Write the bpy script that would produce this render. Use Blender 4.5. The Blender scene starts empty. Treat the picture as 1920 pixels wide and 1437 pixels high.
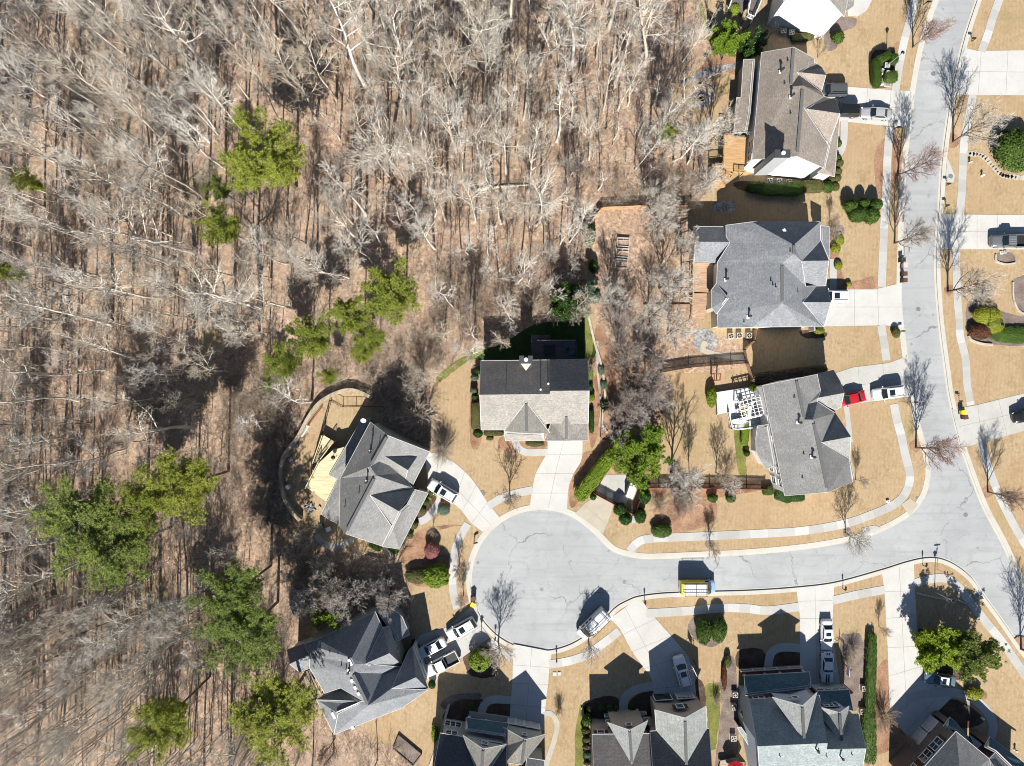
import bpy, bmesh, math, random
import numpy as np
from mathutils import Vector, Matrix
from mathutils.geometry import delaunay_2d_cdt, tessellate_polygon
R = math.radians
random.seed(7); rng = np.random.default_rng(7)
SC = bpy.context.scene; COL = SC.collection
CAMH, FPX, CX, CY = 115.0, 1380.0, 960.0, 718.5

def P(px, py, z=0.0):
    """pixel of the photograph at height z -> world point (straight-down survey of the site)"""
    k = (CAMH - z) / FPX
    return Vector(((px - CX) * k, (CY - py) * k, z))

# ------------------------------------------------------------------ naming / linking
def tag(o, label=None, cat=None, group=None, kind=None):
    if label: o['label'] = label
    if cat: o['category'] = cat
    if group: o['group'] = group
    if kind: o['kind'] = kind
    return o
def thing(name, label, cat, loc=(0, 0, 0), rz=0.0, group=None):
    o = bpy.data.objects.new(name, None); COL.objects.link(o)
    o.empty_display_size = 0.3
    o.location = loc; o.rotation_euler = (0, 0, rz)
    return tag(o, label, cat, group)
def link(name, me, parent=None, loc=None):
    o = bpy.data.objects.new(name, me); COL.objects.link(o)
    if parent is not None: o.parent = parent
    if loc is not None: o.location = loc
    return o
def tree_copy(o, loc, rz=0.0, sc=1.0, label=None, group=None):
    def rec(a, par):
        c = a.copy(); COL.objects.link(c); c.parent = par
        for ch in a.children: rec(ch, c)
        return c
    r = rec(o, None)
    r.location = loc; r.rotation_euler = (0, 0, rz); r.scale = (sc, sc, sc) if not hasattr(sc, '__len__') else sc
    if label: r['label'] = label
    if group: r['group'] = group
    return r

# ------------------------------------------------------------------ mesh builder
class MB:
    def __init__(s): s.v = []; s.f = []; s.m = []; s.mats = []
    def mi(s, m):
        if m not in s.mats: s.mats.append(m)
        return s.mats.index(m)
    def poly(s, pts, m):
        b = len(s.v); s.v += [tuple(p) for p in pts]; s.f.append(tuple(range(b, b + len(pts)))); s.m.append(s.mi(m))
    def raw(s, vs, fs, m):
        b = len(s.v); s.v += [tuple(p) for p in vs]; i = s.mi(m)
        for f in fs: s.f.append(tuple(b + k for k in f)); s.m.append(i)
    def box(s, c, size, m, rz=0.0, top=None):
        x, y, z = [d / 2 for d in size]; t = top or 1.0
        vs = [(-x, -y, -z), (x, -y, -z), (x, y, -z), (-x, y, -z), (-x * t, -y * t, z), (x * t, -y * t, z), (x * t, y * t, z), (-x * t, y * t, z)]
        ca, sa = math.cos(rz), math.sin(rz)
        vs = [(c[0] + a * ca - b * sa, c[1] + a * sa + b * ca, c[2] + d) for a, b, d in vs]
        s.raw(vs, [(0, 3, 2, 1), (4, 5, 6, 7), (0, 1, 5, 4), (1, 2, 6, 5), (2, 3, 7, 6), (3, 0, 4, 7)], m)
    def tube(s, p, q, r0, r1, m, n=6, caps=True):
        p, q = Vector(p), Vector(q); d = (q - p)
        if d.length < 1e-6: return
        d.normalize(); a = d.orthogonal().normalized(); b = d.cross(a)
        vs = []
        for c, r in ((p, r0), (q, r1)):
            for k in range(n):
                t = 2 * math.pi * k / n; vs.append(c + (a * math.cos(t) + b * math.sin(t)) * r)
        fs = [(k, (k + 1) % n, n + (k + 1) % n, n + k) for k in range(n)]
        if caps: fs += [tuple(range(n - 1, -1, -1)), tuple(range(n, 2 * n))]
        s.raw(vs, fs, m)
    def bar(s, p, q, w, h, m):
        """horizontal-ish beam from p to q, w wide, h tall, centred on the line"""
        p, q = Vector(p), Vector(q); d = q - p; n = Vector((-d.y, d.x, 0))
        n = n.normalized() * (w / 2) if n.length > 1e-6 else Vector((w / 2, 0, 0)); u = Vector((0, 0, h / 2))
        vs = [p - n - u, p + n - u, p + n + u, p - n + u, q - n - u, q + n - u, q + n + u, q - n + u]
        s.raw(vs, [(0, 1, 2, 3), (7, 6, 5, 4), (0, 4, 5, 1), (1, 5, 6, 2), (2, 6, 7, 3), (3, 7, 4, 0)], m)
    def lathe(s, prof, m, n=12, c=(0, 0, 0)):
        vs = []; fs = []
        for r, z in prof:
            for k in range(n):
                t = 2 * math.pi * k / n; vs.append((c[0] + r * math.cos(t), c[1] + r * math.sin(t), c[2] + z))
        for j in range(len(prof) - 1):
            for k in range(n):
                k2 = (k + 1) % n; fs.append((j * n + k, j * n + k2, (j + 1) * n + k2, (j + 1) * n + k))
        fs.append(tuple(range(n - 1, -1, -1))); fs.append(tuple(range((len(prof) - 1) * n, len(prof) * n)))
        s.raw(vs, fs, m)
    def prism(s, pts, z0, z1, m, mside=None):
        """extruded flat outline (concave allowed); pts are (x,y)"""
        pts = [Vector((p[0], p[1])) for p in pts]
        if sum(a.x * b.y - b.x * a.y for a, b in zip(pts, pts[1:] + pts[:1])) < 0: pts.reverse()
        tris = tessellate_polygon([[Vector((p.x, p.y, 0)) for p in pts]])
        n = len(pts); tv = [(p.x, p.y, z1) for p in pts]
        fs = []
        for t in tris:
            a, b, c = [pts[i] for i in t]
            fs.append(tuple(t) if (b - a).cross(c - a) > 0 else tuple(reversed(t)))
        s.raw(tv, fs, m)
        if z0 < z1:
            s.raw([(p.x, p.y, z0) for p in pts] + tv, [(k, (k + 1) % n, n + (k + 1) % n, n + k) for k in range(n)], mside or m)
    def mesh(s, name, smooth=False):
        me = bpy.data.meshes.new(name); me.from_pydata(s.v, [], s.f)
        for m in s.mats: me.materials.append(m)
        me.polygons.foreach_set('material_index', s.m)
        if smooth: me.polygons.foreach_set('use_smooth', [True] * len(s.f))
        me.update(); return me
    def build(s, name, parent=None, loc=None, smooth=False):
        return link(name, s.mesh(name, smooth), parent, loc)

# ------------------------------------------------------------------ materials
def base_mat(name, rough=0.8, metal=0.0, spec=0.3):
    m = bpy.data.materials.new(name); m.use_nodes = True; nt = m.node_tree
    b = nt.nodes['Principled BSDF']; b.inputs['Roughness'].default_value = rough; b.inputs['Metallic'].default_value = metal
    b.inputs['Specular IOR Level'].default_value = spec
    return m, nt, b
def N(nt, t, **kw):
    n = nt.nodes.new(t)
    for k, v in kw.items():
        if k in n.inputs: n.inputs[k].default_value = v
        else: setattr(n, k, v)
    return n
def ramp(nt, fac, stops):
    r = nt.nodes.new('ShaderNodeValToRGB'); e = r.color_ramp.elements
    while len(e) < len(stops): e.new(0.5)
    for k, (p, c) in enumerate(stops): e[k].position = p; e[k].color = (*c, 1)
    nt.links.new(fac, r.inputs[0]); return r.outputs[0]
def mix(nt, fac, a, b, mode='MIX'):
    m = nt.nodes.new('ShaderNodeMix'); m.data_type = 'RGBA'; m.blend_type = mode
    for s, v in ((m.inputs[0], fac), (m.inputs[6], a), (m.inputs[7], b)):
        if hasattr(v, 'is_linked'): nt.links.new(v, s)
        elif isinstance(v, (int, float)): s.default_value = v
        else: s.default_value = (*v, 1)
    return m.outputs[2]
def noise(nt, vec, scale, detail=4, rough=0.55, dist=0.0):
    n = N(nt, 'ShaderNodeTexNoise', Scale=scale, Detail=detail, Roughness=rough, Distortion=dist)
    if vec is not None: nt.links.new(vec, n.inputs['Vector'])
    return n.outputs['Fac']
def pos(nt): return nt.nodes.new('ShaderNodeNewGeometry').outputs['Position']
def objc(nt): return nt.nodes.new('ShaderNodeTexCoord').outputs['Object']
def stretch(nt, vec, s, rot=0.0):
    n = nt.nodes.new('ShaderNodeMapping'); n.inputs['Scale'].default_value = s; n.inputs['Rotation'].default_value = (0, 0, rot)
    nt.links.new(vec, n.inputs[0]); return n.outputs[0]
def bump(nt, b, h, strength=0.4, dist=0.05):
    n = N(nt, 'ShaderNodeBump', Strength=strength, Distance=dist); nt.links.new(h, n.inputs['Height']); nt.links.new(n.outputs[0], b.inputs['Normal'])
def plain(name, c, rough=0.6, metal=0.0, spec=0.4, var=0.12, scale=3.0, coat=0.0):
    """a single-colour finish with slight uneven wear"""
    m, nt, b = base_mat(name, rough, metal, spec)
    f = noise(nt, objc(nt), scale, 5)
    lo = tuple(x * (1 - var) for x in c); hi = tuple(min(1, x * (1 + var)) for x in c)
    nt.links.new(ramp(nt, f, [(0.3, lo), (0.7, hi)]), b.inputs['Base Color'])
    if coat: b.inputs['Coat Weight'].default_value = coat; b.inputs['Coat Roughness'].default_value = 0.05
    return m
def speck(name, stops, s1, s2, rough=0.9, bmp=0.3, bd=0.03, coords='pos', aniso=None):
    """two noise octaves through a colour ramp"""
    m, nt, b = base_mat(name, rough, 0, 0.15)
    v = pos(nt) if coords == 'pos' else objc(nt)
    if aniso: v2 = stretch(nt, v, aniso[:3], aniso[3])
    else: v2 = v
    a = noise(nt, v, s1, 4); c = noise(nt, v2, s2, 6, 0.7)
    ad = N(nt, 'ShaderNodeMath', operation='ADD'); nt.links.new(a, ad.inputs[0]); nt.links.new(c, ad.inputs[1])
    ml = N(nt, 'ShaderNodeMath', operation='MULTIPLY'); nt.links.new(ad.outputs[0], ml.inputs[0]); ml.inputs[1].default_value = 0.5
    nt.links.new(ramp(nt, ml.outputs[0], stops), b.inputs['Base Color'])
    if bmp: bump(nt, b, c, bmp, bd)
    return m

def lawn_mat():
    m, nt, b = base_mat('dormant_turf', 0.95, 0, 0.1); p = pos(nt)
    big = noise(nt, p, 0.06, 5, 0.65, 0.6); mid = noise(nt, stretch(nt, p, (1, .55, 1), .4), 0.45, 8, 0.72, 0.5); fine = noise(nt, stretch(nt, p, (2.3, 1.5, 2)), 1.0, 8, 0.85)
    c = ramp(nt, fine, [(0.39, (0.25, 0.196, 0.107)), (0.465, (0.361, 0.264, 0.155)), (0.53, (0.408, 0.306, 0.189)), (0.60, (0.482, 0.383, 0.258))])
    c = mix(nt, ramp(nt, mid, [(0.42, (0, 0, 0)), (0.66, (0.75, 0.75, 0.75))]), c, (0.430, 0.327, 0.206))
    c = mix(nt, ramp(nt, mid, [(0.32, (0.6, 0.6, 0.6)), (0.46, (0, 0, 0))]), c, (0.284, 0.187, 0.099))
    c = mix(nt, ramp(nt, big, [(0.40, (0, 0, 0)), (0.70, (0.6, 0.6, 0.6))]), c, (0.361, 0.242, 0.133))
    gr = noise(nt, p, 0.10, 7, 0.72, 0.9)
    c = mix(nt, ramp(nt, gr, [(0.57, (0, 0, 0)), (0.70, (0.5, 0.5, 0.5))]), c, (0.232, 0.221, 0.086))
    bare = noise(nt, p, 0.17, 8, 0.78, 0.7)
    c = mix(nt, ramp(nt, bare, [(0.60, (0, 0, 0)), (0.72, (0.65, 0.65, 0.65))]), c, (0.499, 0.391, 0.275))
    w = N(nt, 'ShaderNodeTexWave', Scale=0.55, Distortion=2.5, Detail=2); w.inputs['Detail Scale'].default_value = 0.6; nt.links.new(stretch(nt, p, (1, .25, 1), 0.2), w.inputs['Vector'])
    c = mix(nt, ramp(nt, w.outputs['Fac'], [(0.3, (0.12, 0.12, 0.12)), (0.7, (0, 0, 0))]), c, (0.258, 0.178, 0.095))
    nt.links.new(c, b.inputs['Base Color']); bump(nt, b, fine, 0.5, 0.05); return m
def litter_mat():
    m, nt, b = base_mat('leaf_litter', 0.95, 0, 0.1); p = pos(nt)
    big = noise(nt, p, 0.045, 4, 0.6, 0.6); mid = noise(nt, p, 0.33, 5, 0.7, 0.3); fine = noise(nt, p, 1.7, 9, 0.92)
    c = ramp(nt, fine, [(0.40, (0.11, 0.075, 0.055)), (0.46, (0.27, 0.185, 0.13)), (0.51, (0.43, 0.305, 0.22)), (0.56, (0.56, 0.42, 0.31)), (0.62, (0.72, 0.62, 0.51))])
    c = mix(nt, ramp(nt, mid, [(0.45, (0, 0, 0)), (0.68, (0.7, 0.7, 0.7))]), c, (0.22, 0.155, 0.11))
    c = mix(nt, ramp(nt, big, [(0.42, (0, 0, 0)), (0.7, (0.4, 0.4, 0.4))]), c, (0.45, 0.345, 0.26))
    v = N(nt, 'ShaderNodeTexVoronoi', Scale=7.0); nt.links.new(p, v.inputs['Vector'])
    c = mix(nt, ramp(nt, v.outputs['Distance'], [(0.0, (0.6, 0.6, 0.6)), (0.4, (0, 0, 0))]), c, (0.45, 0.27, 0.15))
    nt.links.new(c, b.inputs['Base Color']); bump(nt, b, fine, 0.9, 0.12); return m
def road_mat():
    m, nt, b = base_mat('old_asphalt', 0.85, 0, 0.25); p = pos(nt)
    big = noise(nt, p, 0.12, 5, 0.6, 0.5); fine = noise(nt, p, 9, 5, 0.8); st = noise(nt, stretch(nt, p, (0.12, 1.6, 1), 0.1), 0.7, 5, 0.6, 0.6)
    c = ramp(nt, fine, [(0.3, (0.30, 0.315, 0.322)), (0.7, (0.372, 0.386, 0.392))])
    c = mix(nt, ramp(nt, big, [(0.38, (0, 0, 0)), (0.68, (0.75, 0.75, 0.75))]), c, (0.425, 0.438, 0.442))
    c = mix(nt, ramp(nt, st, [(0.5, (0, 0, 0)), (0.72, (0.55, 0.55, 0.55))]), c, (0.265, 0.272, 0.285))
    st2 = noise(nt, p, 0.45, 8, 0.75, 1.2); c = mix(nt, ramp(nt, st2, [(0.52, (0, 0, 0)), (0.66, (0.5, 0.5, 0.5))]), c, (0.27, 0.275, 0.285))
    sp_ = noise(nt, p, 0.9, 3, 0.5); c = mix(nt, ramp(nt, sp_, [(0.68, (0, 0, 0)), (0.74, (0.55, 0.55, 0.55))]), c, (0.16, 0.165, 0.17))
    nz = N(nt, 'ShaderNodeTexNoise', Scale=0.5, Detail=4); nt.links.new(p, nz.inputs['Vector'])
    av = nt.nodes.new('ShaderNodeVectorMath'); av.operation = 'MULTIPLY_ADD'; nt.links.new(nz.outputs['Color'], av.inputs[0]); av.inputs[1].default_value = (3.2, 3.2, 0); nt.links.new(p, av.inputs[2])
    v = N(nt, 'ShaderNodeTexVoronoi', Scale=0.085, feature='DISTANCE_TO_EDGE'); nt.links.new(av.outputs[0], v.inputs['Vector'])
    gate = noise(nt, p, 0.16, 3)
    crack = ramp(nt, v.outputs['Distance'], [(0.0, (0.75, 0.75, 0.75)), (0.0045, (0.55, 0.55, 0.55)), (0.0085, (0, 0, 0))])
    g = ramp(nt, gate, [(0.42, (0, 0, 0)), (0.55, (1, 1, 1))])
    c = mix(nt, mix(nt, 1.0, crack, g, 'MULTIPLY'), c, (0.13, 0.135, 0.145))
    v2 = N(nt, 'ShaderNodeTexVoronoi', Scale=0.28, feature='DISTANCE_TO_EDGE'); nt.links.new(av.outputs[0], v2.inputs['Vector']); g2 = ramp(nt, noise(nt, p, 0.07, 4), [(0.5, (0, 0, 0)), (0.6, (1, 1, 1))])
    c = mix(nt, mix(nt, 1.0, ramp(nt, v2.outputs['Distance'], [(0.0, (0.4, 0.4, 0.4)), (0.012, (0, 0, 0))]), g2, 'MULTIPLY'), c, (0.17, 0.175, 0.18))
    nt.links.new(c, b.inputs['Base Color']); bump(nt, b, fine, 0.25, 0.02); return m
def conc_mat(name, c, dirt=0.35):
    m, nt, b = base_mat(name, 0.85, 0, 0.2); p = pos(nt)
    f = noise(nt, p, 6, 6, 0.75); g = noise(nt, p, 0.45, 5, 0.65, 0.5)
    col = ramp(nt, f, [(0.25, tuple(x * .9 for x in c)), (0.7, tuple(min(1, x * 1.06) for x in c))])
    col = mix(nt, ramp(nt, g, [(0.42, (0, 0, 0)), (0.72, (dirt, dirt, dirt))]), col, tuple(x * 0.6 for x in c))
    h_ = noise(nt, p, 0.16, 7, 0.7, 0.8); col = mix(nt, ramp(nt, h_, [(0.50, (0, 0, 0)), (0.68, (dirt * 1.3, dirt * 1.3, dirt * 1.3))]), col, (c[0] * .74, c[1] * .71, c[2] * .64))
    nt.links.new(col, b.inputs['Base Color']); return m
def shingle(name, c, var=0.35):
    """roof shingles: level courses every 0.11 m of rise, tab-to-tab colour variation, faint weather streaks"""
    m, nt, b = base_mat(name, 0.92, 0, 0.12); p = pos(nt)
    sp = nt.nodes.new('ShaderNodeSeparateXYZ'); nt.links.new(p, sp.inputs[0])
    w = noise(nt, p, 1.3, 3)
    ad = N(nt, 'ShaderNodeMath', operation='MULTIPLY_ADD'); nt.links.new(w, ad.inputs[0]); ad.inputs[1].default_value = 0.12; nt.links.new(sp.outputs[2], ad.inputs[2])
    dv = N(nt, 'ShaderNodeMath', operation='DIVIDE'); nt.links.new(ad.outputs[0], dv.inputs[0]); dv.inputs[1].default_value = 0.2
    fr = N(nt, 'ShaderNodeMath', operation='FRACT'); nt.links.new(dv.outputs[0], fr.inputs[0])
    tabs = noise(nt, stretch(nt, p, (3.2, 3.2, 6)), 1.0, 3, 0.8); big = noise(nt, stretch(nt, p, (1, 1, .3)), 0.5, 6, 0.7, .5)
    lo, hi = tuple(x * (1 - var) for x in c), tuple(x * (1 + var) for x in c)
    col = ramp(nt, tabs, [(0.32, lo), (0.5, c), (0.68, hi)])
    col = mix(nt, ramp(nt, fr.outputs[0], [(0.0, (0.5, 0.5, 0.5)), (0.22, (0, 0, 0))]), col, tuple(x * 0.6 for x in c))
    col = mix(nt, ramp(nt, big, [(0.42, (0, 0, 0)), (0.66, (0.6, 0.6, 0.6))]), col, tuple(x * 0.68 for x in c))
    nt.links.new(col, b.inputs['Base Color']); bump(nt, b, tabs, 0.3, 0.02); return m
def bark_mat(name, c, var=0.3):
    m, nt, b = base_mat(name, 0.9, 0, 0.1)
    oi = nt.nodes.new('ShaderNodeObjectInfo'); f = noise(nt, stretch(nt, objc(nt), (3, 3, 0.5)), 1.2, 4)
    a = ramp(nt, f, [(0.3, tuple(x * (1 - var) for x in c)), (0.7, tuple(min(.9, x * (1 + var)) for x in c))])
    t = ramp(nt, oi.outputs['Random'], [(0.0, (0.62, 0.58, 0.55)), (0.35, (0.9, 0.86, 0.8)), (0.7, (1, 1, 1)), (1.0, (0.93, 0.93, 0.92))])
    nt.links.new(mix(nt, 1.0, a, t, 'MULTIPLY'), b.inputs['Base Color']); return m
def leaf_mat(name, c, c2, rough=0.55, scale=1.2, rnd=0.25):
    m, nt, b = base_mat(name, rough, 0, 0.3); o = objc(nt)
    f = noise(nt, o, scale, 4, 0.7); f2 = noise(nt, o, scale * 7, 2)
    col = ramp(nt, f, [(0.33, c), (0.66, c2)])
    col = mix(nt, ramp(nt, f2, [(0.4, (0, 0, 0)), (0.7, (0.45, 0.45, 0.45))]), col, tuple(x * 1.5 for x in c2))
    oi = nt.nodes.new('ShaderNodeObjectInfo')
    t = ramp(nt, oi.outputs['Random'], [(0.0, (1 - rnd, 1 - rnd * .6, 1 - rnd)), (1.0, (1, 1, 1))])
    nt.links.new(mix(nt, 1.0, col, t, 'MULTIPLY'), b.inputs['Base Color'])
    cm = mix(nt, 1.0, col, t, 'MULTIPLY'); tr = nt.nodes.new('ShaderNodeBsdfTranslucent'); nt.links.new(cm, tr.inputs[0]); ms = nt.nodes.new('ShaderNodeMixShader'); ms.inputs[0].default_value = 0.3
    nt.links.new(b.outputs[0], ms.inputs[1]); nt.links.new(tr.outputs[0], ms.inputs[2]); nt.links.new(ms.outputs[0], nt.nodes['Material Output'].inputs[0])
    return m
def glass_mat(name, c, rough=0.06): 
    m, nt, b = base_mat(name, rough, 0, 0.9); b.inputs['Base Color'].default_value = (*c, 1); return m
def brick_mat(name, c, c2):
    m, nt, b = base_mat(name, 0.9, 0, 0.15); p = pos(nt)
    f = noise(nt, stretch(nt, p, (4, 4, 13)), 1.0, 3, 0.8)
    nt.links.new(ramp(nt, f, [(0.3, c), (0.5, c2), (0.72, tuple(x * 1.3 for x in c2))]), b.inputs['Base Color']); return m
def siding_mat(name, c):
    m, nt, b = base_mat(name, 0.6, 0, 0.3); p = pos(nt)
    sp = nt.nodes.new('ShaderNodeSeparateXYZ'); nt.links.new(p, sp.inputs[0])
    dv = N(nt, 'ShaderNodeMath', operation='DIVIDE'); nt.links.new(sp.outputs[2], dv.inputs[0]); dv.inputs[1].default_value = 0.18
    fr = N(nt, 'ShaderNodeMath', operation='FRACT'); nt.links.new(dv.outputs[0], fr.inputs[0])
    nt.links.new(ramp(nt, fr.outputs[0], [(0.0, tuple(x * .7 for x in c)), (0.15, c)]), b.inputs['Base Color']); bump(nt, b, fr.outputs[0], 0.4, 0.02); return m
def wood_mat(name, c, rot=0.0, board=7.0):
    m, nt, b = base_mat(name, 0.8, 0, 0.2); p = pos(nt)
    f = noise(nt, stretch(nt, p, (0.6, board, 1), rot), 1.0, 4, 0.7)
    nt.links.new(ramp(nt, f, [(0.3, tuple(x * .62 for x in c)), (0.5, c), (0.72, tuple(min(.9, x * 1.25) for x in c))]), b.inputs['Base Color']); return m

M = {}
M['lawn'] = lawn_mat(); M['litter'] = litter_mat(); M['road'] = road_mat()
M['kerb'] = conc_mat('kerb_concrete', (0.52, 0.50, 0.45), 0.25)
for k, c in enumerate([(0.46, 0.455, 0.44), (0.44, 0.435, 0.42), (0.41, 0.405, 0.385), (0.52, 0.52, 0.51)]): M['walk%d' % k] = conc_mat('pavement_concrete', c, 0.25)
M['drive'] = conc_mat('driveway_concrete', (0.53, 0.525, 0.505), 0.25); M['drive2'] = conc_mat('driveway_aged', (0.47, 0.465, 0.44), 0.35); M['padc'] = conc_mat('pad_tan', (0.45, 0.41, 0.33), 0.4)
M['joint'] = plain('joint_line', (0.26, 0.255, 0.24), 0.9)  # dark strips marking the slab joints
M['mulch'] = speck('mulch', [(0.3, (0.035, 0.022, 0.018)), (0.5, (0.085, 0.055, 0.042)), (0.66, (0.17, 0.115, 0.085))], 0.6, 5)
M['straw'] = speck('pine_straw', [(0.36, (0.15, 0.085, 0.055)), (0.5, (0.30, 0.175, 0.11)), (0.64, (0.44, 0.28, 0.18))], 0.5, 5)
M['mulchgrey'] = speck('weathered_mulch', [(0.3, (0.085, 0.065, 0.06)), (0.5, (0.19, 0.15, 0.13)), (0.7, (0.32, 0.27, 0.24))], 0.6, 5)
M['gravel'] = speck('gravel', [(0.35, (0.10, 0.10, 0.105)), (0.5, (0.27, 0.265, 0.26)), (0.66, (0.5, 0.49, 0.47))], 0.8, 3.2, 0.9, 0.9, 0.15)
M['sand'] = speck('creek_sand', [(0.3, (0.20, 0.145, 0.08)), (0.5, (0.34, 0.26, 0.155)), (0.7, (0.45, 0.37, 0.25))], 0.35, 2.5)
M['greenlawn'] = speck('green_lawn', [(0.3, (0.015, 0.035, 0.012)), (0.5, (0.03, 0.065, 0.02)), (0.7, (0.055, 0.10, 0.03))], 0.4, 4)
M['weeds'] = speck('weeds', [(0.3, (0.06, 0.07, 0.02)), (0.5, (0.16, 0.17, 0.045)), (0.7, (0.27, 0.25, 0.08))], 0.5, 4)
M['stone'] = speck('pale_stone', [(0.3, (0.30, 0.27, 0.22)), (0.5, (0.46, 0.42, 0.34)), (0.7, (0.58, 0.54, 0.46))], 1.2, 5)
M['bark'] = bark_mat('bark', (0.66, 0.625, 0.565)); M['bark2'] = bark_mat('bark_brown', (0.25, 0.20, 0.16)); M['bark3'] = bark_mat('bark_dark', (0.16, 0.13, 0.11)); M['twigred'] = bark_mat('twigs_red', (0.42, 0.29, 0.265))
M['twig'] = bark_mat('twigs_grey', (0.64, 0.60, 0.54)); M['twigtan'] = bark_mat('twigs_tan', (0.57, 0.485, 0.39)); M['twigpink'] = bark_mat('twigs_pinkish', (0.44, 0.40, 0.375))
M['pine'] = leaf_mat('pine_needles', (0.185, 0.215, 0.026), (0.38, 0.405, 0.065), 0.6, 0.5); M['pine2'] = leaf_mat('pine_needles_blue', (0.135, 0.185, 0.038), (0.285, 0.335, 0.08), 0.6, 0.5)
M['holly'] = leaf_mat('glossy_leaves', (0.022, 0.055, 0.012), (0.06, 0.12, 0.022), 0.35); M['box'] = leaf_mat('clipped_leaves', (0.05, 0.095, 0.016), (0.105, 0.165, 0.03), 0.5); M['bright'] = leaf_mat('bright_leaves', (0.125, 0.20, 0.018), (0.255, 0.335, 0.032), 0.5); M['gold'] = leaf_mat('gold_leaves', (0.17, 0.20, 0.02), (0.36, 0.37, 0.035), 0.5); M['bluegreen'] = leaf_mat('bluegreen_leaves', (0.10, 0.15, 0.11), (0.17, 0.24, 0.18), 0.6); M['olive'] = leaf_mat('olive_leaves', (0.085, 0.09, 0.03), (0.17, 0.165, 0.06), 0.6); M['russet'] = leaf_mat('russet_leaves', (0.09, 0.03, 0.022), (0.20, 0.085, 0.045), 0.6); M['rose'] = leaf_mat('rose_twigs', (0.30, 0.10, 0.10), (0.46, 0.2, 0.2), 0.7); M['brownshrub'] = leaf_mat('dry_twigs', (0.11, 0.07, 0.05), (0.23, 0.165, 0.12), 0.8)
M['white'] = plain('white_trim', (0.78, 0.78, 0.77), 0.5, var=0.04); M['black'] = plain('black_metal', (0.012, 0.012, 0.014), 0.4); M['steel'] = plain('grey_steel', (0.42, 0.43, 0.44), 0.45, 0.5); M['dark'] = plain('dark_grey', (0.05, 0.053, 0.06), 0.6)
M['pane'] = glass_mat('window_pane', (0.035, 0.045, 0.06)); M['carglass'] = glass_mat('car_glass', (0.012, 0.02, 0.024), 0.04); M['rubber'] = plain('tyre_rubber', (0.018, 0.018, 0.019), 0.85); M['rim'] = plain('alloy_rim', (0.5, 0.5, 0.52), 0.3, 0.8)
M['lampred'] = plain('red_lens', (0.4, 0.01, 0.01), 0.2); M['lampclear'] = plain('clear_lens', (0.7, 0.72, 0.75), 0.12)
M['cedar'] = wood_mat('cedar_boards', (0.47, 0.30, 0.15), 1.57); M['cedar2'] = wood_mat('cedar_pickets', (0.33, 0.17, 0.10), 0.0); M['pinewood'] = wood_mat('new_pine_boards', (0.62, 0.53, 0.34), R(60), 5); M['greywood'] = wood_mat('grey_boards', (0.13, 0.115, 0.115), 0.0); M['oldwood'] = wood_mat('weathered_timber', (0.40, 0.33, 0.25), 0.3); M['redwood'] = wood_mat('redwood', (0.42, 0.28, 0.19), 1.57); M['darkfence'] = wood_mat('dark_stained_pickets', (0.24, 0.07, 0.04)); M['fencetop'] = wood_mat('fence_boards', (0.52, 0.33, 0.18))

# ------------------------------------------------------------------ ground sheets
def smooth_line(pts, closed=False, n=6):
    pts = [Vector((p[0], p[1])) for p in pts]; out = []; L = len(pts)
    rngk = range(L) if closed else range(L - 1)
    for i in rngk:
        p1, p2 = pts[i], pts[(i + 1) % L]
        p0 = pts[(i - 1) % L] if (closed or i > 0) else p1 * 2 - p2
        p3 = pts[(i + 2) % L] if (closed or i + 2 < L) else p2 * 2 - p1
        for k in range(n):
            t = k / n
            out.append(0.5 * ((2 * p1) + (p2 - p0) * t + (2 * p0 - 5 * p1 + 4 * p2 - p3) * t * t + (3 * p1 - p0 - 3 * p2 + p3) * t ** 3))
    if not closed: out.append(pts[-1])
    return out
def W2(pts, z=0): return [P(p[0], p[1], z).xy for p in pts]
def sheet(name, px, z, mat, curved=True, rough=0.0, kind='structure', label=None, cat=None, edge=0.0, n=6):
    pts = smooth_line(px, True, n) if curved else [Vector(p) for p in px]
    if rough: pts = [p + Vector((random.gauss(0, rough), random.gauss(0, rough))) for p in pts]
    mb = MB(); mb.prism(W2(pts), z - edge, z, mat)
    o = mb.build(name); tag(o, label, cat, None, kind); return o
def offset_line(w, d, closed=False):
    out = []; L = len(w)
    for i in range(L):
        a = w[(i - 1) % L] if (closed or i > 0) else w[i]; c = w[(i + 1) % L] if (closed or i < L - 1) else w[i]
        t = (c - a).normalized(); out.append(w[i] + Vector((-t.y, t.x)) * d)
    return out
def ribbon(mb, w, d0, d1, z0, z1, mats, step=None, gap=0.0):
    """strip between two offsets of a line, cut in slabs; vertical sides down to z0"""
    a = offset_line(w, d0); b = offset_line(w, d1)
    acc = 0; m = mats[0]
    for i in range(len(w) - 1):
        acc += (w[i + 1] - w[i]).length
        v = [(*a[i], z0), (*a[i + 1], z0), (*b[i + 1], z0), (*b[i], z0), (*a[i], z1), (*a[i + 1], z1), (*b[i + 1], z1), (*b[i], z1)]
        fs = [(4, 5, 6, 7), (0, 1, 5, 4), (2, 3, 7, 6)]
        if d0 > d1: fs = [tuple(reversed(f)) for f in fs]
        mb.raw(v, fs, m)
        if step and acc > step: acc = 0; m = random.choice(mats)

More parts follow.
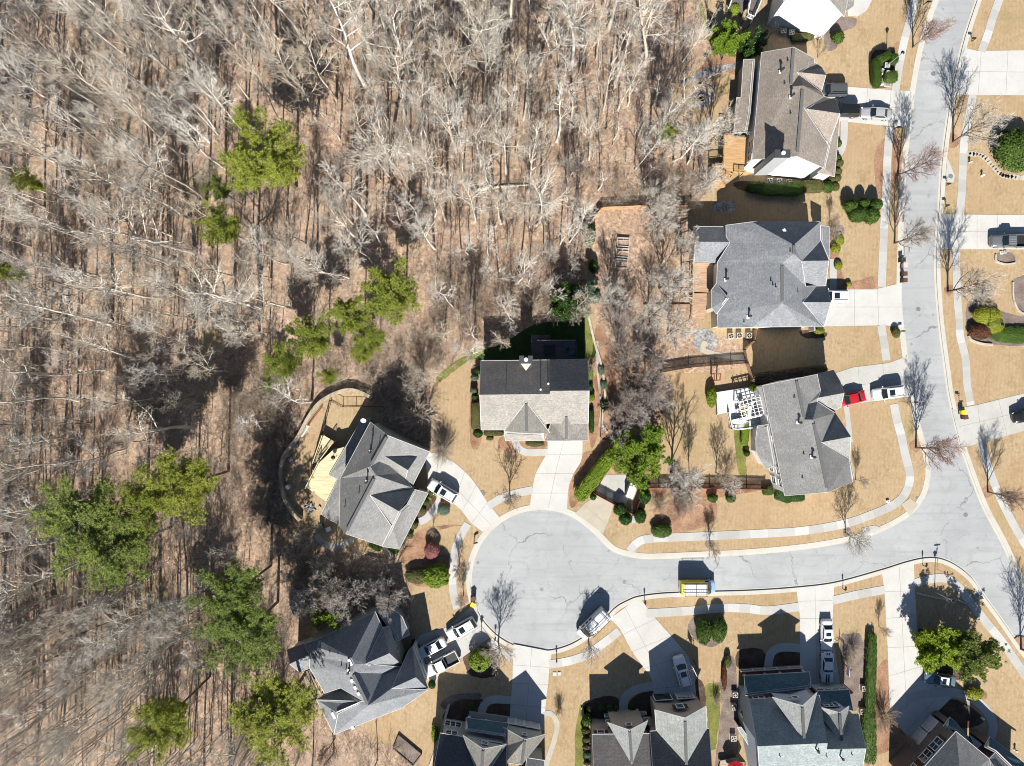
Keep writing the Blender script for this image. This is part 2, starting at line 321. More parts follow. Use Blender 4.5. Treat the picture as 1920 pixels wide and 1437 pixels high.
ROADZ = -0.13
ROAD = [(1772, -45), (1757.7, 0), (1747.7, 25), (1737.7, 57.6), (1727.6, 92.7), (1720, 130), (1712.6, 175), (1708.8, 213), (1701, 275.6), (1694, 360), (1691, 435), (1689.5, 478), (1688, 535), (1689.5, 585), (1696, 643), (1702, 686), (1716, 770), (1726, 808), (1736, 845), (1742, 880), (1740, 905), (1732, 930), (1715, 955), (1693, 973), (1664, 989), (1630, 1003), (1581, 1015.5), (1503, 1028), (1410, 1037), (1311, 1042), (1240, 1045), (1206, 1045), (1175, 1040), (1147, 1029)]
for k in range(13):
    a = R(42 + k * 21.5); ROAD.append((1015 + 134 * math.cos(a), 1087 - 134 * math.sin(a)))
ROAD += [(1127, 1168), (1153, 1141), (1175, 1128), (1197, 1119.5), (1237, 1114), (1275, 1112), (1339, 1110), (1417, 1107.5), (1495, 1102), (1566, 1093), (1651, 1070), (1701, 1054.5), (1737, 1047), (1765, 1049), (1794, 1062), (1822, 1085), (1843, 1115), (1879, 1164.5), (1911, 1211), (1950, 1262), (1992, 1318)]
RIGHT = [(2000, 1218), (1950, 1146), (1910, 1079), (1880, 1016), (1850, 960), (1833, 920), (1815, 870), (1804, 838), (1790, 782), (1780, 737), (1774, 693), (1763, 610), (1757, 535), (1756, 485), (1759, 422), (1763, 372), (1766.5, 313), (1774, 250), (1785, 175), (1795, 130), (1810, 70), (1833, 0), (1849, -45)]
left = [p for p in W2(smooth_line(ROAD))]; right = [p for p in W2(smooth_line(RIGHT))]
road_outer_l = offset_line(left, -0.6); road_outer_r = offset_line(right, -0.6)
if (road_outer_l[0] - road_outer_r[-1]).length < (left[0] - right[-1]).length:
    road_outer_l = offset_line(left, 0.6); road_outer_r = offset_line(right, 0.6); SG = 1
else: SG = -1
# terrain with the road corridor cut out
hole = road_outer_l + road_outer_r
S = 700.0
outer = [Vector((-S, -S)), Vector((S, -S)), Vector((S, S)), Vector((-S, S))]
vs = outer + hole; nh = len(hole)
edges = [(k, (k + 1) % 4) for k in range(4)] + [(4 + k, 4 + (k + 1) % nh) for k in range(nh)]
rv, re_, rf, *_ = delaunay_2d_cdt(vs, edges, [], 0, 1e-4)
def inside(p, poly):
    c = False; j = len(poly) - 1
    for i in range(len(poly)):
        a, b = poly[i], poly[j]
        if (a.y > p.y) != (b.y > p.y) and p.x < (b.x - a.x) * (p.y - a.y) / (b.y - a.y) + a.x: c = not c
        j = i
    return c
mb = MB(); fs = []
for f in rf:
    c = sum((rv[i] for i in f), Vector((0, 0))) / len(f)
    if not inside(c, hole): fs.append(tuple(f))
mb.raw([(p.x, p.y, 0) for p in rv], fs, M['lawn'])
g = mb.build('ground'); bm = bmesh.new(); bm.from_mesh(g.data)
for f in bm.faces:
    if f.normal.z < 0: f.normal_flip()
bm.to_mesh(g.data); bm.free(); tag(g, kind='structure')
mb = MB(); mb.prism(hole, ROADZ, ROADZ, M['road']); tag(mb.build('road'), kind='structure')
mb = MB()
for ln in (left, right):
    ribbon(mb, ln, 0.0, SG * 0.62, ROADZ - 0.02, 0.035, [M['kerb']])
    ribbon(mb, ln, SG * -0.32, 0.0, ROADZ - 0.02, ROADZ + 0.012, [M['kerb']])
k = mb.build('kerb'); bm = bmesh.new(); bm.from_mesh(k.data); bmesh.ops.recalc_face_normals(bm, faces=bm.faces); bm.to_mesh(k.data); bm.free(); tag(k, kind='structure')

FOREST = [(-500, -420), (1316, -420), (1312, -60), (1322, 30), (1338, 85), (1352, 112), (1330, 128), (1290, 140), (1268, 165), (1270, 215), (1292, 250), (1318, 300), (1326, 345), (1316, 378), (1285, 392), (1200, 386), (1128, 388), (1098, 440), (1092, 500), (1094, 560), (1085, 606), (1010, 612), (950, 640), (912, 655), (886, 662), (856, 680), (822, 706), (806, 740), (812, 790), (822, 830), (800, 845), (720, 790), (690, 740), (640, 728), (600, 752), (555, 810), (528, 870), (534, 925), (560, 978), (590, 1010), (650, 1030), (745, 1046), (762, 1090), (776, 1128), (770, 1160), (735, 1150), (690, 1140), (600, 1160), (560, 1200), (590, 1290), (620, 1370), (680, 1362), (700, 1392), (740, 1400), (790, 1440), (780, 1900), (-500, 1900)]
sheet('forest_floor', FOREST, 0.006, M['litter'], rough=1.2)
sheet('woodland_soil', [(1118, 612), (1150, 640), (1240, 690), (1245, 760), (1232, 800), (1240, 850), (1225, 905), (1300, 906), (1420, 900), (1440, 915), (1330, 935), (1215, 920), (1140, 870), (1120, 780), (1108, 690)], 0.007, M['straw'], rough=1.0)
sheet('yard_soil', [(1125, 398), (1280, 396), (1292, 440), (1290, 560), (1320, 620), (1380, 640), (1395, 685), (1300, 700), (1240, 690), (1150, 650), (1118, 600), (1112, 450)], 0.0065, M['litter'], rough=1.0)
for k, pl in enumerate([[(430, 610), (380, 625), (372, 690), (360, 735), (300, 745), (250, 765), (255, 790), (300, 780), (350, 765), (392, 755), (404, 700), (420, 650)], [(345, 330), (385, 335), (392, 380), (372, 400), (345, 380)], [(350, 480), (380, 490), (384, 530), (360, 540)], [(252, 1060), (275, 1058), (308, 1090), (312, 1140), (270, 1165), (230, 1172), (225, 1150), (250, 1120)], [(85, 1090), (120, 1082), (175, 1105), (165, 1125), (110, 1130)], [(345, 10), (380, 15), (378, 45), (350, 40)], [(195, 20), (225, 25), (222, 60), (205, 55)], [(395, 120), (415, 150), (405, 190), (385, 160)]]):
    sheet('creek_bed', pl, 0.012, M['sand'], rough=1.5)
sheet('leafy_yard', [(1338, 90), (1355, 105), (1410, 98), (1395, 130), (1375, 140), (1340, 128), (1300, 140), (1330, 110)], 0.011, M['straw'], rough=1.0)
for pl in ([(1262, 140), (1280, 152), (1320, 130), (1370, 120), (1400, 112), (1398, 122), (1340, 140), (1285, 160)], [(1340, 380), (1376, 378), (1375, 396), (1342, 398)]): sheet('gravel_bed', pl, 0.016, M['gravel'], rough=0.8)
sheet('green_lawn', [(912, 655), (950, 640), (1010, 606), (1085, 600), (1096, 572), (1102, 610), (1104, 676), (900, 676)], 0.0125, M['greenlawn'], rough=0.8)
for pl in ([(820, 705), (856, 676), (905, 650), (908, 660), (860, 690), (826, 716)], [(1094, 560), (1104, 600), (1110, 640), (1110, 676), (1102, 676), (1096, 610)], [(1376, 800), (1388, 800), (1400, 880), (1384, 886)], [(1322, 1290), (1346, 1285), (1350, 1320), (1343, 1400), (1330, 1400), (1326, 1340)], [(1084, 1336), (1092, 1330), (1094, 1440), (1078, 1440)], [(1100, 1182), (1112, 1172), (1130, 1176), (1112, 1192)], [(1318, 10), (1330, 60), (1346, 96), (1338, 98), (1318, 50), (1312, 10)]): sheet('weed_strip', pl, 0.0145, M['weeds'], rough=1.2)

# pavements
def walk(px, w=1.2, z=0.045, mats=('walk0', 'walk1', 'walk3', 'walk0', 'walk2'), step=1.5, name='pavement'):
    ln = W2(smooth_line(px)); 
    mb = MB(); ribbon(mb, ln, w / 2, -w / 2, -0.02, z, [M[m] for m in mats], step); o = mb.build(name)
    bm = bmesh.new(); bm.from_mesh(o.data); bmesh.ops.recalc_face_normals(bm, faces=bm.faces)
    for f in bm.faces:
        if abs(f.normal.z) > 0.9 and f.normal.z < 0: f.normal_flip()
    bm.to_mesh(o.data); bm.free(); return tag(o, kind='structure')
walk([(1721, -30), (1714, 0), (1708, 30), (1697, 70), (1688, 113), (1681, 155), (1679, 172)])
walk([(1668, 238), (1664, 294), (1662, 348), (1659, 401), (1656, 460), (1653, 538)], 1.25)
walk([(1652, 610), (1656, 635), (1662, 676)], 1.25)
walk([(1676, 758), (1681, 785), (1689, 815), (1697, 852), (1705, 885), (1704, 908), (1694, 930), (1673, 948), (1630, 967), (1581, 983), (1503, 996), (1424, 1001), (1311, 1006), (1261, 1008), (1212, 1011), (1192, 1020), (1180, 1034)], 1.3)
walk([(1884, -40), (1873, 0), (1860, 37), (1853, 62), (1840, 97)], 1.25)
walk([(1824, 178), (1819, 205), (1810, 250), (1806, 288), (1803, 360), (1799, 404)], 1.25)
walk([(1793, 467), (1793, 500), (1795, 560), (1798, 598), (1800, 630), (1810, 673), (1813, 720), (1820, 760)], 1.2)
walk([(1838, 830), (1858, 890), (1875, 933), (1893, 970), (1911, 1003), (1940, 1050)], 1.2)
walk([(1714, 1094), (1744, 1086), (1772, 1085), (1797, 1101), (1822, 1133), (1850, 1168), (1879, 1204), (1911, 1250), (1945, 1300)], 1.3)
walk([(1562, 1126), (1609, 1115), (1659, 1106)], 1.3)
walk([(1212, 1150), (1240, 1149), (1300, 1145), (1357, 1140), (1400, 1141), (1439, 1145), (1498, 1138)], 1.35)
walk([(1161, 1183), (1128, 1209), (1100, 1228), (1066, 1240), (1029, 1246)], 1.3)
walk([(963, 1234), (938, 1219), (918, 1202)], 1.3)
walk([(877, 982), (864, 1005), (853, 1033), (850, 1062), (849, 1103), (857, 1142)], 1.2)
walk([(915, 949), (941, 934), (970, 925), (999, 919)], 1.25)
sheet('pavement_ramp', [(1690, 946), (1706, 934), (1722, 946), (1706, 968)], 0.042, M['padc'], False, edge=0.06)

def drive(px, joints=(), mat='drive', z=0.037, name='driveway'):
    mb = MB(); mb.prism(W2([Vector(p) for p in px]), z - 0.06, z, M[mat])
    for a, b in joints:
        mb.bar(P(*a, z + 0.001), P(*b, z + 0.001), 0.05, 0.004, M['joint'])
    return tag(mb.build(name), kind='structure')
def arcpts(px, n=5): return [tuple(p) for p in smooth_line(px, False, n)]
drive(arcpts([(1026.6, 820), (1026, 848), (1015, 868), (1004, 890), (998, 918), (993, 953)]) + arcpts([(1063, 957), (1066, 915), (1076, 888), (1088, 868), (1092, 850), (1092, 820)]), [((1024, 853), (1091, 853)), ((1004, 888), (1076, 888)), ((997, 925), (1065, 925)), ((1058, 822), (1042, 885)), ((1042, 885), (1028, 953))])
drive(arcpts([(796, 846), (820, 851), (846, 864), (871, 884), (891, 907), (913, 940), (937, 971)]) + arcpts([(905, 997), (883, 980), (861, 953), (831, 933), (803, 918)]), [((822, 852), (816, 925)), ((871, 885), (851, 945)), ((893, 910), (866, 960)), ((914, 942), (884, 982)), ((830, 890), (920, 984))])
drive([(771, 1212), (790, 1190), (801, 1187), (839, 1176), (862, 1156), (881, 1140), (893, 1131), (896, 1150), (904, 1176), (918, 1196), (900, 1210), (881, 1223), (857, 1240), (836, 1255), (826, 1260), (812, 1290), (800, 1270)], [((812, 1184), (850, 1243)), ((850, 1166), (888, 1218)), ((800, 1240), (905, 1172))], 'drive2')
drive(arcpts([(963, 1208), (962, 1235), (961, 1272)]) + [(954, 1368), (1019, 1368), (1025, 1300), (1028, 1281)] + arcpts([(1030, 1250), (1035, 1222)]), [((997, 1216), (985, 1368)), ((961, 1247), (1031, 1252)), ((959, 1281), (1029, 1284)), ((956, 1321), (1024, 1327))])
drive(arcpts([(1143, 1160), (1160, 1176), (1169, 1191), (1184, 1219), (1203, 1247), (1222, 1275), (1226, 1316)]) + [(1306, 1316), (1302, 1266)] + arcpts([(1290, 1230), (1256, 1190), (1225, 1155), (1199, 1120)]), [((1168, 1190), (1231, 1160)), ((1186, 1222), (1259, 1192)), ((1208, 1254), (1290, 1228)), ((1223, 1292), (1303, 1285)), ((1172, 1140), (1265, 1316))])
drive([(1493, 1104), (1564, 1095), (1561, 1159), (1564, 1212), (1576, 1290), (1518, 1290), (1500, 1248), (1500, 1159), (1497, 1134)], [((1528, 1100), (1532, 1290)), ((1498, 1160), (1562, 1160)), ((1500, 1200), (1563, 1200)), ((1497, 1128), (1562, 1126))])
drive([(1653, 1073), (1713, 1053), (1716, 1124), (1719, 1170), (1724, 1226)] + arcpts([(1735, 1230), (1746, 1250), (1770, 1292), (1792, 1300)]) + [(1753, 1340), (1714, 1396)] + arcpts([(1690, 1368), (1674, 1340), (1668, 1326)]) + [(1664, 1212), (1658, 1106)], [((1686, 1063), (1700, 1330)), ((1655, 1110), (1715, 1108)), ((1661, 1160), (1718, 1155)), ((1664, 1215), (1722, 1212)), ((1666, 1268), (1742, 1246)), ((1675, 1340), (1790, 1262)), ((1720, 1225), (1728, 1262)), ((1700, 1372), (1770, 1292))])
drive([(1545, 543), (1640, 543), (1689, 531), (1690, 585), (1694, 614), (1660, 610), (1545, 612)], [((1602, 543), (1602, 611)), ((1645, 542), (1648, 611)), ((1545, 576), (1690, 576))])
drive([(1566, 700), (1600, 689), (1666, 681), (1701, 668), (1712, 745), (1680, 745), (1627, 754), (1575, 762)], [((1609, 688), (1614, 757)), ((1655, 683), (1662, 749)), ((1570, 730), (1708, 706))], 'drive2')
drive([(1540, 162), (1588, 163), (1671, 169), (1713, 171), (1704, 240), (1662, 236), (1573, 227), (1540, 225)], [((1627, 166), (1622, 232)), ((1671, 169), (1666, 236)), ((1570, 196), (1708, 204))])
drive([(1806, 88), (1812, 91), (1833, 96), (1960, 94), (1960, 179), (1815, 178), (1786, 177)], [((1890, 95), (1886, 178)), ((1800, 134), (1960, 136)), ((1840, 96), (1834, 178))])
drive([(1760, 402), (1960, 404), (1960, 468), (1757, 467)], [((1832, 403), (1832, 468)), ((1870, 403), (1870, 468)), ((1760, 434), (1960, 436))])
drive([(1785, 768), (1798, 766), (1830, 760), (1960, 728), (1960, 797), (1812, 838), (1802, 838)], [((1872, 749), (1888, 816)), ((1800, 800), (1960, 762)), ((1833, 759), (1842, 830))], 'drive2')
drive([(1078, 963), (1095, 945), (1120, 929), (1151, 941), (1144, 968), (1131, 1001), (1100, 978)], [((1095, 946), (1138, 985))], 'padc')
drive([(1588, 12), (1594, -30), (1640, -30), (1634, 2), (1625, 20), (1608, 31), (1590, 30)])
def path(px, w, mats=('walk0', 'walk1'), z=0.041): return walk(px, w, z, mats, 1.4, 'garden_path')
path([(966, 822), (970, 838), (985, 848), (1005, 849), (1027, 848)], 1.1)
path([(829, 925), (824, 940), (812, 958), (800, 972), (786, 979)], 1.15)
path([(958, 1313), (925, 1312), (908, 1322), (902, 1342)], 1.25)
path([(1224, 1287), (1200, 1291), (1181, 1300), (1170, 1314), (1169, 1340)], 1.35)
path([(1502, 1216), (1475, 1214), (1456, 1217), (1444, 1229), (1440, 1254)], 1.3)
path([(1583, 226), (1582, 262), (1576, 284), (1566, 296)], 1.1)
path([(1562, 486), (1562, 545)], 1.1)
path([(1586, 758), (1590, 790), (1594, 830)], 0.8)
path([(1700, 1310), (1742, 1300), (1790, 1299), (1826, 1312), (1850, 1334), (1862, 1360), (1858, 1384)], 1.4)
path([(1322, 640), (1318, 655), (1332, 662), (1360, 668), (1400, 672)], 0.8, ('padc', 'walk2'))
path([(1019, 1340), (1032, 1338), (1044, 1356), (1040, 1385), (1024, 1437), (1022, 1480)], 0.8, ('walk2', 'padc'))
path([(700, 1010), (720, 1024), (745, 1040)], 0.9, ('walk2',))
path([(592, 1004), (612, 1022), (640, 1022), (662, 1012)], 0.9, ('walk2',))
path([(1120, 640), (1121, 700), (1128, 760), (1124, 800)], 0.35, ('padc', 'walk2'))
# stepping stones right of the main road
mb = MB()
for p in smooth_line([(1816, 288), (1840, 292), (1860, 310), (1878, 328), (1900, 332), (1935, 335)], False, 4):
    n = random.randint(5, 7); c = P(p.x, p.y); r = random.uniform(.42, .55)
    mb.prism([(c.x + r * random.uniform(.8, 1.1) * math.cos(t * 6.283 / n), c.y + r * random.uniform(.75, 1.05) * math.sin(t * 6.283 / n)) for t in range(n)], 0, 0.05, M['stone'])
tag(mb.build('stepping_stone_path'), kind='structure')

# planting beds
BEDS = [('mulch', [(832, 1352), (842, 1322), (870, 1310), (905, 1312), (898, 1342), (880, 1356)]), ('mulch', [(912, 1330), (925, 1318), (955, 1318), (953, 1346), (912, 1346)]), ('mulchgrey', [(826, 1320), (850, 1303), (900, 1300), (896, 1312), (860, 1312), (836, 1330)]),
 ('mulch', [(1093, 1325), (1110, 1313), (1140, 1305), (1160, 1312), (1166, 1345), (1095, 1345)]), ('mulch', [(1178, 1340), (1180, 1316), (1200, 1300), (1226, 1294), (1228, 1340)]), ('mulch', [(1304, 1276), (1320, 1285), (1322, 1330), (1306, 1318)]), ('mulch', [(1382, 1224), (1404, 1215), (1430, 1220), (1438, 1250), (1384, 1252)]), ('mulch', [(1452, 1232), (1462, 1222), (1499, 1222), (1499, 1250), (1450, 1250)]),
 ('mulch', [(1750, 1322), (1760, 1314), (1790, 1312), (1820, 1325), (1842, 1346), (1838, 1358), (1800, 1366), (1764, 1342)]), ('mulchgrey', [(1576, 1195), (1590, 1190), (1612, 1190), (1624, 1230), (1624, 1290), (1612, 1320), (1598, 1330), (1580, 1260)]), ('straw', [(1640, 1260), (1664, 1240), (1668, 1330), (1692, 1372), (1680, 1400), (1640, 1420), (1625, 1437), (1620, 1300)]), ('mulchgrey', [(1356, 1232), (1366, 1228), (1381, 1262), (1381, 1460), (1342, 1460), (1347, 1380), (1353, 1320), (1350, 1280)]),
 ('straw', [(1556, 425), (1572, 420), (1582, 440), (1574, 470), (1576, 500), (1590, 528), (1640, 520), (1644, 540), (1560, 541)]), ('mulchgrey', [(1558, 425), (1580, 424), (1580, 442), (1560, 445)]), ('mulchgrey', [(1550, 44), (1575, 32), (1606, 36), (1600, 52), (1580, 62), (1566, 92), (1546, 90)]), ('mulch', [(1632, 118), (1640, 96), (1660, 95), (1680, 104), (1680, 155), (1650, 166), (1634, 158)]), ('mulchgrey', [(1866, 478), (1880, 474), (1900, 476), (1902, 494), (1884, 496), (1868, 490)]), ('mulchgrey', [(1898, 530), (1910, 520), (1935, 520), (1935, 590), (1910, 585), (1900, 560)]), ('mulchgrey', [(1814, 570), (1840, 560), (1880, 585), (1935, 600), (1935, 645), (1850, 645), (1815, 630)]),
 ('straw', [(868, 985), (800, 990), (770, 1010), (750, 1046), (770, 1060), (800, 1060), (815, 1000)]), ('mulch', [(786, 930), (800, 922), (818, 934), (800, 960), (782, 984), (772, 975)]), ('straw', [(885, 690), (900, 690), (903, 825), (882, 830)]), ('straw', [(1106, 680), (1120, 690), (1126, 790), (1110, 840), (1104, 800)]), ('straw', [(940, 820), (970, 830), (965, 850), (935, 840)]), ('straw', [(976, 828), (1024, 828), (1020, 840), (990, 842)]), ('straw', [(1068, 940), (1072, 890), (1094, 850), (1130, 845), (1140, 830), (1150, 850), (1110, 900), (1092, 930), (1075, 952)]),
 ('mulch', [(1722, 1180), (1750, 1190), (1790, 1190), (1830, 1210), (1840, 1250), (1800, 1275), (1760, 1262), (1726, 1225)]), ('mulch', [(772, 1200), (790, 1208), (795, 1235), (775, 1245)]), ('straw', [(770, 1062), (800, 1052), (840, 1040), (842, 1090), (800, 1100), (770, 1092)]), ('mulch', [(870, 1220), (900, 1210), (935, 1230), (930, 1265), (890, 1270), (872, 1250)]), ('mulchgrey', [(1290, 1175), (1312, 1150), (1350, 1150), (1362, 1180), (1345, 1210), (1312, 1208)]), ('mulch', [(1462, 344), (1500, 350), (1532, 352), (1530, 362), (1420, 362), (1380, 352), (1385, 340)]), ('mulch', [(1500, 620), (1545, 622), (1548, 632), (1510, 634)]), ('straw', [(1235, 1000), (1330, 985), (1336, 940), (1240, 945), (1225, 970)]), ('straw', [(1640, 290), (1675, 250), (1690, 300), (1675, 350), (1650, 380)]), ('straw', [(1094, 1340), (1100, 1335), (1104, 1440), (1094, 1440)]), ('straw', [(1810, 1280), (1850, 1300), (1840, 1316), (1810, 1306)]), ('gravel', [(1300, 622), (1330, 618), (1345, 640), (1330, 660), (1305, 655)])]
for k, (m, pl) in enumerate(BEDS): sheet('planting_bed', pl, 0.019 + 0.0005 * (k % 4), M[m], rough=0.5)
for (x, y, r) in ((1688, 92, 14), (1786, 264, 14), (1683, 330, 12), (1684, 408, 12), (1780, 545, 10), (1716, 836, 12), (1852, 922, 12), (1588, 998, 9), (1331, 1020, 9), (1914, 1205, 13), (868, 1122, 13), (904, 925, 6), (953, 938, 8), (797, 868, 6)):
    sheet('tree_ring', [(x + r * random.uniform(.8, 1.1) * math.cos(t * .7), y + r * random.uniform(.8, 1.1) * math.sin(t * .7)) for t in range(9)], 0.021, M['straw'] if r > 9 else M['mulchgrey'], rough=0.4)
# ------------------------------------------------------------------ houses
from mathutils.geometry import intersect_ray_tri
M['sh_slate'] = shingle('slate_grey_shingles', (0.225, 0.238, 0.255)); M['sh_mid'] = shingle('mid_grey_shingles', (0.265, 0.265, 0.26)); M['sh_taupe'] = shingle('taupe_shingles', (0.30, 0.26, 0.225)); M['sh_warm'] = shingle('warm_grey_shingles', (0.29, 0.275, 0.25)); M['sh_shade'] = shingle('shaded_shingles', (0.085, 0.09, 0.10)); M['sh_brown'] = shingle('brown_grey_shingles', (0.205, 0.19, 0.178)); M['sh_blue'] = shingle('blue_grey_shingles', (0.265, 0.305, 0.31)); M['sh_sunlit'] = shingle('sunlit_shingles', (0.36, 0.375, 0.36)); M['sh_blueshade'] = shingle('blue_shade_shingles', (0.085, 0.145, 0.175))  # darkest and teal shingles hold shade in their colour, palest ones sunlight
M['gutterw'] = plain('gutter_paint', (0.5, 0.5, 0.5), 0.5)
M['ridge'] = plain('ridge_cap', (0.12, 0.12, 0.12), 0.9)
M['w_white'] = siding_mat('white_siding', (0.74, 0.74, 0.73)); M['w_grey'] = siding_mat('grey_siding', (0.36, 0.38, 0.38)); M['w_cream'] = siding_mat('cream_siding', (0.62, 0.59, 0.50)); M['w_blue'] = siding_mat('blue_grey_siding', (0.40, 0.45, 0.52)); M['w_green'] = siding_mat('grey_green_siding', (0.30, 0.34, 0.33)); M['w_tan'] = siding_mat('tan_siding', (0.42, 0.36, 0.30))
M['brick'] = brick_mat('red_brick', (0.17, 0.065, 0.045), (0.30, 0.13, 0.085)); M['brickbrown'] = brick_mat('brown_brick', (0.10, 0.08, 0.075), (0.18, 0.15, 0.135)); M['shutter'] = plain('dark_shutter', (0.05, 0.03, 0.03), 0.5); M['shutred'] = plain('red_shutter', (0.16, 0.035, 0.03), 0.5); M['doorpanel'] = plain('garage_panel', (0.6, 0.6, 0.58), 0.5); M['void'] = plain('open_garage_shade', (0.02, 0.02, 0.022), 0.9)
M['pipe'] = plain('vent_pipe', (0.03, 0.03, 0.032), 0.6); M['pipew'] = plain('vent_pipe_white', (0.7, 0.7, 0.7), 0.5)

class House:
    def __init__(s, name, label, T, vols, roof, wall, trim='gutterw', ins=0.32):
        s.T = T; s.tris = []; s.edges = {}
        pts = []
        for vol in vols:
            d = {}
            for it in vol['v'].split(';'):
                n, x, y, z = it.split(); d[n] = P(T[0] + float(x) / T[2], T[1] + float(y) / T[2], float(z))
            vol['d'] = d; pts += list(d.values())
        o = sum(pts, Vector()) / len(pts); o.z = 0; s.o = o
        s.root = thing(name, label, 'house', o)
        rb, wb, gb = MB(), MB(), MB()
        for vi, vol in enumerate(vols):
            d = {k: v - o for k, v in vol['d'].items()}; rm = M[vol.get('roof', roof)]; wm = M[vol.get('wall', wall)]; base = vol.get('base', -0.05)
            cnt = {}; faces = []
            for f in vol['f'].split():
                a = Vector((0, 0, 0)); q = [d[c] for c in f]
                for i in range(len(q)): a += q[i].cross(q[(i + 1) % len(q)])
                if a.z < 0: f = f[::-1]
                faces.append(f)
                for i in range(len(f)): cnt[(f[i], f[(i + 1) % len(f)])] = 1
            for f in faces:
                q = [d[c] for c in f]
                ts = [tuple(t) for t in tessellate_polygon([[Vector((p.x, p.y, 0)) for p in q]])] if len(q) > 3 else [(0, 1, 2)]
                for t in ts:
                    a, b, c = [q[i] for i in t]
                    if (b - a).cross(c - a).z < 0: b, c = c, b
                    s.tris.append((a + o, b + o, c + o)); rb.poly([a, b, c], rm)
            nxt = {}; prv = {}
            for (a, b) in cnt:
                if (b, a) not in cnt: nxt[a] = b; prv[b] = a
            off = {}
            for a in nxt:
                if a not in prv: continue
                e0 = (d[a] - d[prv[a]]).xy.normalized(); e1 = (d[nxt[a]] - d[a]).xy.normalized()
                n0 = Vector((-e0.y, e0.x)); n1 = Vector((-e1.y, e1.x)); m = n0 + n1
                if m.length < 0.3: m = n1.copy(); sc = 1
                else: m.normalize(); sc = 1 / max(0.35, m.dot(n1))
                w = m * (vol.get('ins', ins) * sc); off[a] = Vector((d[a].x + w.x, d[a].y + w.y, d[a].z - 0.07))
            skip = vol.get('nowall', '').split()
            for a, b in nxt.items():
                if a in off and b in off:
                    t = (off[b] - off[a]).xy
                    if t.length < 1e-4: continue
                    t.normalize(); s.edges[(vi, a + b)] = (off[a], off[b], Vector((t.y, -t.x, 0)))
                    if a + b not in skip and '*' not in skip:
                        p, q = off[a], off[b]
                        wb.poly([(p.x, p.y, base), (q.x, q.y, base), q, p], wm)
                if a + b not in vol.get('nogut', '').split() and '*' not in vol.get('nogut', ''):
                    dz = Vector((0, 0, -0.05)); gb.bar(d[a] + dz, d[b] + dz, 0.07, 0.15, M[vol.get('trim', trim)])
                    # soffit return under the overhang
                    if a in off and b in off: gb.poly([d[a] + Vector((0, 0, -.13)), d[b] + Vector((0, 0, -.13)), off[b] + Vector((0, 0, -.06)), off[a] + Vector((0, 0, -.06))], M[trim])
            for rd in vol.get('ridge', '').split():
                p, q = d[rd[0]], d[rd[1]]; ln = (q - p)
                rb.bar(p + ln * .06 + Vector((0, 0, .03)), q - ln * .06 + Vector((0, 0, .03)), 0.42, 0.07, M['ridge'])
        s.wall = wb.build('wall', s.root); s.roof = rb.build('roof', s.root); gb.build('gutter', s.root)
    def px(s, zx, zy): return s.T[0] + zx / s.T[2], s.T[1] + zy / s.T[2]
    def hit(s, zx, zy):
        c = Vector((0, 0, CAMH)); x, y = s.px(zx, zy); r = P(x, y, 0) - c; best = None
        for t in s.tris:
            h = intersect_ray_tri(*t, r, c, True)
            if h is not None and (best is None or h.z > best.z): best = h
        return best if best is not None else P(x, y, 3)
    def vents(s, lst):
        for it in lst:
            zx, zy, kind = it; h = s.hit(zx, zy) - s.o; mb = MB()
            if kind == 'p': mb.tube(h - Vector((0, 0, .1)), h + Vector((0, 0, .45)), .07, .07, M['pipe'], 8)
            elif kind == 'w': mb.tube(h - Vector((0, 0, .1)), h + Vector((0, 0, .9)), .09, .09, M['steel'], 8); mb.tube(h + Vector((0, 0, .9)), h + Vector((0, 0, 1.0)), .17, .13, M['pipew'], 10)
            elif kind == 'f': mb.tube(h - Vector((0, 0, .1)), h + Vector((0, 0, 1.1)), .11, .11, M['pipe'], 8); mb.tube(h + Vector((0, 0, 1.1)), h + Vector((0, 0, 1.3)), .2, .16, M['pipe'], 10); mb.box(h + Vector((0, -.05, .0)), (.55, .5, .08), M['pipew'])
            elif kind == 'b': mb.box(h + Vector((0, 0, .1)), (.4, .5, .35), M['pipew'], 0.5)
            mb.build('vent_pipe' if kind != 'b' else 'roof_vent', s.roof)
    def _fr(s, vi, e):
        a, b, n = s.edges[(vi, e)] if (vi, e) in s.edges else s.edges[(vi, e[::-1])]; L = (b - a).xy.length; t = Vector((*((b - a).xy / L), 0)); return a, t, n, L
    def _u(s, vi, e, u): return u if (vi, e) in s.edges else 1 - u
    def _slab(s, mb, a, t, n, u0, u1, z0, z1, d0, d1, m):
        v = []
        for dd in (d0, d1):
            for u, z in ((u0, z0), (u1, z0), (u1, z1), (u0, z1)):
                p = a + t * u + n * dd; v.append((p.x, p.y, z))
        mb.raw(v, [(4, 5, 6, 7), (3, 2, 1, 0), (0, 1, 5, 4), (1, 2, 6, 5), (2, 3, 7, 6), (3, 0, 4, 7)], m)
    def window(s, vi, e, u, zc, w=1.1, h=1.5, n_=1, shut=None, cross=True):
        u = s._u(vi, e, u); a, t, n, L = s._fr(vi, e); uc = u * L; u0 = uc - w * n_ / 2; u1 = uc + w * n_ / 2; z0, z1 = zc - h / 2, zc + h / 2; f = MB(); S = s._slab; Wm = M['white']; k = .12
        S(f, a, t, n, u0 - k, u1 + k, z1, z1 + k, 0.003, .09, Wm); S(f, a, t, n, u0 - k, u1 + k, z0 - k, z0, 0.003, .12, Wm)
        S(f, a, t, n, u0 - k, u0, z0, z1, 0.003, .085, Wm); S(f, a, t, n, u1, u1 + k, z0, z1, 0.003, .085, Wm)
        for j in range(1, n_): S(f, a, t, n, u0 + w * j - .07, u0 + w * j + .07, z0, z1, 0.003, .08, Wm)
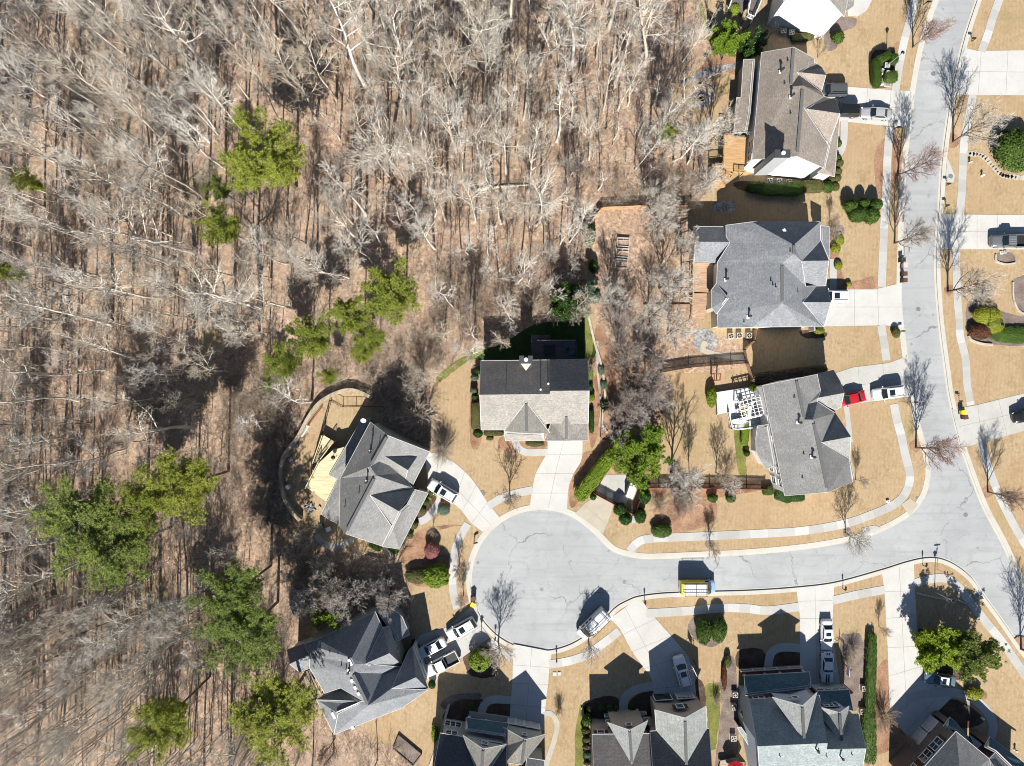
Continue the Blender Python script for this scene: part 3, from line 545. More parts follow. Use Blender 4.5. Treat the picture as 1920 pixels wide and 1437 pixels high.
        if cross:
            for j in range(n_): S(f, a, t, n, u0 + w * j + .07, u0 + w * (j + 1) - .07, zc - .03, zc + .03, 0.003, .06, Wm)
        if shut:
            for q0, q1 in ((u0 - k - .5, u0 - k - .02), (u1 + k + .02, u1 + k + .5)): S(f, a, t, n, q0, q1, z0 - .05, z1 + .05, .004, .07, M[shut])
        fo = f.build('window', s.root); p = MB(); S(p, a, t, n, u0, u1, z0, z1, .004, .03, M['pane']); p.build('pane', fo)
    def garage(s, vi, e, u, w=2.6, h=2.2, m='doorpanel', z0=0.02, glass=False):
        u = s._u(vi, e, u); a, t, n, L = s._fr(vi, e); uc = u * L; f = MB(); S = s._slab; Wm = M['white']
        S(f, a, t, n, uc - w / 2, uc + w / 2, z0, z0 + h, .005, .045, M[m])
        for j in range(4): S(f, a, t, n, uc - w / 2 + .05, uc + w / 2 - .05, z0 + h * (j + 1) / 5 - .015, z0 + h * (j + 1) / 5 + .015, .046, .06, M['steel'])
        S(f, a, t, n, uc - w / 2 - .14, uc - w / 2, z0, z0 + h + .14, .005, .1, Wm); S(f, a, t, n, uc + w / 2, uc + w / 2 + .14, z0, z0 + h + .14, .005, .1, Wm); S(f, a, t, n, uc - w / 2, uc + w / 2, z0 + h, z0 + h + .14, .005, .1, Wm)
        if glass:
            for j in range(4):
                q = uc - w / 2 + w * (j + .5) / 4; S(f, a, t, n, q - w * .1, q + w * .1, z0 + h * .82, z0 + h * .95, .046, .058, M['pane'])
        f.build('garage_door', s.root)
    def front(s, vi, a, b, out=.17):
        v0, v1 = None, None
        for (k, e), (p, q, n) in s.edges.items():
            if k == vi:
                if e[0] == a: v0 = p
                if e[1] == a: v0 = q
                if e[0] == b: v1 = p
                if e[1] == b: v1 = q
        t = (v1 - v0).xy.normalized(); n = Vector((-t.y, t.x, 0)); n = n if n.y > 0 else -n
        s.edges[(9, 'gg')] = (v0 + n * out, v1 + n * out, n)
    def local(s, zx, zy, z): return P(*s.px(zx, zy), z) - s.o
    def slabpx(s, name, pts, z, th, m, parent=None, legs=True, rail=(), railh=1.0, railm='white'):
        """deck: boards slab on posts, with optional railing along listed point pairs"""
        q = [s.local(x, y, z) for x, y in pts]; mb = MB(); mb.prism([p.xy for p in q], z - th, z, M[m])
        if legs:
            for p in q: mb.box((p.x, p.y, (z - th) / 2), (.15, .15, z - th), M[m])
        o = mb.build(name, parent or s.root)
        if rail:
            r = MB()
            for i, j in rail:
                a, b = q[i], q[j]; up = Vector((0, 0, railh)); r.bar(a + up, b + up, .12, .06, M[railm]); r.bar(a + up * .12, b + up * .12, .06, .06, M[railm]); nn = max(2, int((b - a).length / 1.6))
                for k in range(nn + 1): p = a.lerp(b, k / nn); r.box((p.x, p.y, z + railh / 2), (.11, .11, railh + .08), M[railm])
                nb = int((b - a).length / .16)
                for k in range(nb): p = a.lerp(b, (k + .5) / nb); r.box((p.x, p.y, z + railh * .55), (.035, .035, railh * .86), M[railm])
            r.build('railing', o)
        return o
    def chimney(s, zx, zy, w, d, z0, z1, m='w_grey', rz=0.0):
        c = s.local(zx, zy, z1); mb = MB(); mb.box((c.x, c.y, (z0 + z1) / 2), (w, d, z1 - z0), M[m], rz); mb.box((c.x, c.y, z1 + .05), (w + .2, d + .2, .1), M['dark'], rz)
        o = mb.build('chimney', s.roof); t = MB(); t.tube((c.x, c.y, z1 + .1), (c.x, c.y, z1 + .45), .2, .2, M['pipew'], 12); t.tube((c.x, c.y, z1 + .45), (c.x, c.y, z1 + .52), .32, .28, M['pipew'], 12); t.build('flue_cap', o)
    def posts(s, name, pts, z1, r=.16, m='white', z0=0.0):
        for x, y in pts:
            c = s.local(x, y, z0); mb = MB(); mb.box((c.x, c.y, (z0 + z1) / 2), (r * 2, r * 2, z1 - z0), M[m]); mb.box((c.x, c.y, z0 + .12), (r * 2.8, r * 2.8, .24), M[m]); mb.box((c.x, c.y, z1 - .08), (r * 2.6, r * 2.6, .16), M[m]); mb.build(name, s.root)

ZA = (1320, 0, 5.9875)
h = House('white_house', 'white sided house at the top edge with a broad blank gable wall', ZA,
  [dict(v='l 890 10 8;p 1353 -61 11.4;r 1575 190 8;m 1780 -750 8;q 1560 -1000 11.4;k 1080 -950 8', f='prmq pqkl', ridge='pq'), dict(v='a 1570 150 3.4;b 1680 70 3.2;c 1760 -500 3.2;d 1640 -520 3.6', f='abcd')], 'sh_warm', 'w_white')
h.slabpx('deck', [(470, 190), (545, 225), (640, 0), (640, -200), (500, -200), (500, 40)], 2.6, .2, 'greywood', rail=[(0, 1), (1, 2), (5, 0)])
h.slabpx('landing', [(270, 95), (440, 140), (490, 20), (330, -60)], 1.2, .2, 'greywood', rail=[(0, 3)])

h = House('taupe_house', 'taupe shingled house with white south wall and a wooden deck, three cars at its garage', ZA,
  [dict(v='a 645 590 6.5;b 1005 530 9.9;c 972 975 9.9;d 1110 962 10.9;e 1045 1756 10.9;f 540 1793 6.5;n 1240 655 6.6;o 1237 742 6.6;g 1045 810 9.5;k 1066 840 9.2;l 1320 1030 6.2;m 1345 1085 6.2;w 1125 1219 10.2;u 1395 1630 7.2;p 1343 1885 7.4', f='abcdef bnogkc ckd kld lmd dmwupe', ridge='bc de', nowall='og gk kl mw wu'),
   dict(v='g 1045 811 9.5;h 1235 697 6.6;i 1325 762 5.6;j 1370 843 8.0;k 1066 840 9.3;l 1320 1030 5.6', f='ghij gjlk', nowall='gh kg lk'),
   dict(v='w 1128 1219 10.0;x 1345 1085 6.0;y 1480 1120 5.0;z 1525 1275 8.0;v 1400 1625 6.0', f='wxyz wzv', nowall='xw wv'),
   dict(v='z 1527 1285 5.6;r 1466 1985 4.4;s 1275 1938 4.8;p 1343 1885 6.2;v 1400 1625 6.2', f='zrspv', nowall='sp pv vz'),
   dict(v='a 443 670 3.5;b 570 665 4.4;c 520 1265 4.4;d 480 1490 4.4;e 335 1480 3.4;f 365 1095 3.4;g 415 1100 3.5', f='abcg gcdef', wall='w_green')], 'sh_taupe', 'w_white')
h.chimney(880, 1728, 2.0, .95, 3, 12.0); h.vents([(935, 685, 'p'), (860, 805, 'f'), (900, 945, 'p'), (975, 1090, 'f'), (967, 1280, 'p')])
for u in (.82, .89, .95): h.window(0, 'fa', 1 - u, 4.3, 1.0, 1.7)
dk = h.slabpx('deck', [(310, 1530), (470, 1540), (450, 1940), (330, 1930), (205, 1880), (215, 1520)], 2.6, .2, 'cedar', rail=[(2, 3), (5, 4), (0, 5)], railm='cedar')
h.slabpx('stair_landing', [(75, 1870), (330, 1850), (330, 1960), (150, 2000), (80, 1990)], 1.5, .18, 'cedar', dk, rail=[(0, 1), (0, 4), (3, 2)], railm='cedar')
st = MB()
for k in range(8):
    a, b = h.local(60 + 8 * k, 1995 + 14 * k, 1.4 - .17 * k), h.local(190 + 8 * k, 2010 + 14 * k, 1.4 - .17 * k); st.bar(a, b, .3, .05, M['cedar'])
st.build('stairs', dk)

ZB = (1270, 400, 5.9875)
h = House('slate_house', 'large slate grey hipped house with a white car parked at its driveway', ZB,
  [dict(v='a 545 135 5.4;b 840 97 7.4;c 1602 97 6.9;d 1308 355 10.9;e 1308 458 10.9;f 1178 562 9.9;g 1180 1012 9.9;h 840 1280 7.0;i 1412 1272 7.0;j 455 1287 4.8;k 450 1130 4.8;l 440 790 4.8;m 450 550 4.8;n 590 330 5.7;o 547 258 5.4;q 1608 305 6.2;w 1395 537 8.9;s 1440 820 6.9;t 1560 816 6.0;u 1410 998 7.6;v 1640 1277 5.4', f='abdefghjklmno bcd dcqwe efswx ghi gfstuvi'.replace('efswx', 'efsw'), ridge='fg de', nowall='on wq sw st tu uv qw mn'),
   dict(v='w 1395 537 9.0;q 1606 308 5.9;r 1700 533 8.6;s 1440 820 5.9;t 1666 816 5.9', f='wqr wrts', nowall='qw ws'),
   dict(v='u 1410 998 7.8;t 1560 816 5.5;p 1682 820 5.4;r 1724 1000 7.7;v 1646 1279 5.0', f='utpr urv', nowall='tu uv'),
   dict(v='a 1608 140 4.0;b 1705 150 3.3;c 1705 525 3.3;d 1612 300 4.0', f='abcd'),
   dict(v='n 575 955 6.4;a 440 788 4.8;b 385 857 4.6;c 385 1062 4.6;d 440 1132 4.8', f='nab nbc ncd', nowall='dn na', wall='w_cream'),
   dict(v='a 180 150 4.0;b 535 150 4.0;c 592 325 5.7;d 200 322 5.7;e 188 548 3.8;f 452 552 3.8', f='abcd dcfe', wall='w_white', nowall='bc cf')], 'sh_slate', 'w_cream')
h.vents([(1195, 198, 'b'), (1265, 430, 'p'), (545, 745, 'f'), (1047, 760, 'p'), (1070, 808, 'p'), (1100, 828, 'p'), (1345, 878, 'p'), (797, 1160, 'f'), (745, 1222, 'p')])
h.slabpx('deck', [(175, 560), (440, 560), (440, 780), (370, 890), (180, 880)], 1.6, .2, 'redwood', rail=[(0, 4)], railm='cedar')
h.slabpx('ramp', [(160, 900), (350, 900), (300, 1190), (150, 1180)], .6, .15, 'redwood', rail=[(0, 3)], railm='redwood')
h.garage(2, 'rv', .5, 4.6, 2.2)

ZC = (1330, 680, 5.9875)
h = House('pergola_house', 'grey shingled corner house with a white pergola and deck behind it', ZC,
  [dict(v='a 597 258 6.0;b 975 182 9.7;g 1210 132 7.6;h 1250 320 7.6;i 1220 396 8.2;k 1215 440 8.0;y 1112 462 8.8;c 1068 640 9.9;d 1163 642 10.6;m 1414 568 6.0;w 1258 895 9.4;x 1570 1078 5.6;s 1605 1340 5.2;e 1331 1456 10.6;f 845 1497 6.0', f='abcdef bghikyc cyd ykd kmd dmwxse', ridge='bc de', nowall='hi ik km mw wx xs'),
   dict(v='i 1220 397 8.2;g 1215 128 4.2;n 1395 85 4.2;o 1470 215 5.6;p 1512 342 8.2;q 1478 500 6.0;r 1420 535 5.8;k 1218 440 7.6', f='ignop ipqrk', nowall='gi ki rk'),
   dict(v='w 1258 896 9.4;m 1414 568 5.4;z 1588 833 9.0;x 1577 1078 5.4', f='wmz wzx', nowall='mw xw'),
   dict(v='a 540 712 3.4;b 665 695 4.6;c 752 1178 4.6;d 622 1188 3.4;e 525 1010 3.4;f 520 850 3.4', f='abcdef', wall='w_white'),
   dict(v='a 1550 1085 4.2;b 1580 1075 3.6;c 1625 1300 3.6;d 1603 1345 4.2', f='abcd')], 'sh_mid', 'w_white')
h.vents([(950, 390, 'p'), (997, 670, 'f'), (1055, 1025, 'p'), (1150, 1055, 'f'), (1040, 1290, 'p')])
for u in (.08, .2): h.window(0, 'fa', u, 4.6, 1.0, 1.6)
for u in (.09, .21): h.window(0, 'fa', u, 1.6, 1.0, 1.6)
for u in (.5, .7): h.window(0, 'fa', u, 5.1, 1.0, 1.0)
M['whitedeck'] = wood_mat('white_deck_boards', (0.60, 0.61, 0.62), R(14), 6)
dk = h.slabpx('deck', [(75, 335), (590, 255), (680, 700), (320, 750), (240, 740), (200, 560), (95, 585)], .9, .2, 'whitedeck', rail=[(2, 3), (3, 4), (4, 5)], railm='white')

ZE = (860, 610, 5.9875)
h = House('central_house', 'grey house in the middle with dark north roof slope and white driveway', ZE,
  [dict(v='a 248 400 6.0;m 1020 390 6.0;b 1445 380 6.0;f 1465 735 10.1;e 1028 738 10.1;d 1022 772 9.6;c 236 782 9.6;g 252 1176 6.0;h 505 1176 6.0;i 1030 1100 6.6;j 1455 1102 6.6', f='amdc mbfe edm cdhg dejihd'.replace('dejihd', 'defjih'), nowall='ij hi'),
   dict(v='p 757 860 8.9;l 508 1190 5.8;q 700 1212 6.3;s 762 1210 8.6;r 1026 1210 5.8', f='plqs psr', ridge='ps', nowall='lp rp'),
   dict(v='p 1207 1010 7.4;i 1135 1098 6.4;l 1035 1100 4.6;k 962 1297 4.4;q 1210 1297 6.4;n 1452 1293 4.4;m 1450 1102 4.6;j 1282 1100 6.4', f='pilkq pqnmj', ridge='pq', nowall='il pi mj jp'),
   dict(v='a 512 1192 4.6;b 952 1215 4.6;c 958 1297 3.3;d 525 1300 3.3', f='abcd', nowall='ab')], 'sh_warm', 'w_tan')
h.chimney(755, 388, 1.75, .95, 3, 9.0, 'w_tan'); cr = MB(); a, b, c, d = h.local(692, 425, 8.2), h.local(822, 425, 8.2), h.local(755, 512, 7.6), h.local(755, 425, 8.5)
cr.poly([a, c, d], M['stone']); cr.poly([d, c, b], M['stone']); cr.build('chimney_cricket', h.roof)
h.vents([(530, 738, 'p'), (918, 722, 'w'), (1003, 656, 'w'), (1397, 653, 'p')])
dk = h.slabpx('deck', [(885, 175), (1312, 175), (1312, 385), (815, 385), (815, 110), (885, 110)], 2.7, .2, 'greywood', rail=[(0, 1), (1, 2), (4, 3)], railm='dark')
st = MB()
for k in range(11): st.bar(h.local(890 + 13 * k, 112, 2.6 - .2 * k), h.local(890 + 13 * k, 176, 2.6 - .2 * k), .28, .05, M['greywood'])
st.build('stairs', dk)

ZF = (560, 770, 5.1313)
h = House('dormer_house', 'grey angled house with a pale new timber deck inside a curved wall', ZF,
  [dict(v='a 690 110 6.2;b 857 240 9.8;c 690 538 9.8;d 745 625 10.3;e 450 1185 10.3;f 390 1112 6.2;g 400 652 6.2;h 1262 398 5.0;i 1100 715 5.0;k 1025 660 5.6;j 870 528 7.6;l 776 490 9.0;w 685 812 9.6;m 1090 742 5.4;n 895 1116 6.6;o 800 1304 6.2', f='abcdefg bhikjlc cld ljd jkd kmd dmwnoe', ridge='bc de', nowall='ik kj mw wn km'),
   dict(v='w 830 440 8.8;x 1092 392 5.6;y 1134 452 6.0;z 1050 574 8.3;v 1028 662 5.6;u 872 528 7.0', f='wxyz wzvu', nowall='xw wu uv'),
   dict(v='w 685 812 9.6;x 985 740 5.6;y 1114 765 5.4;z 965 970 9.0;v 900 1116 6.2', f='wxyz wzv', nowall='xw wv'),
   dict(v='a 1118 760 4.6;b 1246 795 3.2;c 968 1335 3.2;d 800 1306 4.8;e 898 1116 5.6;f 968 972 5.4;g 1040 905 4.8', f='abcdefg', nowall='de ef fg ga'),
   dict(v='a 602 95 2.6;b 690 72 3.2;c 560 420 3.2;d 420 800 3.2;e 400 1104 3.2;f 300 1052 2.9;g 215 996 2.6;h 330 760 2.6;i 375 660 2.6;j 292 622 2.6', f='abcdefghij', wall='w_grey')], 'sh_mid', 'w_grey')
h.vents([(695, 398, 'f'), (778, 318, 'p'), (660, 685, 'f'), (582, 788, 'p'), (445, 925, 'p')])
dk = h.slabpx('deck', [(440, 350), (288, 622), (376, 660), (270, 882), (78, 742), (200, 500), (330, 380)], 2.4, .2, 'pinewood', rail=[(4, 5)], railm='pinewood')
h.slabpx('stairs', [(240, 238), (345, 300), (195, 500), (150, 500)], 1.3, .2, 'pinewood', dk, rail=[(0, 3), (1, 2)], railm='pinewood')

ZG = (530, 1130, 5.528)
h = House('charcoal_house', 'charcoal hipped house at the forest edge with three white vehicles in front', ZG,
  [dict(v='a 225 428 6.0;b 362 384 6.6;c 960 96 6.0;d 715 575 10.6;e 745 642 10.6;f 722 730 10.6;g 888 1066 10.6;h 1035 265 6.0;i 855 635 9.6;w 1080 736 7.0;x 1225 668 6.0;y 1130 890 8.6;z 1505 905 5.6;k 1245 1090 5.8;l 532 1370 5.2;m 350 1008 5.4;n 435 942 5.6;o 280 680 6.0;p 275 545 6.2;u 842 1026 10.2;v 600 886 7.4', f='abdefguvnop bcd dchie efxi'.replace('efxi', 'efwxi') + ' fgkzywx'.replace('wx', 'xw') + ' gkl glmu', ridge='fg', nowall='hi ix xy yz nv vu um op pa'),
   dict(v='i 855 635 9.8;h 1035 262 6.2;j 1100 248 5.6;q 1245 655 5.4;t 1108 526 9.2;w 1080 736 6.4', f='ihjt tjq itqw', nowall='hi wi'),
   dict(v='y 1130 890 8.8;a 1305 500 5.2;b 1345 460 5.0;c 1510 900 5.0;t 1380 776 8.4', f='yabt tbc ytc', nowall='ay cy'),
   dict(v='u 842 1026 10.0;v 600 884 6.0;m 350 1006 5.2;t 575 1152 8.4;l 532 1366 5.2', f='uvmt mtl', nowall='vu lt tu'),
   dict(v='a 44 492 4.0;b 222 424 4.2;c 277 543 6.0;d 76 637 6.0;e 280 682 4.4;f 172 722 4.2', f='abcd dcef', nowall='bc ce'),
   dict(v='a 972 84 4.6;b 1095 28 3.4;c 1240 150 3.4;d 1316 333 3.4;e 1192 398 4.6;f 1090 250 4.8', f='abcdef', nowall='ef fa')], 'sh_slate', 'w_grey')
h.vents([(695, 598, 'b'), (712, 630, 'b'), (610, 648, 'p'), (660, 680, 'p'), (692, 705, 'f'), (720, 805, 'b'), (754, 878, 'b'), (790, 940, 'b'), (522, 1148, 'b'), (540, 1182, 'b'), (730, 1290, 'b')])
for u in (.35, .65): h.window(1, 'qj', u, 4.4, .9, 1.2)
h.slabpx('deck', [(230, 720), (270, 700), (400, 950), (350, 990), (270, 1000)], 2.0, .2, 'oldwood', rail=[(0, 3)], railm='oldwood')
for u in (.3, .7): h.garage(2, 'cb', u, 2.5, 2.2)

ZH = (790, 1220, 6.6214)
h = House('porch_house', 'shade-dark roofed house at the bottom edge with a teal porch roof and shaded double garage', ZH,
  [dict(v='a 235 1024 5.7;b 1062 1165 5.7;c 1050 1850 10.8;d 90 1800 10.8;e 60 2500 5.7;f 1060 2500 5.7', f='abcd dcfe', ridge='dc'),
   dict(v='l 515 1050 5.9;p 768 1222 8.7;r 1062 1165 6.1;q 740 1640 9.2', f='plq pqr', ridge='pq', nowall='lq qr', roof='sh_warm'),
   dict(v='l 1022 955 4.0;p 1287 1108 6.5;r 1557 1035 3.4;q 1245 1420 6.7;s 1045 1392 6.2;t 1066 1180 5.0', f='plts pqs'.replace('pqs', 'psq') + ' prq', ridge='pq', nowall='ts sq rq st qs qr', roof='sh_warm'),
   dict(v='a 555 835 3.0;b 1085 905 3.0;c 1040 1065 4.9;d 548 992 4.9', f='abcd', nowall='*', roof='sh_blueshade'),  # bluish skylit shade of the porch roof put into its colour
   dict(v='a 1310 1330 4.6;b 1530 1365 4.2;c 1550 1045 3.4;d 1540 2200 4.2;e 1200 2200 5', f='abde', wall='w_grey')], 'sh_shade', 'w_grey')  # main roof darkened in colour for the grazing light on its north slope
wf = 'ab'
e0 = (0, 'ab')
f0 = lambda u: u
h.window(*e0, f0(.14), 1.6, .8, 1.5, 3); h.window(*e0, f0(.14), 4.5, .8, 1.1, 2); h.window(*e0, f0(.52), 4.7, 1.0, 1.1, 1); h.window(*e0, f0(.82), 4.7, .8, 1.1, 2)
def ed(H, vi, s): return (vi, s) if (vi, s) in H.edges else (vi, s[::-1])
for zz in ((1140, 960),): pass
gw = MB(); A, B = h.local(1090, 885, 0), h.local(1525, 965, 0); nrm = Vector((0, 1, 0))
h.front(2, 'l', 'r')
for q in (.16, .38, .60, .82): h.garage(9, 'gg', q, 1.25, 2.1)
h.window(9, 'gg', .5, 4.6, .6, .6)
h.front(1, 'l', 'r', .12); h.window(9, 'gg', .5, 6.6, .8, .7)
h.posts('porch_column', [(600, 815), (805, 850), (1060, 890)], 3.0)
h.slabpx('porch', [(590, 760), (1085, 830), (1085, 890), (600, 830)], .35, .35, 'walk1', legs=False)

h = House('gable_house', 'brown grey house at the bottom edge with two sunlit pale front gables', (1070, 1220, 6.6214),
  [dict(v='a 268 1040 5.6;b 990 1030 5.6;c 1040 1900 9.6;d 300 1900 9.6;e 300 2600 5.6;f 1040 2600 5.6', f='abcd dcfe', wall='w_tan'),
   dict(v='l 455 892 5.2;p 732 988 7.3;r 958 870 5.2;q 760 1412 7.6', f='plq pqr', ridge='pq', nowall='lq qr', wall='w_tan', roof='sh_sunlit'),  # gable roofs made paler in colour for the strong sun on them
   dict(v='l 1043 735 5.6;p 1420 838 8.0;r 1680 690 5.6;s 1692 960 5.6;q 1442 1600 8.3;m 1062 1003 5.6', f='plmq pqsr', ridge='pq', nowall='mq qs', wall='w_tan', roof='sh_sunlit'),
   dict(v='a 985 1000 5.6;b 1720 965 5.6;c 1780 1800 10.6;d 1040 1800 10.6;e 1040 2500 5.6;f 1800 2500 5.6', f='abcd dcfe', roof='sh_shade', wall='w_tan'),  # shade of this north slope put into the darker shingle colour
   dict(v='a 428 866 3.1;b 982 836 3.1;c 960 905 4.0;d 455 925 4.0', f='abcd', nowall='*')], 'sh_brown', 'w_tan')
e1 = ed(h, 2, 'lp'); 
h.front(2, 'l', 'r')
h.garage(9, 'gg', .25, 2.5, 2.2, 'void'); h.garage(9, 'gg', .74, 2.5, 2.2, glass=True); h.window(9, 'gg', .52, 4.7, 1.0, 1.2, 1, 'shutter')  # open left bay: inner shade drawn as a near-black door panel
h.front(1, 'l', 'r', .12); h.window(9, 'gg', .52, 5.6, .7, .7)
h.window(0, 'ab', .14, 4.5, .9, 1.3, 1, 'shutter')
h.posts('porch_column', [(445, 850), (600, 840), (755, 830), (910, 825)], 3.0)
h.slabpx('porch', [(415, 790), (930, 760), (930, 850), (420, 870)], .4, .4, 'walk1', legs=False, rail=[(0, 1)], railh=.9)

h = House('blue_house', 'blue grey house at the bottom edge with twin gables and a striped car outside', (1350, 1220, 6.6207),
  [dict(v='a 360 608 5.9;b 1235 560 5.9;g 1255 800 5.2;h 1718 790 5.2;f 1812 1216 9.8;e 1326 1226 9.8;d 1336 1150 10.4;c 468 1190 10.4;k 520 1900 5.8;m 1690 1900 5.8', f='abdc bghfed'.replace('bghfed', 'bghfe') + ' bed cdekm'.replace('cdekm', 'cdemk') + ' efm', nowall=''),
   dict(v='l 648 578 7.0;p 1022 685 9.3;r 1203 522 7.0;q 1045 1120 9.9', f='plq pqr', ridge='pq', nowall='lq qr', roof='sh_sunlit', wall='w_blue'),  # sunlight on the gable slopes put into the paler shingle colour
   dict(v='l 1250 705 6.2;p 1487 772 7.8;r 1602 690 6.2;q 1510 1142 8.8;m 1262 822 6.2', f='plmq pqr', ridge='pq', nowall='lm mq qr', roof='sh_sunlit', wall='w_blue'),
   dict(v='a 300 312 3.0;b 1112 268 3.0;c 1128 458 4.6;d 315 562 4.6', f='abcd', nowall='*', roof='sh_blueshade'),  # porch roofs coloured darker and bluer to stand in for shade
   dict(v='a 1210 505 3.3;b 1602 488 3.3;c 1650 745 4.9;d 1225 650 4.9', f='abcd', nowall='*', roof='sh_blueshade'),
   dict(v='a 213 955 3.0;b 262 950 3.3;c 512 1310 3.3;d 455 1345 3.0', f='abcd', wall='w_white')], 'sh_blue', 'w_blue')
e2 = (0, 'ab'); uu = lambda u: u
h.window(*e2, uu(.15), 5.0, .8, 1.2, 2, 'shutred'); h.window(*e2, uu(.43), 5.0, .8, 1.0, 1, 'shutred'); h.window(*e2, uu(.74), 5.0, .8, 1.3, 2, 'shutred')
h.front(1, 'l', 'r', .12); h.window(9, 'gg', .5, 7.2, .7, .7)
h.front(2, 'l', 'r', .12); h.window(9, 'gg', .5, 5.0, .7, 1.2, 3)
h.edges[(9, 'gg')] = (h.local(1130, 425, 0), h.local(1510, 415, 0), Vector((.026, 1, 0)))
a, t, n, L = h._fr(9, 'gg'); f = MB(); h._slab(f, a, t, n, -.3, L + .4, 0, 3.2, -.2, 0, M['brick']); f.build('garage_wall', h.root); h.garage(9, 'gg', .5, 4.7, 2.2, glass=True)
h.posts('porch_column', [(290, 290), (540, 275), (725, 262), (1015, 250)], 3.0)
h.slabpx('porch', [(240, 235), (1000, 190), (1010, 260), (260, 300)], .4, .4, 'brick', legs=False, rail=[(0, 1)], railh=.9)
h.vents([(1185, 1215, 'f'), (1217, 1230, 'p'), (737, 1298, 'p'), (1315, 1300, 'p'), (1487, 1305, 'f'), (1630, 1280, 'p')])
h.slabpx('deck', [(0, 1370), (215, 1330), (330, 1480), (0, 1500)], .8, .15, 'oldwood')

h = House('brick_house', 'brown brick house in the lower right corner with grey hipped roof and paired garage doors', (1640, 1220, 6.6214),
  [dict(v='a 1010 1003 6.5;b 1422 1345 6.5;c 1560 1900 7.5;g 1075 1640 9.8;d 420 1660 6.5;e 700 2100 6.5', f='abcg agd gce ged'.replace('ged', 'gde').replace('gce', 'gce')),
   dict(v='a 1420 1348 5.6;b 1502 1262 4.6;c 1900 1560 4.6;d 1760 1700 6.2;e 1560 1560 6.6', f='abcde'),
   dict(v='a 852 942 4.6;b 938 828 3.4;c 1004 884 3.4;d 1262 1205 3.6;e 1040 1010 4.8', f='abcde', roof='sh_blueshade'),  # north porch roof coloured dark and blue for its shade
   dict(v='a 1362 1195 5.0;b 1432 1072 3.4;c 1840 1380 3.4;d 1950 1480 3.6;e 1700 1460 5.0;f 1502 1268 5.0', f='abcdef', roof='sh_blueshade'),
   dict(v='a 1180 1050 4.2;b 1330 1165 4.4;c 1262 1215 4.8', f='abc')], 'sh_mid', 'brickbrown')
e2 = (0, 'ad'); uu = lambda u: u
for q in (.15, .36): h.garage(*e2, uu(q), 2.4, 2.2)
for q in (.30, .54, .84): h.window(*e2, uu(q), 4.9, .9, 1.5, 2, 'shutter')
M['magnolia'] = leaf_mat('magnolia_leaves', (0.045, 0.085, 0.014), (0.20, 0.25, 0.045), 0.35, 0.9)
M['cypress'] = leaf_mat('cypress_leaves', (0.15, 0.25, 0.02), (0.38, 0.44, 0.035), 0.5, 0.45)
# ------------------------------------------------------------------ vegetation meshes
def tubes(segs, n, name, mats):
    """segs: rows p0(3) p1(3) r0 r1 material -> one mesh of open tapered tubes"""
    A = np.asarray(segs, float); p0, p1, r0, r1, mi = A[:, 0:3], A[:, 3:6], A[:, 6], A[:, 7], A[:, 8].astype(int)
    d = p1 - p0; d /= np.maximum(np.linalg.norm(d, axis=1, keepdims=True), 1e-6)
    ref = np.where(np.abs(d[:, 2:3]) < 0.9, np.array([[0, 0, 1.0]]), np.array([[1.0, 0, 0]]))
    a = np.cross(d, ref); a /= np.linalg.norm(a, axis=1, keepdims=True); b = np.cross(d, a)
    t = np.arange(n) * 2 * np.pi / n
    ring = a[:, None, :] * np.cos(t)[None, :, None] + b[:, None, :] * np.sin(t)[None, :, None]
    V = np.concatenate([p0[:, None, :] + ring * r0[:, None, None], p1[:, None, :] + ring * r1[:, None, None]], 1).reshape(-1, 3)
    S = len(A); base = (np.arange(S) * 2 * n)[:, None]; k = np.arange(n)[None, :]; k2 = (k + 1) % n
    F = np.stack([base + k, base + k2, base + n + k2, base + n + k], -1).reshape(-1, 4)
    return npmesh(name, V, F, np.repeat(mi, n), mats)
def npmesh(name, V, F, mi, mats, smooth=False):
    me = bpy.data.meshes.new(name); k = F.shape[1]
    me.vertices.add(len(V)); me.vertices.foreach_set('co', np.ascontiguousarray(V, np.float32).ravel())
    me.loops.add(F.size); me.loops.foreach_set('vertex_index', np.ascontiguousarray(F, np.int32).ravel())
    me.polygons.add(len(F)); me.polygons.foreach_set('loop_start', np.arange(0, F.size, k, dtype=np.int32)); me.polygons.foreach_set('loop_total', np.full(len(F), k, np.int32))
    for m in mats: me.materials.append(m)
    me.polygons.foreach_set('material_index', np.asarray(mi, np.int32))
    me.update(calc_edges=True); me.validate(); return me
def unit(v): return v / max(1e-6, np.linalg.norm(v))
def nrm(v):
    l = math.sqrt(v[0] * v[0] + v[1] * v[1] + v[2] * v[2]) or 1e-6; return (v[0] / l, v[1] / l, v[2] / l)
spec_r = [0.2, 0.085, 0.042, 0.02, 0.0105]
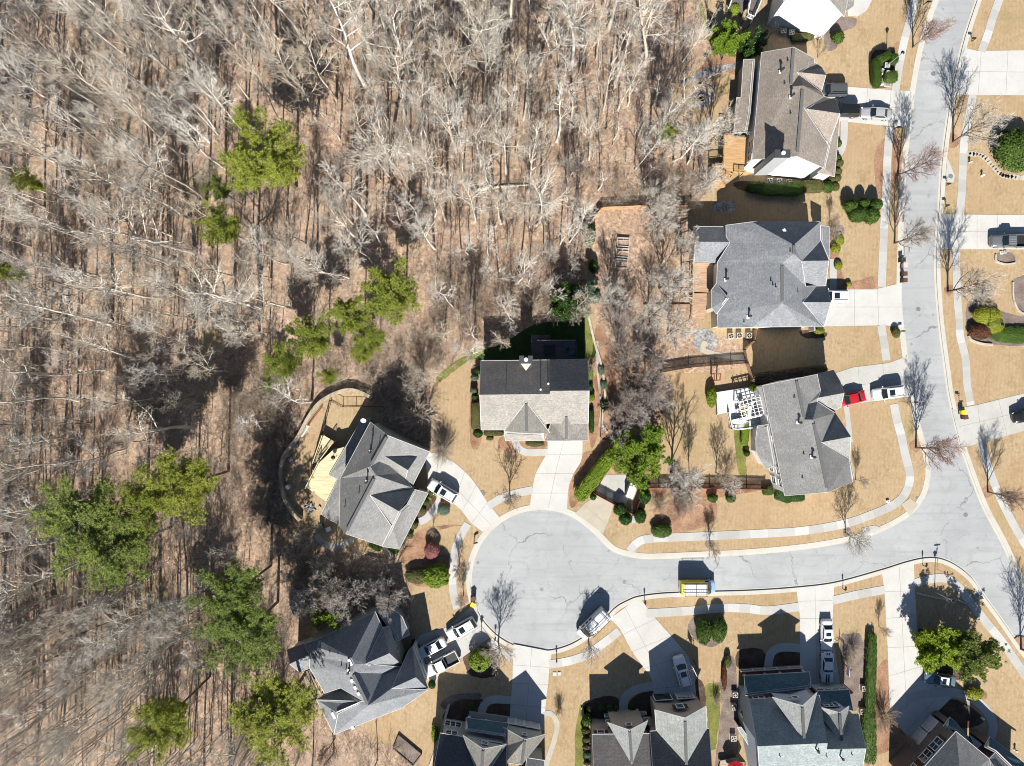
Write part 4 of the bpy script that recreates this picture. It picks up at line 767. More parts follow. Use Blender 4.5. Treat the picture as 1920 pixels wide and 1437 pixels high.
def branch(S, rs, p, d, L, r, lvl, spec):
    """one branch and, recursively, its children; spec[lvl] = (pieces, children, child length, child angle, up-pull, wiggle)"""
    n, nc, cl, ang, up, wig = spec[lvl]; q = p; pts = [p]; dirs = []; st = L / n; G = rs.gauss
    for k in range(n):
        d = nrm((d[0] + G(0, wig), d[1] + G(0, wig), d[2] + G(0, wig) + up)); q = (q[0] + d[0] * st, q[1] + d[1] * st, q[2] + d[2] * st); pts.append(q); dirs.append(d)
    tip = 0.35 if lvl < len(spec) - 1 else 0.5
    for k in range(n):
        S.append((*pts[k], *pts[k + 1], r * (1 - (1 - tip) * k / n), r * (1 - (1 - tip) * (k + 1) / n), lvl))
    if lvl + 1 >= len(spec): return
    for c in range(nc):
        u = 0.2 + 0.8 * (c + rs.random()) / nc; k = min(n - 1, int(u * n)); f = u * n - k; a, b = pts[k], pts[k + 1]
        o = (a[0] + (b[0] - a[0]) * f, a[1] + (b[1] - a[1]) * f, a[2] + (b[2] - a[2]) * f); dd = dirs[k]; az = c * 2.4 + G(0, .5)
        e1 = nrm((dd[1] - .2 * dd[2], .3 * dd[2] - dd[0], .2 * dd[0] - .3 * dd[1])); e2 = (dd[1] * e1[2] - dd[2] * e1[1], dd[2] * e1[0] - dd[0] * e1[2], dd[0] * e1[1] - dd[1] * e1[0])
        a_ = ang * rs.uniform(.75, 1.25); ca, s1, s2 = math.cos(a_), math.sin(a_) * math.cos(az), math.sin(a_) * math.sin(az)
        nd = (dd[0] * ca + e1[0] * s1 + e2[0] * s2, dd[1] * ca + e1[1] * s1 + e2[1] * s2, dd[2] * ca + e1[2] * s1 + e2[2] * s2)
        branch(S, rs, o, nd, cl * (1.15 - 0.55 * u) * rs.uniform(.7, 1.25) * L, min(r * 0.62, max(spec_r[min(lvl + 1, 4)] * rs.uniform(.8, 1.25), 0.008)), lvl + 1, spec)
SUB = {'tall': [(5, 7, .47, .50, .07, .10), (3, 5, .52, .55, .05, .12), (2, 4, .58, .58, .04, .14), (1, 0, 0, 0, .03, .15)], 'street': [(5, 8, .42, .5, .12, .08), (3, 6, .50, .55, .08, .12), (2, 5, .58, .6, .05, .16), (2, 0, 0, 0, .03, .2)]}
def tree_segs(seed, H, r, first, limbs, limb_len, ang, kind, sub=None):
    rs = random.Random(seed); S = []; n = 9 if kind == 'tall' else 6; spec = [None] + (sub or SUB[kind])
    d = nrm((rs.gauss(0, .05), rs.gauss(0, .05), 1)); q = (0, 0, -.15); pts = [q]
    for k in range(n):
        d = nrm((d[0] + rs.gauss(0, .045), d[1] + rs.gauss(0, .045), d[2] + .05)); q = tuple(q[i] + d[i] * H / n for i in range(3)); pts.append(q)
    for k in range(n): S.append((*pts[k], *pts[k + 1], r * (1 - .82 * k / n) * (1.25 if k == 0 else 1), r * (1 - .82 * (k + 1) / n), 0))
    for c in range(limbs):
        u = min(first + (1 - first) * ((c + rs.random()) / limbs) ** 0.9, .985); k = min(n - 1, int(u * n)); f = u * n - k; o = tuple(pts[k][i] * (1 - f) + pts[k + 1][i] * f for i in range(3))
        az = c * 2.4 + rs.gauss(0, .5); a = ang * rs.uniform(.75, 1.25); v = (u - first) / (1 - first)
        branch(S, rs, o, (math.cos(az) * math.sin(a), math.sin(az) * math.sin(a), math.cos(a)), limb_len * (1 - 0.6 * v) * rs.uniform(.75, 1.25), r * (.42 if kind == 'street' else .38) * (1 - .55 * v), 1, spec)
    return np.array(S)
def bare_tree(seed, H, r, first, limbs, limb_len, ang, kind, mats):
    """leafless tree: trunk mesh (stem + main limbs) and crown mesh (branches + twigs)"""
    A = tree_segs(seed, H, r, first, limbs, limb_len, ang, kind); thick = A[:, 8] <= 1
    T = A[thick].copy(); T[:, 8] = 0; C = A[~thick].copy(); C[:, 8] = np.where(C[:, 8] >= 3, 1, 0)
    if kind == 'street': C[:, 6:8] *= .85
    return tubes(T, 6, 'trunk', [mats[0]]), tubes(C, 3, 'crown', [mats[1], mats[2]])
def tree_obj(name, label, cat, meshes, loc, rz=0.0, sc=1.0, group=None):
    t = thing(name, label, cat, loc, rz, group); t.scale = (sc, sc, sc) if not hasattr(sc, '__len__') else sc
    link('trunk', meshes[0], t); link('crown', meshes[1], t); return t

def pine_meshes(seed, H, rad, depth, mat, nl=30, dens=14, flat=1.0, nn_=22, bw=.03, cs=.62):
    """evergreen: trunk with limbs, crown of needle or leaf tufts carried along each limb"""
    rs = np.random.default_rng(seed); S = []; C = []; SZ = []
    S.append((0, 0, -.2, 0, 0, H * .5, .26, .18, 0)); S.append((0, 0, H * .5, rs.normal(0, .2), rs.normal(0, .2), H * .97, .18, .05, 0))
    for i in range(nl):
        u = (i + .5) / nl; z = H - depth * (1 - u) - .3; az = i * 2.4 + rs.normal(0, .4); R_ = rad * (0.35 + 0.75 * math.sin(math.pi * min(1, 1.05 - u * .72))) * rs.uniform(.72, 1.15)
        if u > .9: R_ *= .5
        d = np.array([math.cos(az), math.sin(az), rs.uniform(.0, .3)]); p0 = np.array([0, 0, z - .3]); p1 = p0 + d * R_
        S.append((*p0, *p1, .07, .02, 0))
        t = 1 - rs.random(dens) ** 1.7 * .75
        c = p0 + d * R_ * t[:, None] + rs.normal(0, 1, (dens, 3)) * np.array([.45, .45, .28 * flat]) * (.5 + .5 * t[:, None]) * (rad / 4.5)
        C.append(c); SZ.append(rs.uniform(.7, 1.3, dens) * cs)
        for k in range(0, dens, 5): S.append((*(p0 + d * R_ * t[k] * .8), *c[k], .02, .01, 0))
    C = np.repeat(np.concatenate(C), nn_, 0); SZ = np.repeat(np.concatenate(SZ), nn_)[:, None]; K = len(C)
    z = rs.uniform(-.25, .75, K); az = rs.random(K) * 6.283; q = np.sqrt(np.maximum(0, 1 - z * z)); D = np.stack([q * np.cos(az), q * np.sin(az), z], 1)
    E = np.cross(D, np.array([0, 0, 1.0]) + rs.normal(0, .45, (K, 3))); E /= np.maximum(np.linalg.norm(E, axis=1, keepdims=True), 1e-6); E *= bw * (.6 + .4 * SZ)
    L = rs.uniform(.32, .52, (K, 1)) * SZ * 1.0; B0 = C + D * L * .15
    V = np.stack([B0 - E, B0 + E, C + D * L + E * .5, C + D * L - E * .5], 1).reshape(-1, 3); F = np.arange(K * 4).reshape(-1, 4)
    return tubes(S, 5, 'trunk', [M['bark2']]), npmesh('crown', V, F, np.zeros(len(F)), [mat])

def foliage(seed, mat, n=1100, leaf=.11, kind='round', core=.9, rag=.07, ln=1.0):
    """clipped or loose evergreen mass of unit radius resting on z=0 (height 2 for round, 1 for box)"""
    rs = np.random.default_rng(seed); bm = bmesh.new(); bmesh.ops.create_icosphere(bm, subdivisions=3, radius=1)
    off = rs.normal(0, 1, (6, 3)) * 2.2
    def prof(v):
        v = unit(v)
        if kind == 'box': 
            e = 5.0; s = (abs(v[0]) ** e + abs(v[1]) ** e + abs(v[2]) ** e) ** (-1 / e); v = v * s
        elif kind == 'egg': v = v * np.array([1, 1, 1]) * (1 - .22 * max(0, v[2]) ** 2 * (abs(v[0]) + abs(v[1])))
        w = sum(math.sin(o @ v * (1.5 + i * .6) + i) for i, o in enumerate(off)) / 6
        return v * (1 + rag * w * 1.6)
    for v in bm.verts: v.co = Vector(prof(np.array(v.co)) * core) + Vector((0, 0, 1))
    V = [np.array(v.co) for v in bm.verts]; F = [[v.index for v in f.verts] for f in bm.faces]; bm.free(); F = [f + [f[2]] for f in F]
    V0 = len(V); Q = []
    for k in range(n):
        d = rs.normal(0, 1, 3); d[2] = abs(d[2]) if rs.random() < .75 else d[2]; d = unit(d); c = prof(d) * rs.uniform(core, 1.0 + rag * .7) + np.array([0, 0, 1])
        nn = unit(d + rs.normal(0, .55, 3)); e1 = unit(np.cross(nn, rs.normal(0, 1, 3))) * leaf * rs.uniform(.6, 1.2); e2 = np.cross(nn, unit(e1)) * leaf * .6 * ln
        b = len(V); V += [c - e1, c - e2 * .9 , c + e1, c + e2 * .9]; Q.append([b, b + 1, b + 2, b + 3])
    V = np.array(V)
    # triangles of the core are stored as their own mesh part via degenerate-free quads
    me = bpy.data.meshes.new('foliage'); me.from_pydata([tuple(v) for v in V], [], [f[:3] for f in F] + Q); me.materials.append(mat); me.update(); return me
FCACHE = {}
def shrub(px, py, rx, ry, hgt, mat, label, name='shrub', group=None, kind='round', rz=0.0, cat='shrub', z=0.0, big=None):
    big = big if big is not None else max(rx, ry) > 1.3
    key = (mat, kind, big, int(abs(px) * 7) % 3)
    if key not in FCACHE: FCACHE[key] = foliage(hash((mat, kind, big, key[3])) % 9999 if False else len(FCACHE) + 11, M[mat], 3400 if big else 1300, .075 if big else .125, kind, rag=.05 if kind == 'box' else .09)
    zc = hgt * .5; c = P(px, py, zc); o = link(name, FCACHE[key]); o.location = (c.x, c.y, z - .03); o.rotation_euler = (0, 0, rz); o.scale = (rx, ry, hgt / 2)
    return tag(o, label, cat, group)

def fan_shrub(seed, n, R_, H, mats, r=.014, sub=4):
    rs = random.Random(seed); S = []
    for k in range(n):
        az = rs.random() * 6.283; a = rs.uniform(.05, 1.25); L = H * math.cos(a) + R_ * math.sin(a)
        branch(S, rs, (rs.gauss(0, .1), rs.gauss(0, .1), 0), (math.cos(az) * math.sin(a), math.sin(az) * math.sin(a), math.cos(a)), L * rs.uniform(.75, 1.05), r, 0, [(3, sub, .5, .5, .03, .08), (2, 4, .5, .6, .02, .15), (1, 0, 0, 0, 0, .2)])
    A = np.array(S); A[:, 8] = np.where(A[:, 8] >= 1, 1, 0); A[:, 6:8] = np.clip(A[:, 6:8], .004, r)
    return tubes(A, 3, 'stems', list(mats))

# ------------------------------------------------------------------ the winter wood
fpoly = [Vector(p) for p in FOREST]
def in_forest(x, y): return inside(Vector((x, y)), fpoly)
def dens(x, y):
    """share of tall trees: thin over the brushy clearing by the houses and where their shade would reach the yards"""
    d = 1.0
    if 400 < x < 600 and 640 < y < 1010: d = .22
    if 560 < x < 920 and 500 < y < 740: d = .25
    if 800 < x < 1100 and 480 < y < 660: d = .5
    if 1090 < x < 1330 and y > 330: d = .3
    if 505 < x < 830 and 760 < y < 1200: d = .03
    if 490 < x < 720 and 840 < y < 1150: d = 0
    if 620 < x < 840 and 680 < y < 880: d = 0
    if 220 < x < 420 and 600 < y < 960: d = .55
    if 560 < x and y > 1180: d = .2
    if x > 1230 and y < 330: d = .35
    return d
def brushy(x, y): return dens(x, y) < .5 and x < 1100 or (1100 < x < 1330 and 330 < y < 400)
TALL = [bare_tree(100 + k, random.uniform(17, 22), random.uniform(.17, .27), random.uniform(.42, .58), 11, random.uniform(4.8, 6.6), random.uniform(.5, .78), 'tall', [M['bark'], M['twig'], M['twig'] if k % 3 else M['twigtan']]) for k in range(8)]
MIDT = [bare_tree(200 + k, random.uniform(10, 13), random.uniform(.10, .15), .35, 11, random.uniform(2.8, 3.8), .6, 'tall', [M['bark'] if k % 2 else M['bark2'], M['twig'], (M['twigpink'], M['twigtan'], M['twig'], M['twigred'])[k]]) for k in range(4)]
BIG = [bare_tree(300 + k, random.uniform(18, 20), random.uniform(.3, .36), .36, 14, random.uniform(6.2, 7.4), .85, 'tall', [M['bark'], M['bark'], M['twig']]) for k in range(3)]
protos = {}
PB = [(CX + (x - CX) * (CAMH - z) / CAMH, CY + (y - CY) * (CAMH - z) / CAMH, r * 12) for x, y, z, r in ((485, 288, 17, 5.8), (412, 425, 13, 3), (738, 548, 12, 4.2), (655, 590, 11, 3), (690, 634, 10, 2.6), (580, 635, 11, 3.4), (532, 682, 9, 2.6), (618, 706, 5, 1.4), (330, 915, 18, 4.8), (150, 985, 18, 6), (210, 1035, 17, 5), (430, 1120, 17, 4.6), (450, 1195, 16, 5.2), (515, 1345, 16, 6), (295, 1365, 17, 4.2))]
def nearpine(x, y): return any((x - a) ** 2 + (y - b) ** 2 < (r + 34) ** 2 for a, b, r in PB)
spots = []; tries = 0
while len(spots) < 262 and tries < 60000:
    tries += 1; x = random.uniform(-5, 1330); y = random.uniform(-5, 1450)
    if not in_forest(x, y) or random.random() > dens(x, y): continue
    if nearpine(x, y) or any((x - a) ** 2 + (y - b) ** 2 < 45 ** 2 for a, b in spots): continue
    spots.append((x, y))
TXT = {'TALL': ('tall leafless grey tree with a slender pale trunk in the winter wood', 'tall leafless trees of the winter wood', 'bare_tree'), 'MIDT': ('slighter young leafless tree standing among taller trunks in the winter wood', 'young leafless trees of the winter wood', 'young_tree'), 'BIG': ('broad leafless tree with thick pale spreading limbs in the winter wood', 'broad leafless trees of the winter wood', 'spreading_tree')}
for i, (x, y) in enumerate(spots):
    r = random.random(); kd = 'BIG' if r < .10 else ('TALL' if r < .68 else 'MIDT')
    if (y > 330 and x > 1060) or (505 < x < 830 and y > 760) or (x > 800 and y > 470): kd = 'MIDT'
    lst = {'TALL': TALL, 'MIDT': MIDT, 'BIG': BIG}[kd]; k = random.randrange(len(lst)); w = P(x, y)
    if (kd, k) not in protos:
        protos[(kd, k)] = tree_obj(TXT[kd][2], TXT[kd][0], 'tree', lst[k], (w.x, w.y, 0), random.uniform(0, 6.28), random.uniform(.85, 1.12), TXT[kd][1])
    else:
        s = random.uniform(.8, 1.15); tree_copy(protos[(kd, k)], (w.x, w.y, 0), random.uniform(0, 6.28), (s, s, s * random.uniform(.9, 1.12)))
# thin saplings, brush and background stems: a mass nobody could count
def brush_var(seed, n, hh, sp):
    rs = random.Random(seed); S = []
    for k in range(n):
        az = rs.random() * 6.283; a = rs.uniform(.05, sp)
        branch(S, rs, (rs.gauss(0, .2), rs.gauss(0, .2), 0), (math.cos(az) * math.sin(a), math.sin(az) * math.sin(a), math.cos(a)), hh * rs.uniform(.55, 1.1), .014, 0, [(3, 5, .5, .6, .04, .12), (2, 3, .5, .6, .02, .18), (1, 0, 0, 0, 0, .2)])
    A = np.array(S); A[:, 6:8] = np.clip(A[:, 6:8], .005, .016); return A
BV = [brush_var(50 + k, 6, random.uniform(1.3, 2.6), 1.1) for k in range(10)]
SV = [tree_segs(70 + k, random.uniform(5, 8.5), .06, .3, 10, 1.7, .6, 'tall', [(3, 5, .5, .6, .08, .1), (2, 4, .55, .6, .05, .14), (1, 0, 0, 0, 0, .2)]) for k in range(6)]
GV = [tree_segs(80 + k, random.uniform(13, 19), random.uniform(.11, .18), .42, 10, 3.8, .6, 'tall', [(4, 6, .5, .58, .10, .1), (2, 5, .54, .62, .06, .14), (1, 3, .55, .62, .04, .16), (1, 0, 0, 0, 0, .2)]) for k in range(6)]
out = []
def drop(A, x, y, m, s):
    w = P(x, y); a = random.uniform(0, 6.283); ca, sa = math.cos(a) * s, math.sin(a) * s; B = A.copy()
    for k in (0, 3): B[:, k] = A[:, k] * ca - A[:, k + 1] * sa + w.x; B[:, k + 1] = A[:, k] * sa + A[:, k + 1] * ca + w.y; B[:, k + 2] = A[:, k + 2] * s
    B[:, 8] = m; out.append(B)
cnt = 0
while cnt < 2300:
    x = random.uniform(-8, 1330); y = random.uniform(-8, 1445)
    if not in_forest(x, y) or (908 < x < 1096 and y > 596): continue
    br = brushy(x, y)
    if not br and random.random() < .5: continue
    cnt += 1
    if br or random.random() < .55: drop(random.choice(BV), x, y, random.choice((1, 1, 2, 1, 0) if br else (0, 1, 0, 3, 0)), random.uniform(.7, 1.3))
    else: drop(random.choice(SV), x, y, random.choice((0, 0, 1)), random.uniform(.7, 1.2))
cnt = 0
while cnt < 230:
    x = random.uniform(-8, 1330); y = random.uniform(-8, 1445)
    if not in_forest(x, y) or random.random() > dens(x, y) * 1.2 or nearpine(x, y): continue
    cnt += 1; drop(random.choice(GV), x, y, random.choice((0, 0, 0, 1)), random.uniform(.8, 1.1))
cnt = 0
while cnt < 130:
    x = random.uniform(-10, 560); y = random.uniform(960, 1450)
    if nearpine(x, y) or not in_forest(x, y) or dens(x, y) < .3: continue
    cnt += 1; drop(random.choice(GV if cnt % 3 else SV), x, y, random.choice((0, 0, 0, 1, 3)), random.uniform(.8, 1.15))
for (x0, y0, x1, y1, n) in ((0, 950, 560, 1445, 260), (0, 620, 520, 980, 330), (810, 490, 1095, 650, 330), (500, 700, 560, 1010, 130), (430, 660, 640, 990, 190), (640, 640, 850, 770, 130), (1110, 330, 1320, 392, 70), (560, 1010, 770, 1150, 90)):
    for k in range(n):
        x = random.uniform(x0, x1); y = random.uniform(y0, y1)
        if in_forest(x, y) and not (908 < x < 1096 and y > 600): drop(random.choice(BV), x, y, random.choice((2, 2, 1, 4)), random.uniform(.9, 1.5))
o = link('undergrowth', tubes(np.concatenate(out), 3, 'undergrowth', [M['twig'], M['twigtan'], M['bark2'], M['twigred'], M['bark3']])); tag(o, 'tangled leafless brush and saplings on the forest floor', 'undergrowth', None, 'stuff'); out = None

# fallen logs
for (x0, y0, x1, y1, r, lab) in ((895, 356, 992, 347, .22, 'long pale fallen log lying across the brown leaf litter'), (640, 361, 690, 358, .12, 'short thin fallen log lying on leaf litter near broad trees'), (222, 1173, 252, 1186, .17, 'pale broken log lying beside the sandy creek bank'), (262, 940, 296, 950, .2, 'fallen log among brush beside the yellow green pine')):
    a, b = P(x0, y0, r), P(x1, y1, r); mb = MB(); mb.tube(a, (a + b) / 2 + Vector((.1, .15, .02)), r, r * .85, M['bark'], 9); mb.tube((a + b) / 2 + Vector((.1, .15, .02)), b, r * .85, r * .5, M['bark'], 9)
    for k in range(4): q = a.lerp(b, random.uniform(.3, .95)); mb.tube(q, q + Vector((random.uniform(-1.2, 1.2), random.uniform(-1.2, 1.2), random.uniform(.1, .6))), r * .3, .03, M['bark'], 5)
    o = mb.build('fallen_log'); tag(o, lab, 'log')

# pines: crown centre in the photo, crown height, radius, label
PINES = [(485, 288, 17, 5.8, 5.5, 'pine', 'large yellow green pine standing alone in the upper wood'), (407, 352, 11, 1.7, 4, 'pine2', 'small dark green pine beside the large upper pine'), (412, 425, 13, 3.0, 4.5, 'pine', 'loose pale green pine by the creek in the upper wood'), (738, 548, 12, 4.2, 4.5, 'pine', 'bright round pine north east of the pine cluster'), (655, 590, 11, 3.0, 4.2, 'pine', 'bright green pine in the middle of the pine cluster'), (690, 634, 10, 2.6, 4, 'pine', 'small bright pine at the lower right of the pine cluster'), (580, 635, 11, 3.4, 4.2, 'pine', 'bright green pine at the upper left of the pine cluster'), (532, 682, 9, 2.6, 3.5, 'pine', 'bright green pine at the lower left of the pine cluster'), (680, 664, 7, 1.5, 3, 'pine', 'little pine tucked below the pine cluster'), (618, 706, 5, 1.4, 3, 'pine', 'lone little bright pine above the curved wall'), (505, 720, 5, 1.1, 3, 'pine2', 'tiny dark green pine in brown brush'), (330, 915, 18, 4.8, 5, 'pine', 'bright yellow green pine right of a darker wide pine'), (270, 945, 17, 3.8, 4.5, 'pine', 'yellow green pine touching the darker wide pine'), (150, 985, 18, 6.0, 6, 'pine2', 'wide dark green pine at the left of the wood'), (210, 1035, 17, 5.0, 5, 'pine2', 'green pine below the wide dark pine beside the creek'), (430, 1120, 17, 4.6, 6, 'pine2', 'upper half of the tall bluish green pine pair west of the charcoal house'), (450, 1195, 16, 5.2, 6, 'pine2', 'lower bluish green pine of the pair west of the charcoal house'), (515, 1345, 16, 6.0, 6, 'pine', 'dense green pine just left of the charcoal house corner'), (295, 1365, 17, 4.2, 5, 'pine', 'compact green pine at the bottom of the wood'), (42, 336, 13, 1.6, 3, 'pine', 'small yellow green pine at the far left edge'), (10, 508, 15, 1.4, 3, 'pine', 'sliver of pale pine at the left frame edge'), (1252, 248, 8, 1.5, 3, 'pine', 'small green pine behind the taupe house yard')]
PM = [pine_meshes(400 + k, 16, 4.8, 6.0, M['pine' if k < 4 else 'pine2'], 48, 66, 1.0, 20, .027, .62) for k in range(7)]
for i, (x, y, zc, r, dp, mt, lab) in enumerate(PINES):
    w = P(x, y, zc); k = (i % 4) if mt == 'pine' else 4 + i % 3; s = (zc + 2) / 16; sr = r / 4.8 * .9
    tree_obj('pine_tree', lab, 'pine', PM[k], (w.x, w.y, 0), i * 1.3, (sr, sr, s))
# broad evergreens
def evergreen(px, py, zc, rad, H, mat, label, seed, nl=30, dens_=22, name='evergreen_tree', flat=2.2, depth=None):
    w = P(px, py, zc); tree_obj(name, label, 'tree', pine_meshes(seed, H, rad, depth or H * .85, M[mat], nl, int(dens_ * 1.7), flat, 18, .045, .62), (w.x, w.y, 0), seed)
evergreen(1198, 850, 5, 3.9, 8.0, 'bright', 'bright green spreading evergreen beside the fenced trash enclosure', 501, 44, 40)
evergreen(1758, 1219, 4, 3.0, 6.0, 'cypress', 'bright green feathery cypress with golden tips in the corner bed', 502, 46, 60)
evergreen(1832, 1230, 5, 3.4, 6.4, 'magnolia', 'dark glossy magnolia beside the bright feathery cypress', 503, 40, 34)
evergreen(606, 1157, 6, 2.3, 7.5, 'bright', 'small star shaped bright green tree north of the charcoal house', 504, 16, 26)
evergreen(1066, 566, 5, 2.6, 6.5, 'holly', 'green holly tree at the corner of the dark shaded lawn', 505, 36, 30)
evergreen(1108, 548, 5, 1.7, 6.0, 'bluegreen', 'blue green young tree along the yard slope', 506, 24, 24)
evergreen(1366, 72, 3.5, 2.2, 5.0, 'bright', 'light green bushy tree in the top yard corner', 507, 30, 30)
evergreen(1412, 82, 3.0, 2.0, 4.4, 'holly', 'dark shaded evergreen right of the light green bushy tree', 508, 30, 26)
evergreen(1408, 1340, 3.0, .0001 + 1.0, 4.0, 'bluegreen', 'slim blue green tree between two bottom houses', 509, 18, 20)

# bare ornamental and street trees: base px, height, spread, twig colour
STREET = [(1712, 90, 8.5, 'twigred', 'reddish bare street tree at the top of the west pavement'), (1683, 329, 9.6, 'twigred', 'bare street tree with reddish tips opposite the stepping stone path'), (1677, 456, 9.2, 'twig', 'bare street tree left of the road above the bins'), (1787, 267, 10.3, 'twig', 'pale bare street tree below the wide top right driveway'), (1777, 547, 10.6, 'twig', 'tallest bare street tree on the east verge beside the oval bed'), (1717, 840, 10.4, 'twigred', 'large bare street tree with red tips leaning over the junction'), (1852, 923, 8.8, 'twigred', 'bare street tree on the east verge south of the yellow bin'), (1585, 999, 7.0, 'twig', 'bare street tree on the verge north of the side street'), (1331, 1022, 5.0, 'twigtan', 'slim young street tree north of the parked yellow van'), (1914, 1217, 10.4, 'twig', 'bare street tree at the lower right frame edge'), (956, 929, 6.6, 'twigtan', 'bare young tree above the circle beside the white driveway'), (934, 1203, 7.4, 'twig', 'bare tree at the south west rim of the circle'), (1103, 1204, 6.2, 'twig', 'bare tree beside the white ladder van'), (869, 1116, 4.4, 'twigtan', 'small bare tree by the brown and yellow bins'), (862, 1062, 4.0, 'twigtan', 'small bare tree on the verge west of the circle')]
ST = [bare_tree(600 + k, 9.0, .15, .17, 18, 5.6, .52, 'street', [M['bark3'] if k % 2 else M['bark2'], M['bark2'] if k < 6 else M['bark3'], M[c]]) for k, c in enumerate(('twigred', 'twig', 'twigred', 'twig', 'twigtan', 'twigtan', 'twigpink', 'twigpink'))]
for i, (x, y, H_, c, lab) in enumerate(STREET):
    k = {'twigred': (0, 2), 'twig': (1, 3), 'twigtan': (4, 5)}[c][i % 2]; w = P(x, y); s = H_ / 10.6
    tree_obj('street_tree', lab, 'tree', ST[k], (w.x, w.y, 0), i * 2.1, (s * 1.2, s * 1.2, s))
YARD = [(1259, 886, 12.0, 1, 'tall dark bare tree rising behind the fence of the trash enclosure'), (1292, 884, 6.5, 5, 'slim bare tree on the tan lawn right of the tall dark tree'), (1342, 886, 6.6, 5, 'bare tree on the lawn below the white pergola'), (1228, 432, 8.0, 3, 'bare tree just below the back fence in the yard'), (1270, 470, 8.5, 1, 'bare tree between the raised beds and the pale arbor'), (1215, 590, 7.5, 3, 'bare tree beside the plank walkway'), (1155, 610, 8.0, 6, 'grey bare tree uphill of the dark tree strip'), (1225, 740, 8.0, 7, 'dense grey bare tree at the right of the dark tree strip'), (1165, 760, 8.5, 6, 'dense grey bare tree in the middle of the dark tree strip'), (1140, 560, 8.0, 3, 'bare tree near the blue green young tree'), (1310, 350, 8.0, 1, 'bare tree at the yard corner below the taupe house stairs'), (1157, 668, 9.5, 6, 'grey bare tree right of the central deck'), (1185, 735, 8.5, 7, 'dense grey bare tree right of the central house'), (1188, 792, 8.0, 7, 'dense grey bare tree just above the bright evergreen'), (1210, 700, 8.0, 6, 'grey bare tree behind the central house side path'), (1147, 805, 7.0, 7, 'small grey bare tree beside the central house corner'), (1213, 398, 12.0, 1, 'large bare tree standing over the back fence'), (1236, 540, 11.0, 3, 'large pale bare tree in the fenced back yard'), (1252, 625, 8.0, 3, 'pale rounded bare tree beside the slate house yard'), (1330, 270, 11.0, 1, 'pale bare tree west of the taupe house deck'), (1240, 260, 13.0, 3, 'tall pale bare tree west of the fire pit'), (1358, 908, 4.2, 3, 'low grey bare tree at the end of the shaded fence'), (1265, 948, 6.0, 0, 'spreading bare tree with pink tips on the tan verge'), (795, 712, 6.5, 3, 'pale bare tree at the corner of the central lawn'), (632, 1085, 11, 1, 'large grey bare tree above the charcoal house'), (668, 1105, 9, 7, 'grey bare tree right of the large one above the charcoal house'), (735, 1098, 8, 7, 'grey bare tree nearest the circle above the charcoal house'), (590, 1110, 9, 1, 'grey bare tree overhanging the grey shed roof'), (612, 1050, 5, 3, 'hazy grey bare tree south of the dormer house'), (628, 1385, 8, 0, 'pink tipped bare tree below the charcoal house'), (1440, 72, 4, 5, 'tan bare tree at the corner of the white house') , (1533, 108, 3.6, 4, 'small tan bare tree between the white and taupe houses'), (1556, 415, 3.5, 4, 'small bare tree above the slate house front bed'), (1604, 900, 4.0, 5, 'brown bare tree by the pergola house corner'), (1648, 1175, 3.6, 5, 'brown bare tree at the end of the hedge strip'), (1690, 1370, 4.0, 5, 'brown bare tree at the left of the brick house drive'), (812, 990, 3.6, 4, 'small round bare tree casting shade on the walk of the dormer house')]
for i, (x, y, H_, k, lab) in enumerate(YARD):
    w = P(x, y); s = H_ / 10.6; f = 1.15 if k in (1, 3, 6, 7) else .95
    tree_obj('bare_yard_tree', lab, 'tree', ST[k], (w.x, w.y, 0), i * 1.7 + .4, (s * f * (1.25 if H_ < 9.6 and k in (3, 6, 7) else 1), s * f * (1.25 if H_ < 9.6 and k in (3, 6, 7) else 1), s))
# fan-shaped bare shrubs
FS = {k: fan_shrub(700 + i, n, 1.0, 1.0, (M[a], M[b]), .012) for i, (k, n, a, b) in enumerate((('pale', 60, 'twig', 'twigtan'), ('dense', 110, 'twigpink', 'twigtan'), ('rose', 120, 'rose', 'twigred'), ('brown', 60, 'bark2', 'twigtan'), ('yard', 34, 'twigtan', 'twigtan')))}
def fan(px, py, r, h_, k, label, name='bare_shrub'):
    w = P(px, py, h_ * .5); t = link(name, FS[k]); t.location = (w.x, w.y, 0); t.scale = (r, r, h_); t.rotation_euler = (0, 0, px); return tag(t, label, 'shrub')
fan(786, 782, 3.0, 3.4, 'pale', 'pale bare fan shaped shrub at the edge of the dark shade'); fan(829, 848, 1.9, 3.0, 'dense', 'dense rounded brown bare shrub above the dormer house driveway'); shrub(810, 1031, 1.15, 1.35, 2.2, 'rose', 'round rose coloured shrub on pine straw')
for x, y, lab in ((955, 548, 'leftmost of three pale bare shrubs in the dark house shade'), (968, 592, 'lowest of three pale bare shrubs in the dark house shade'), (1000, 570, 'rightmost of three pale bare shrubs in the dark house shade')): fan(x, y, 1.5, 2.2, 'yard', lab)
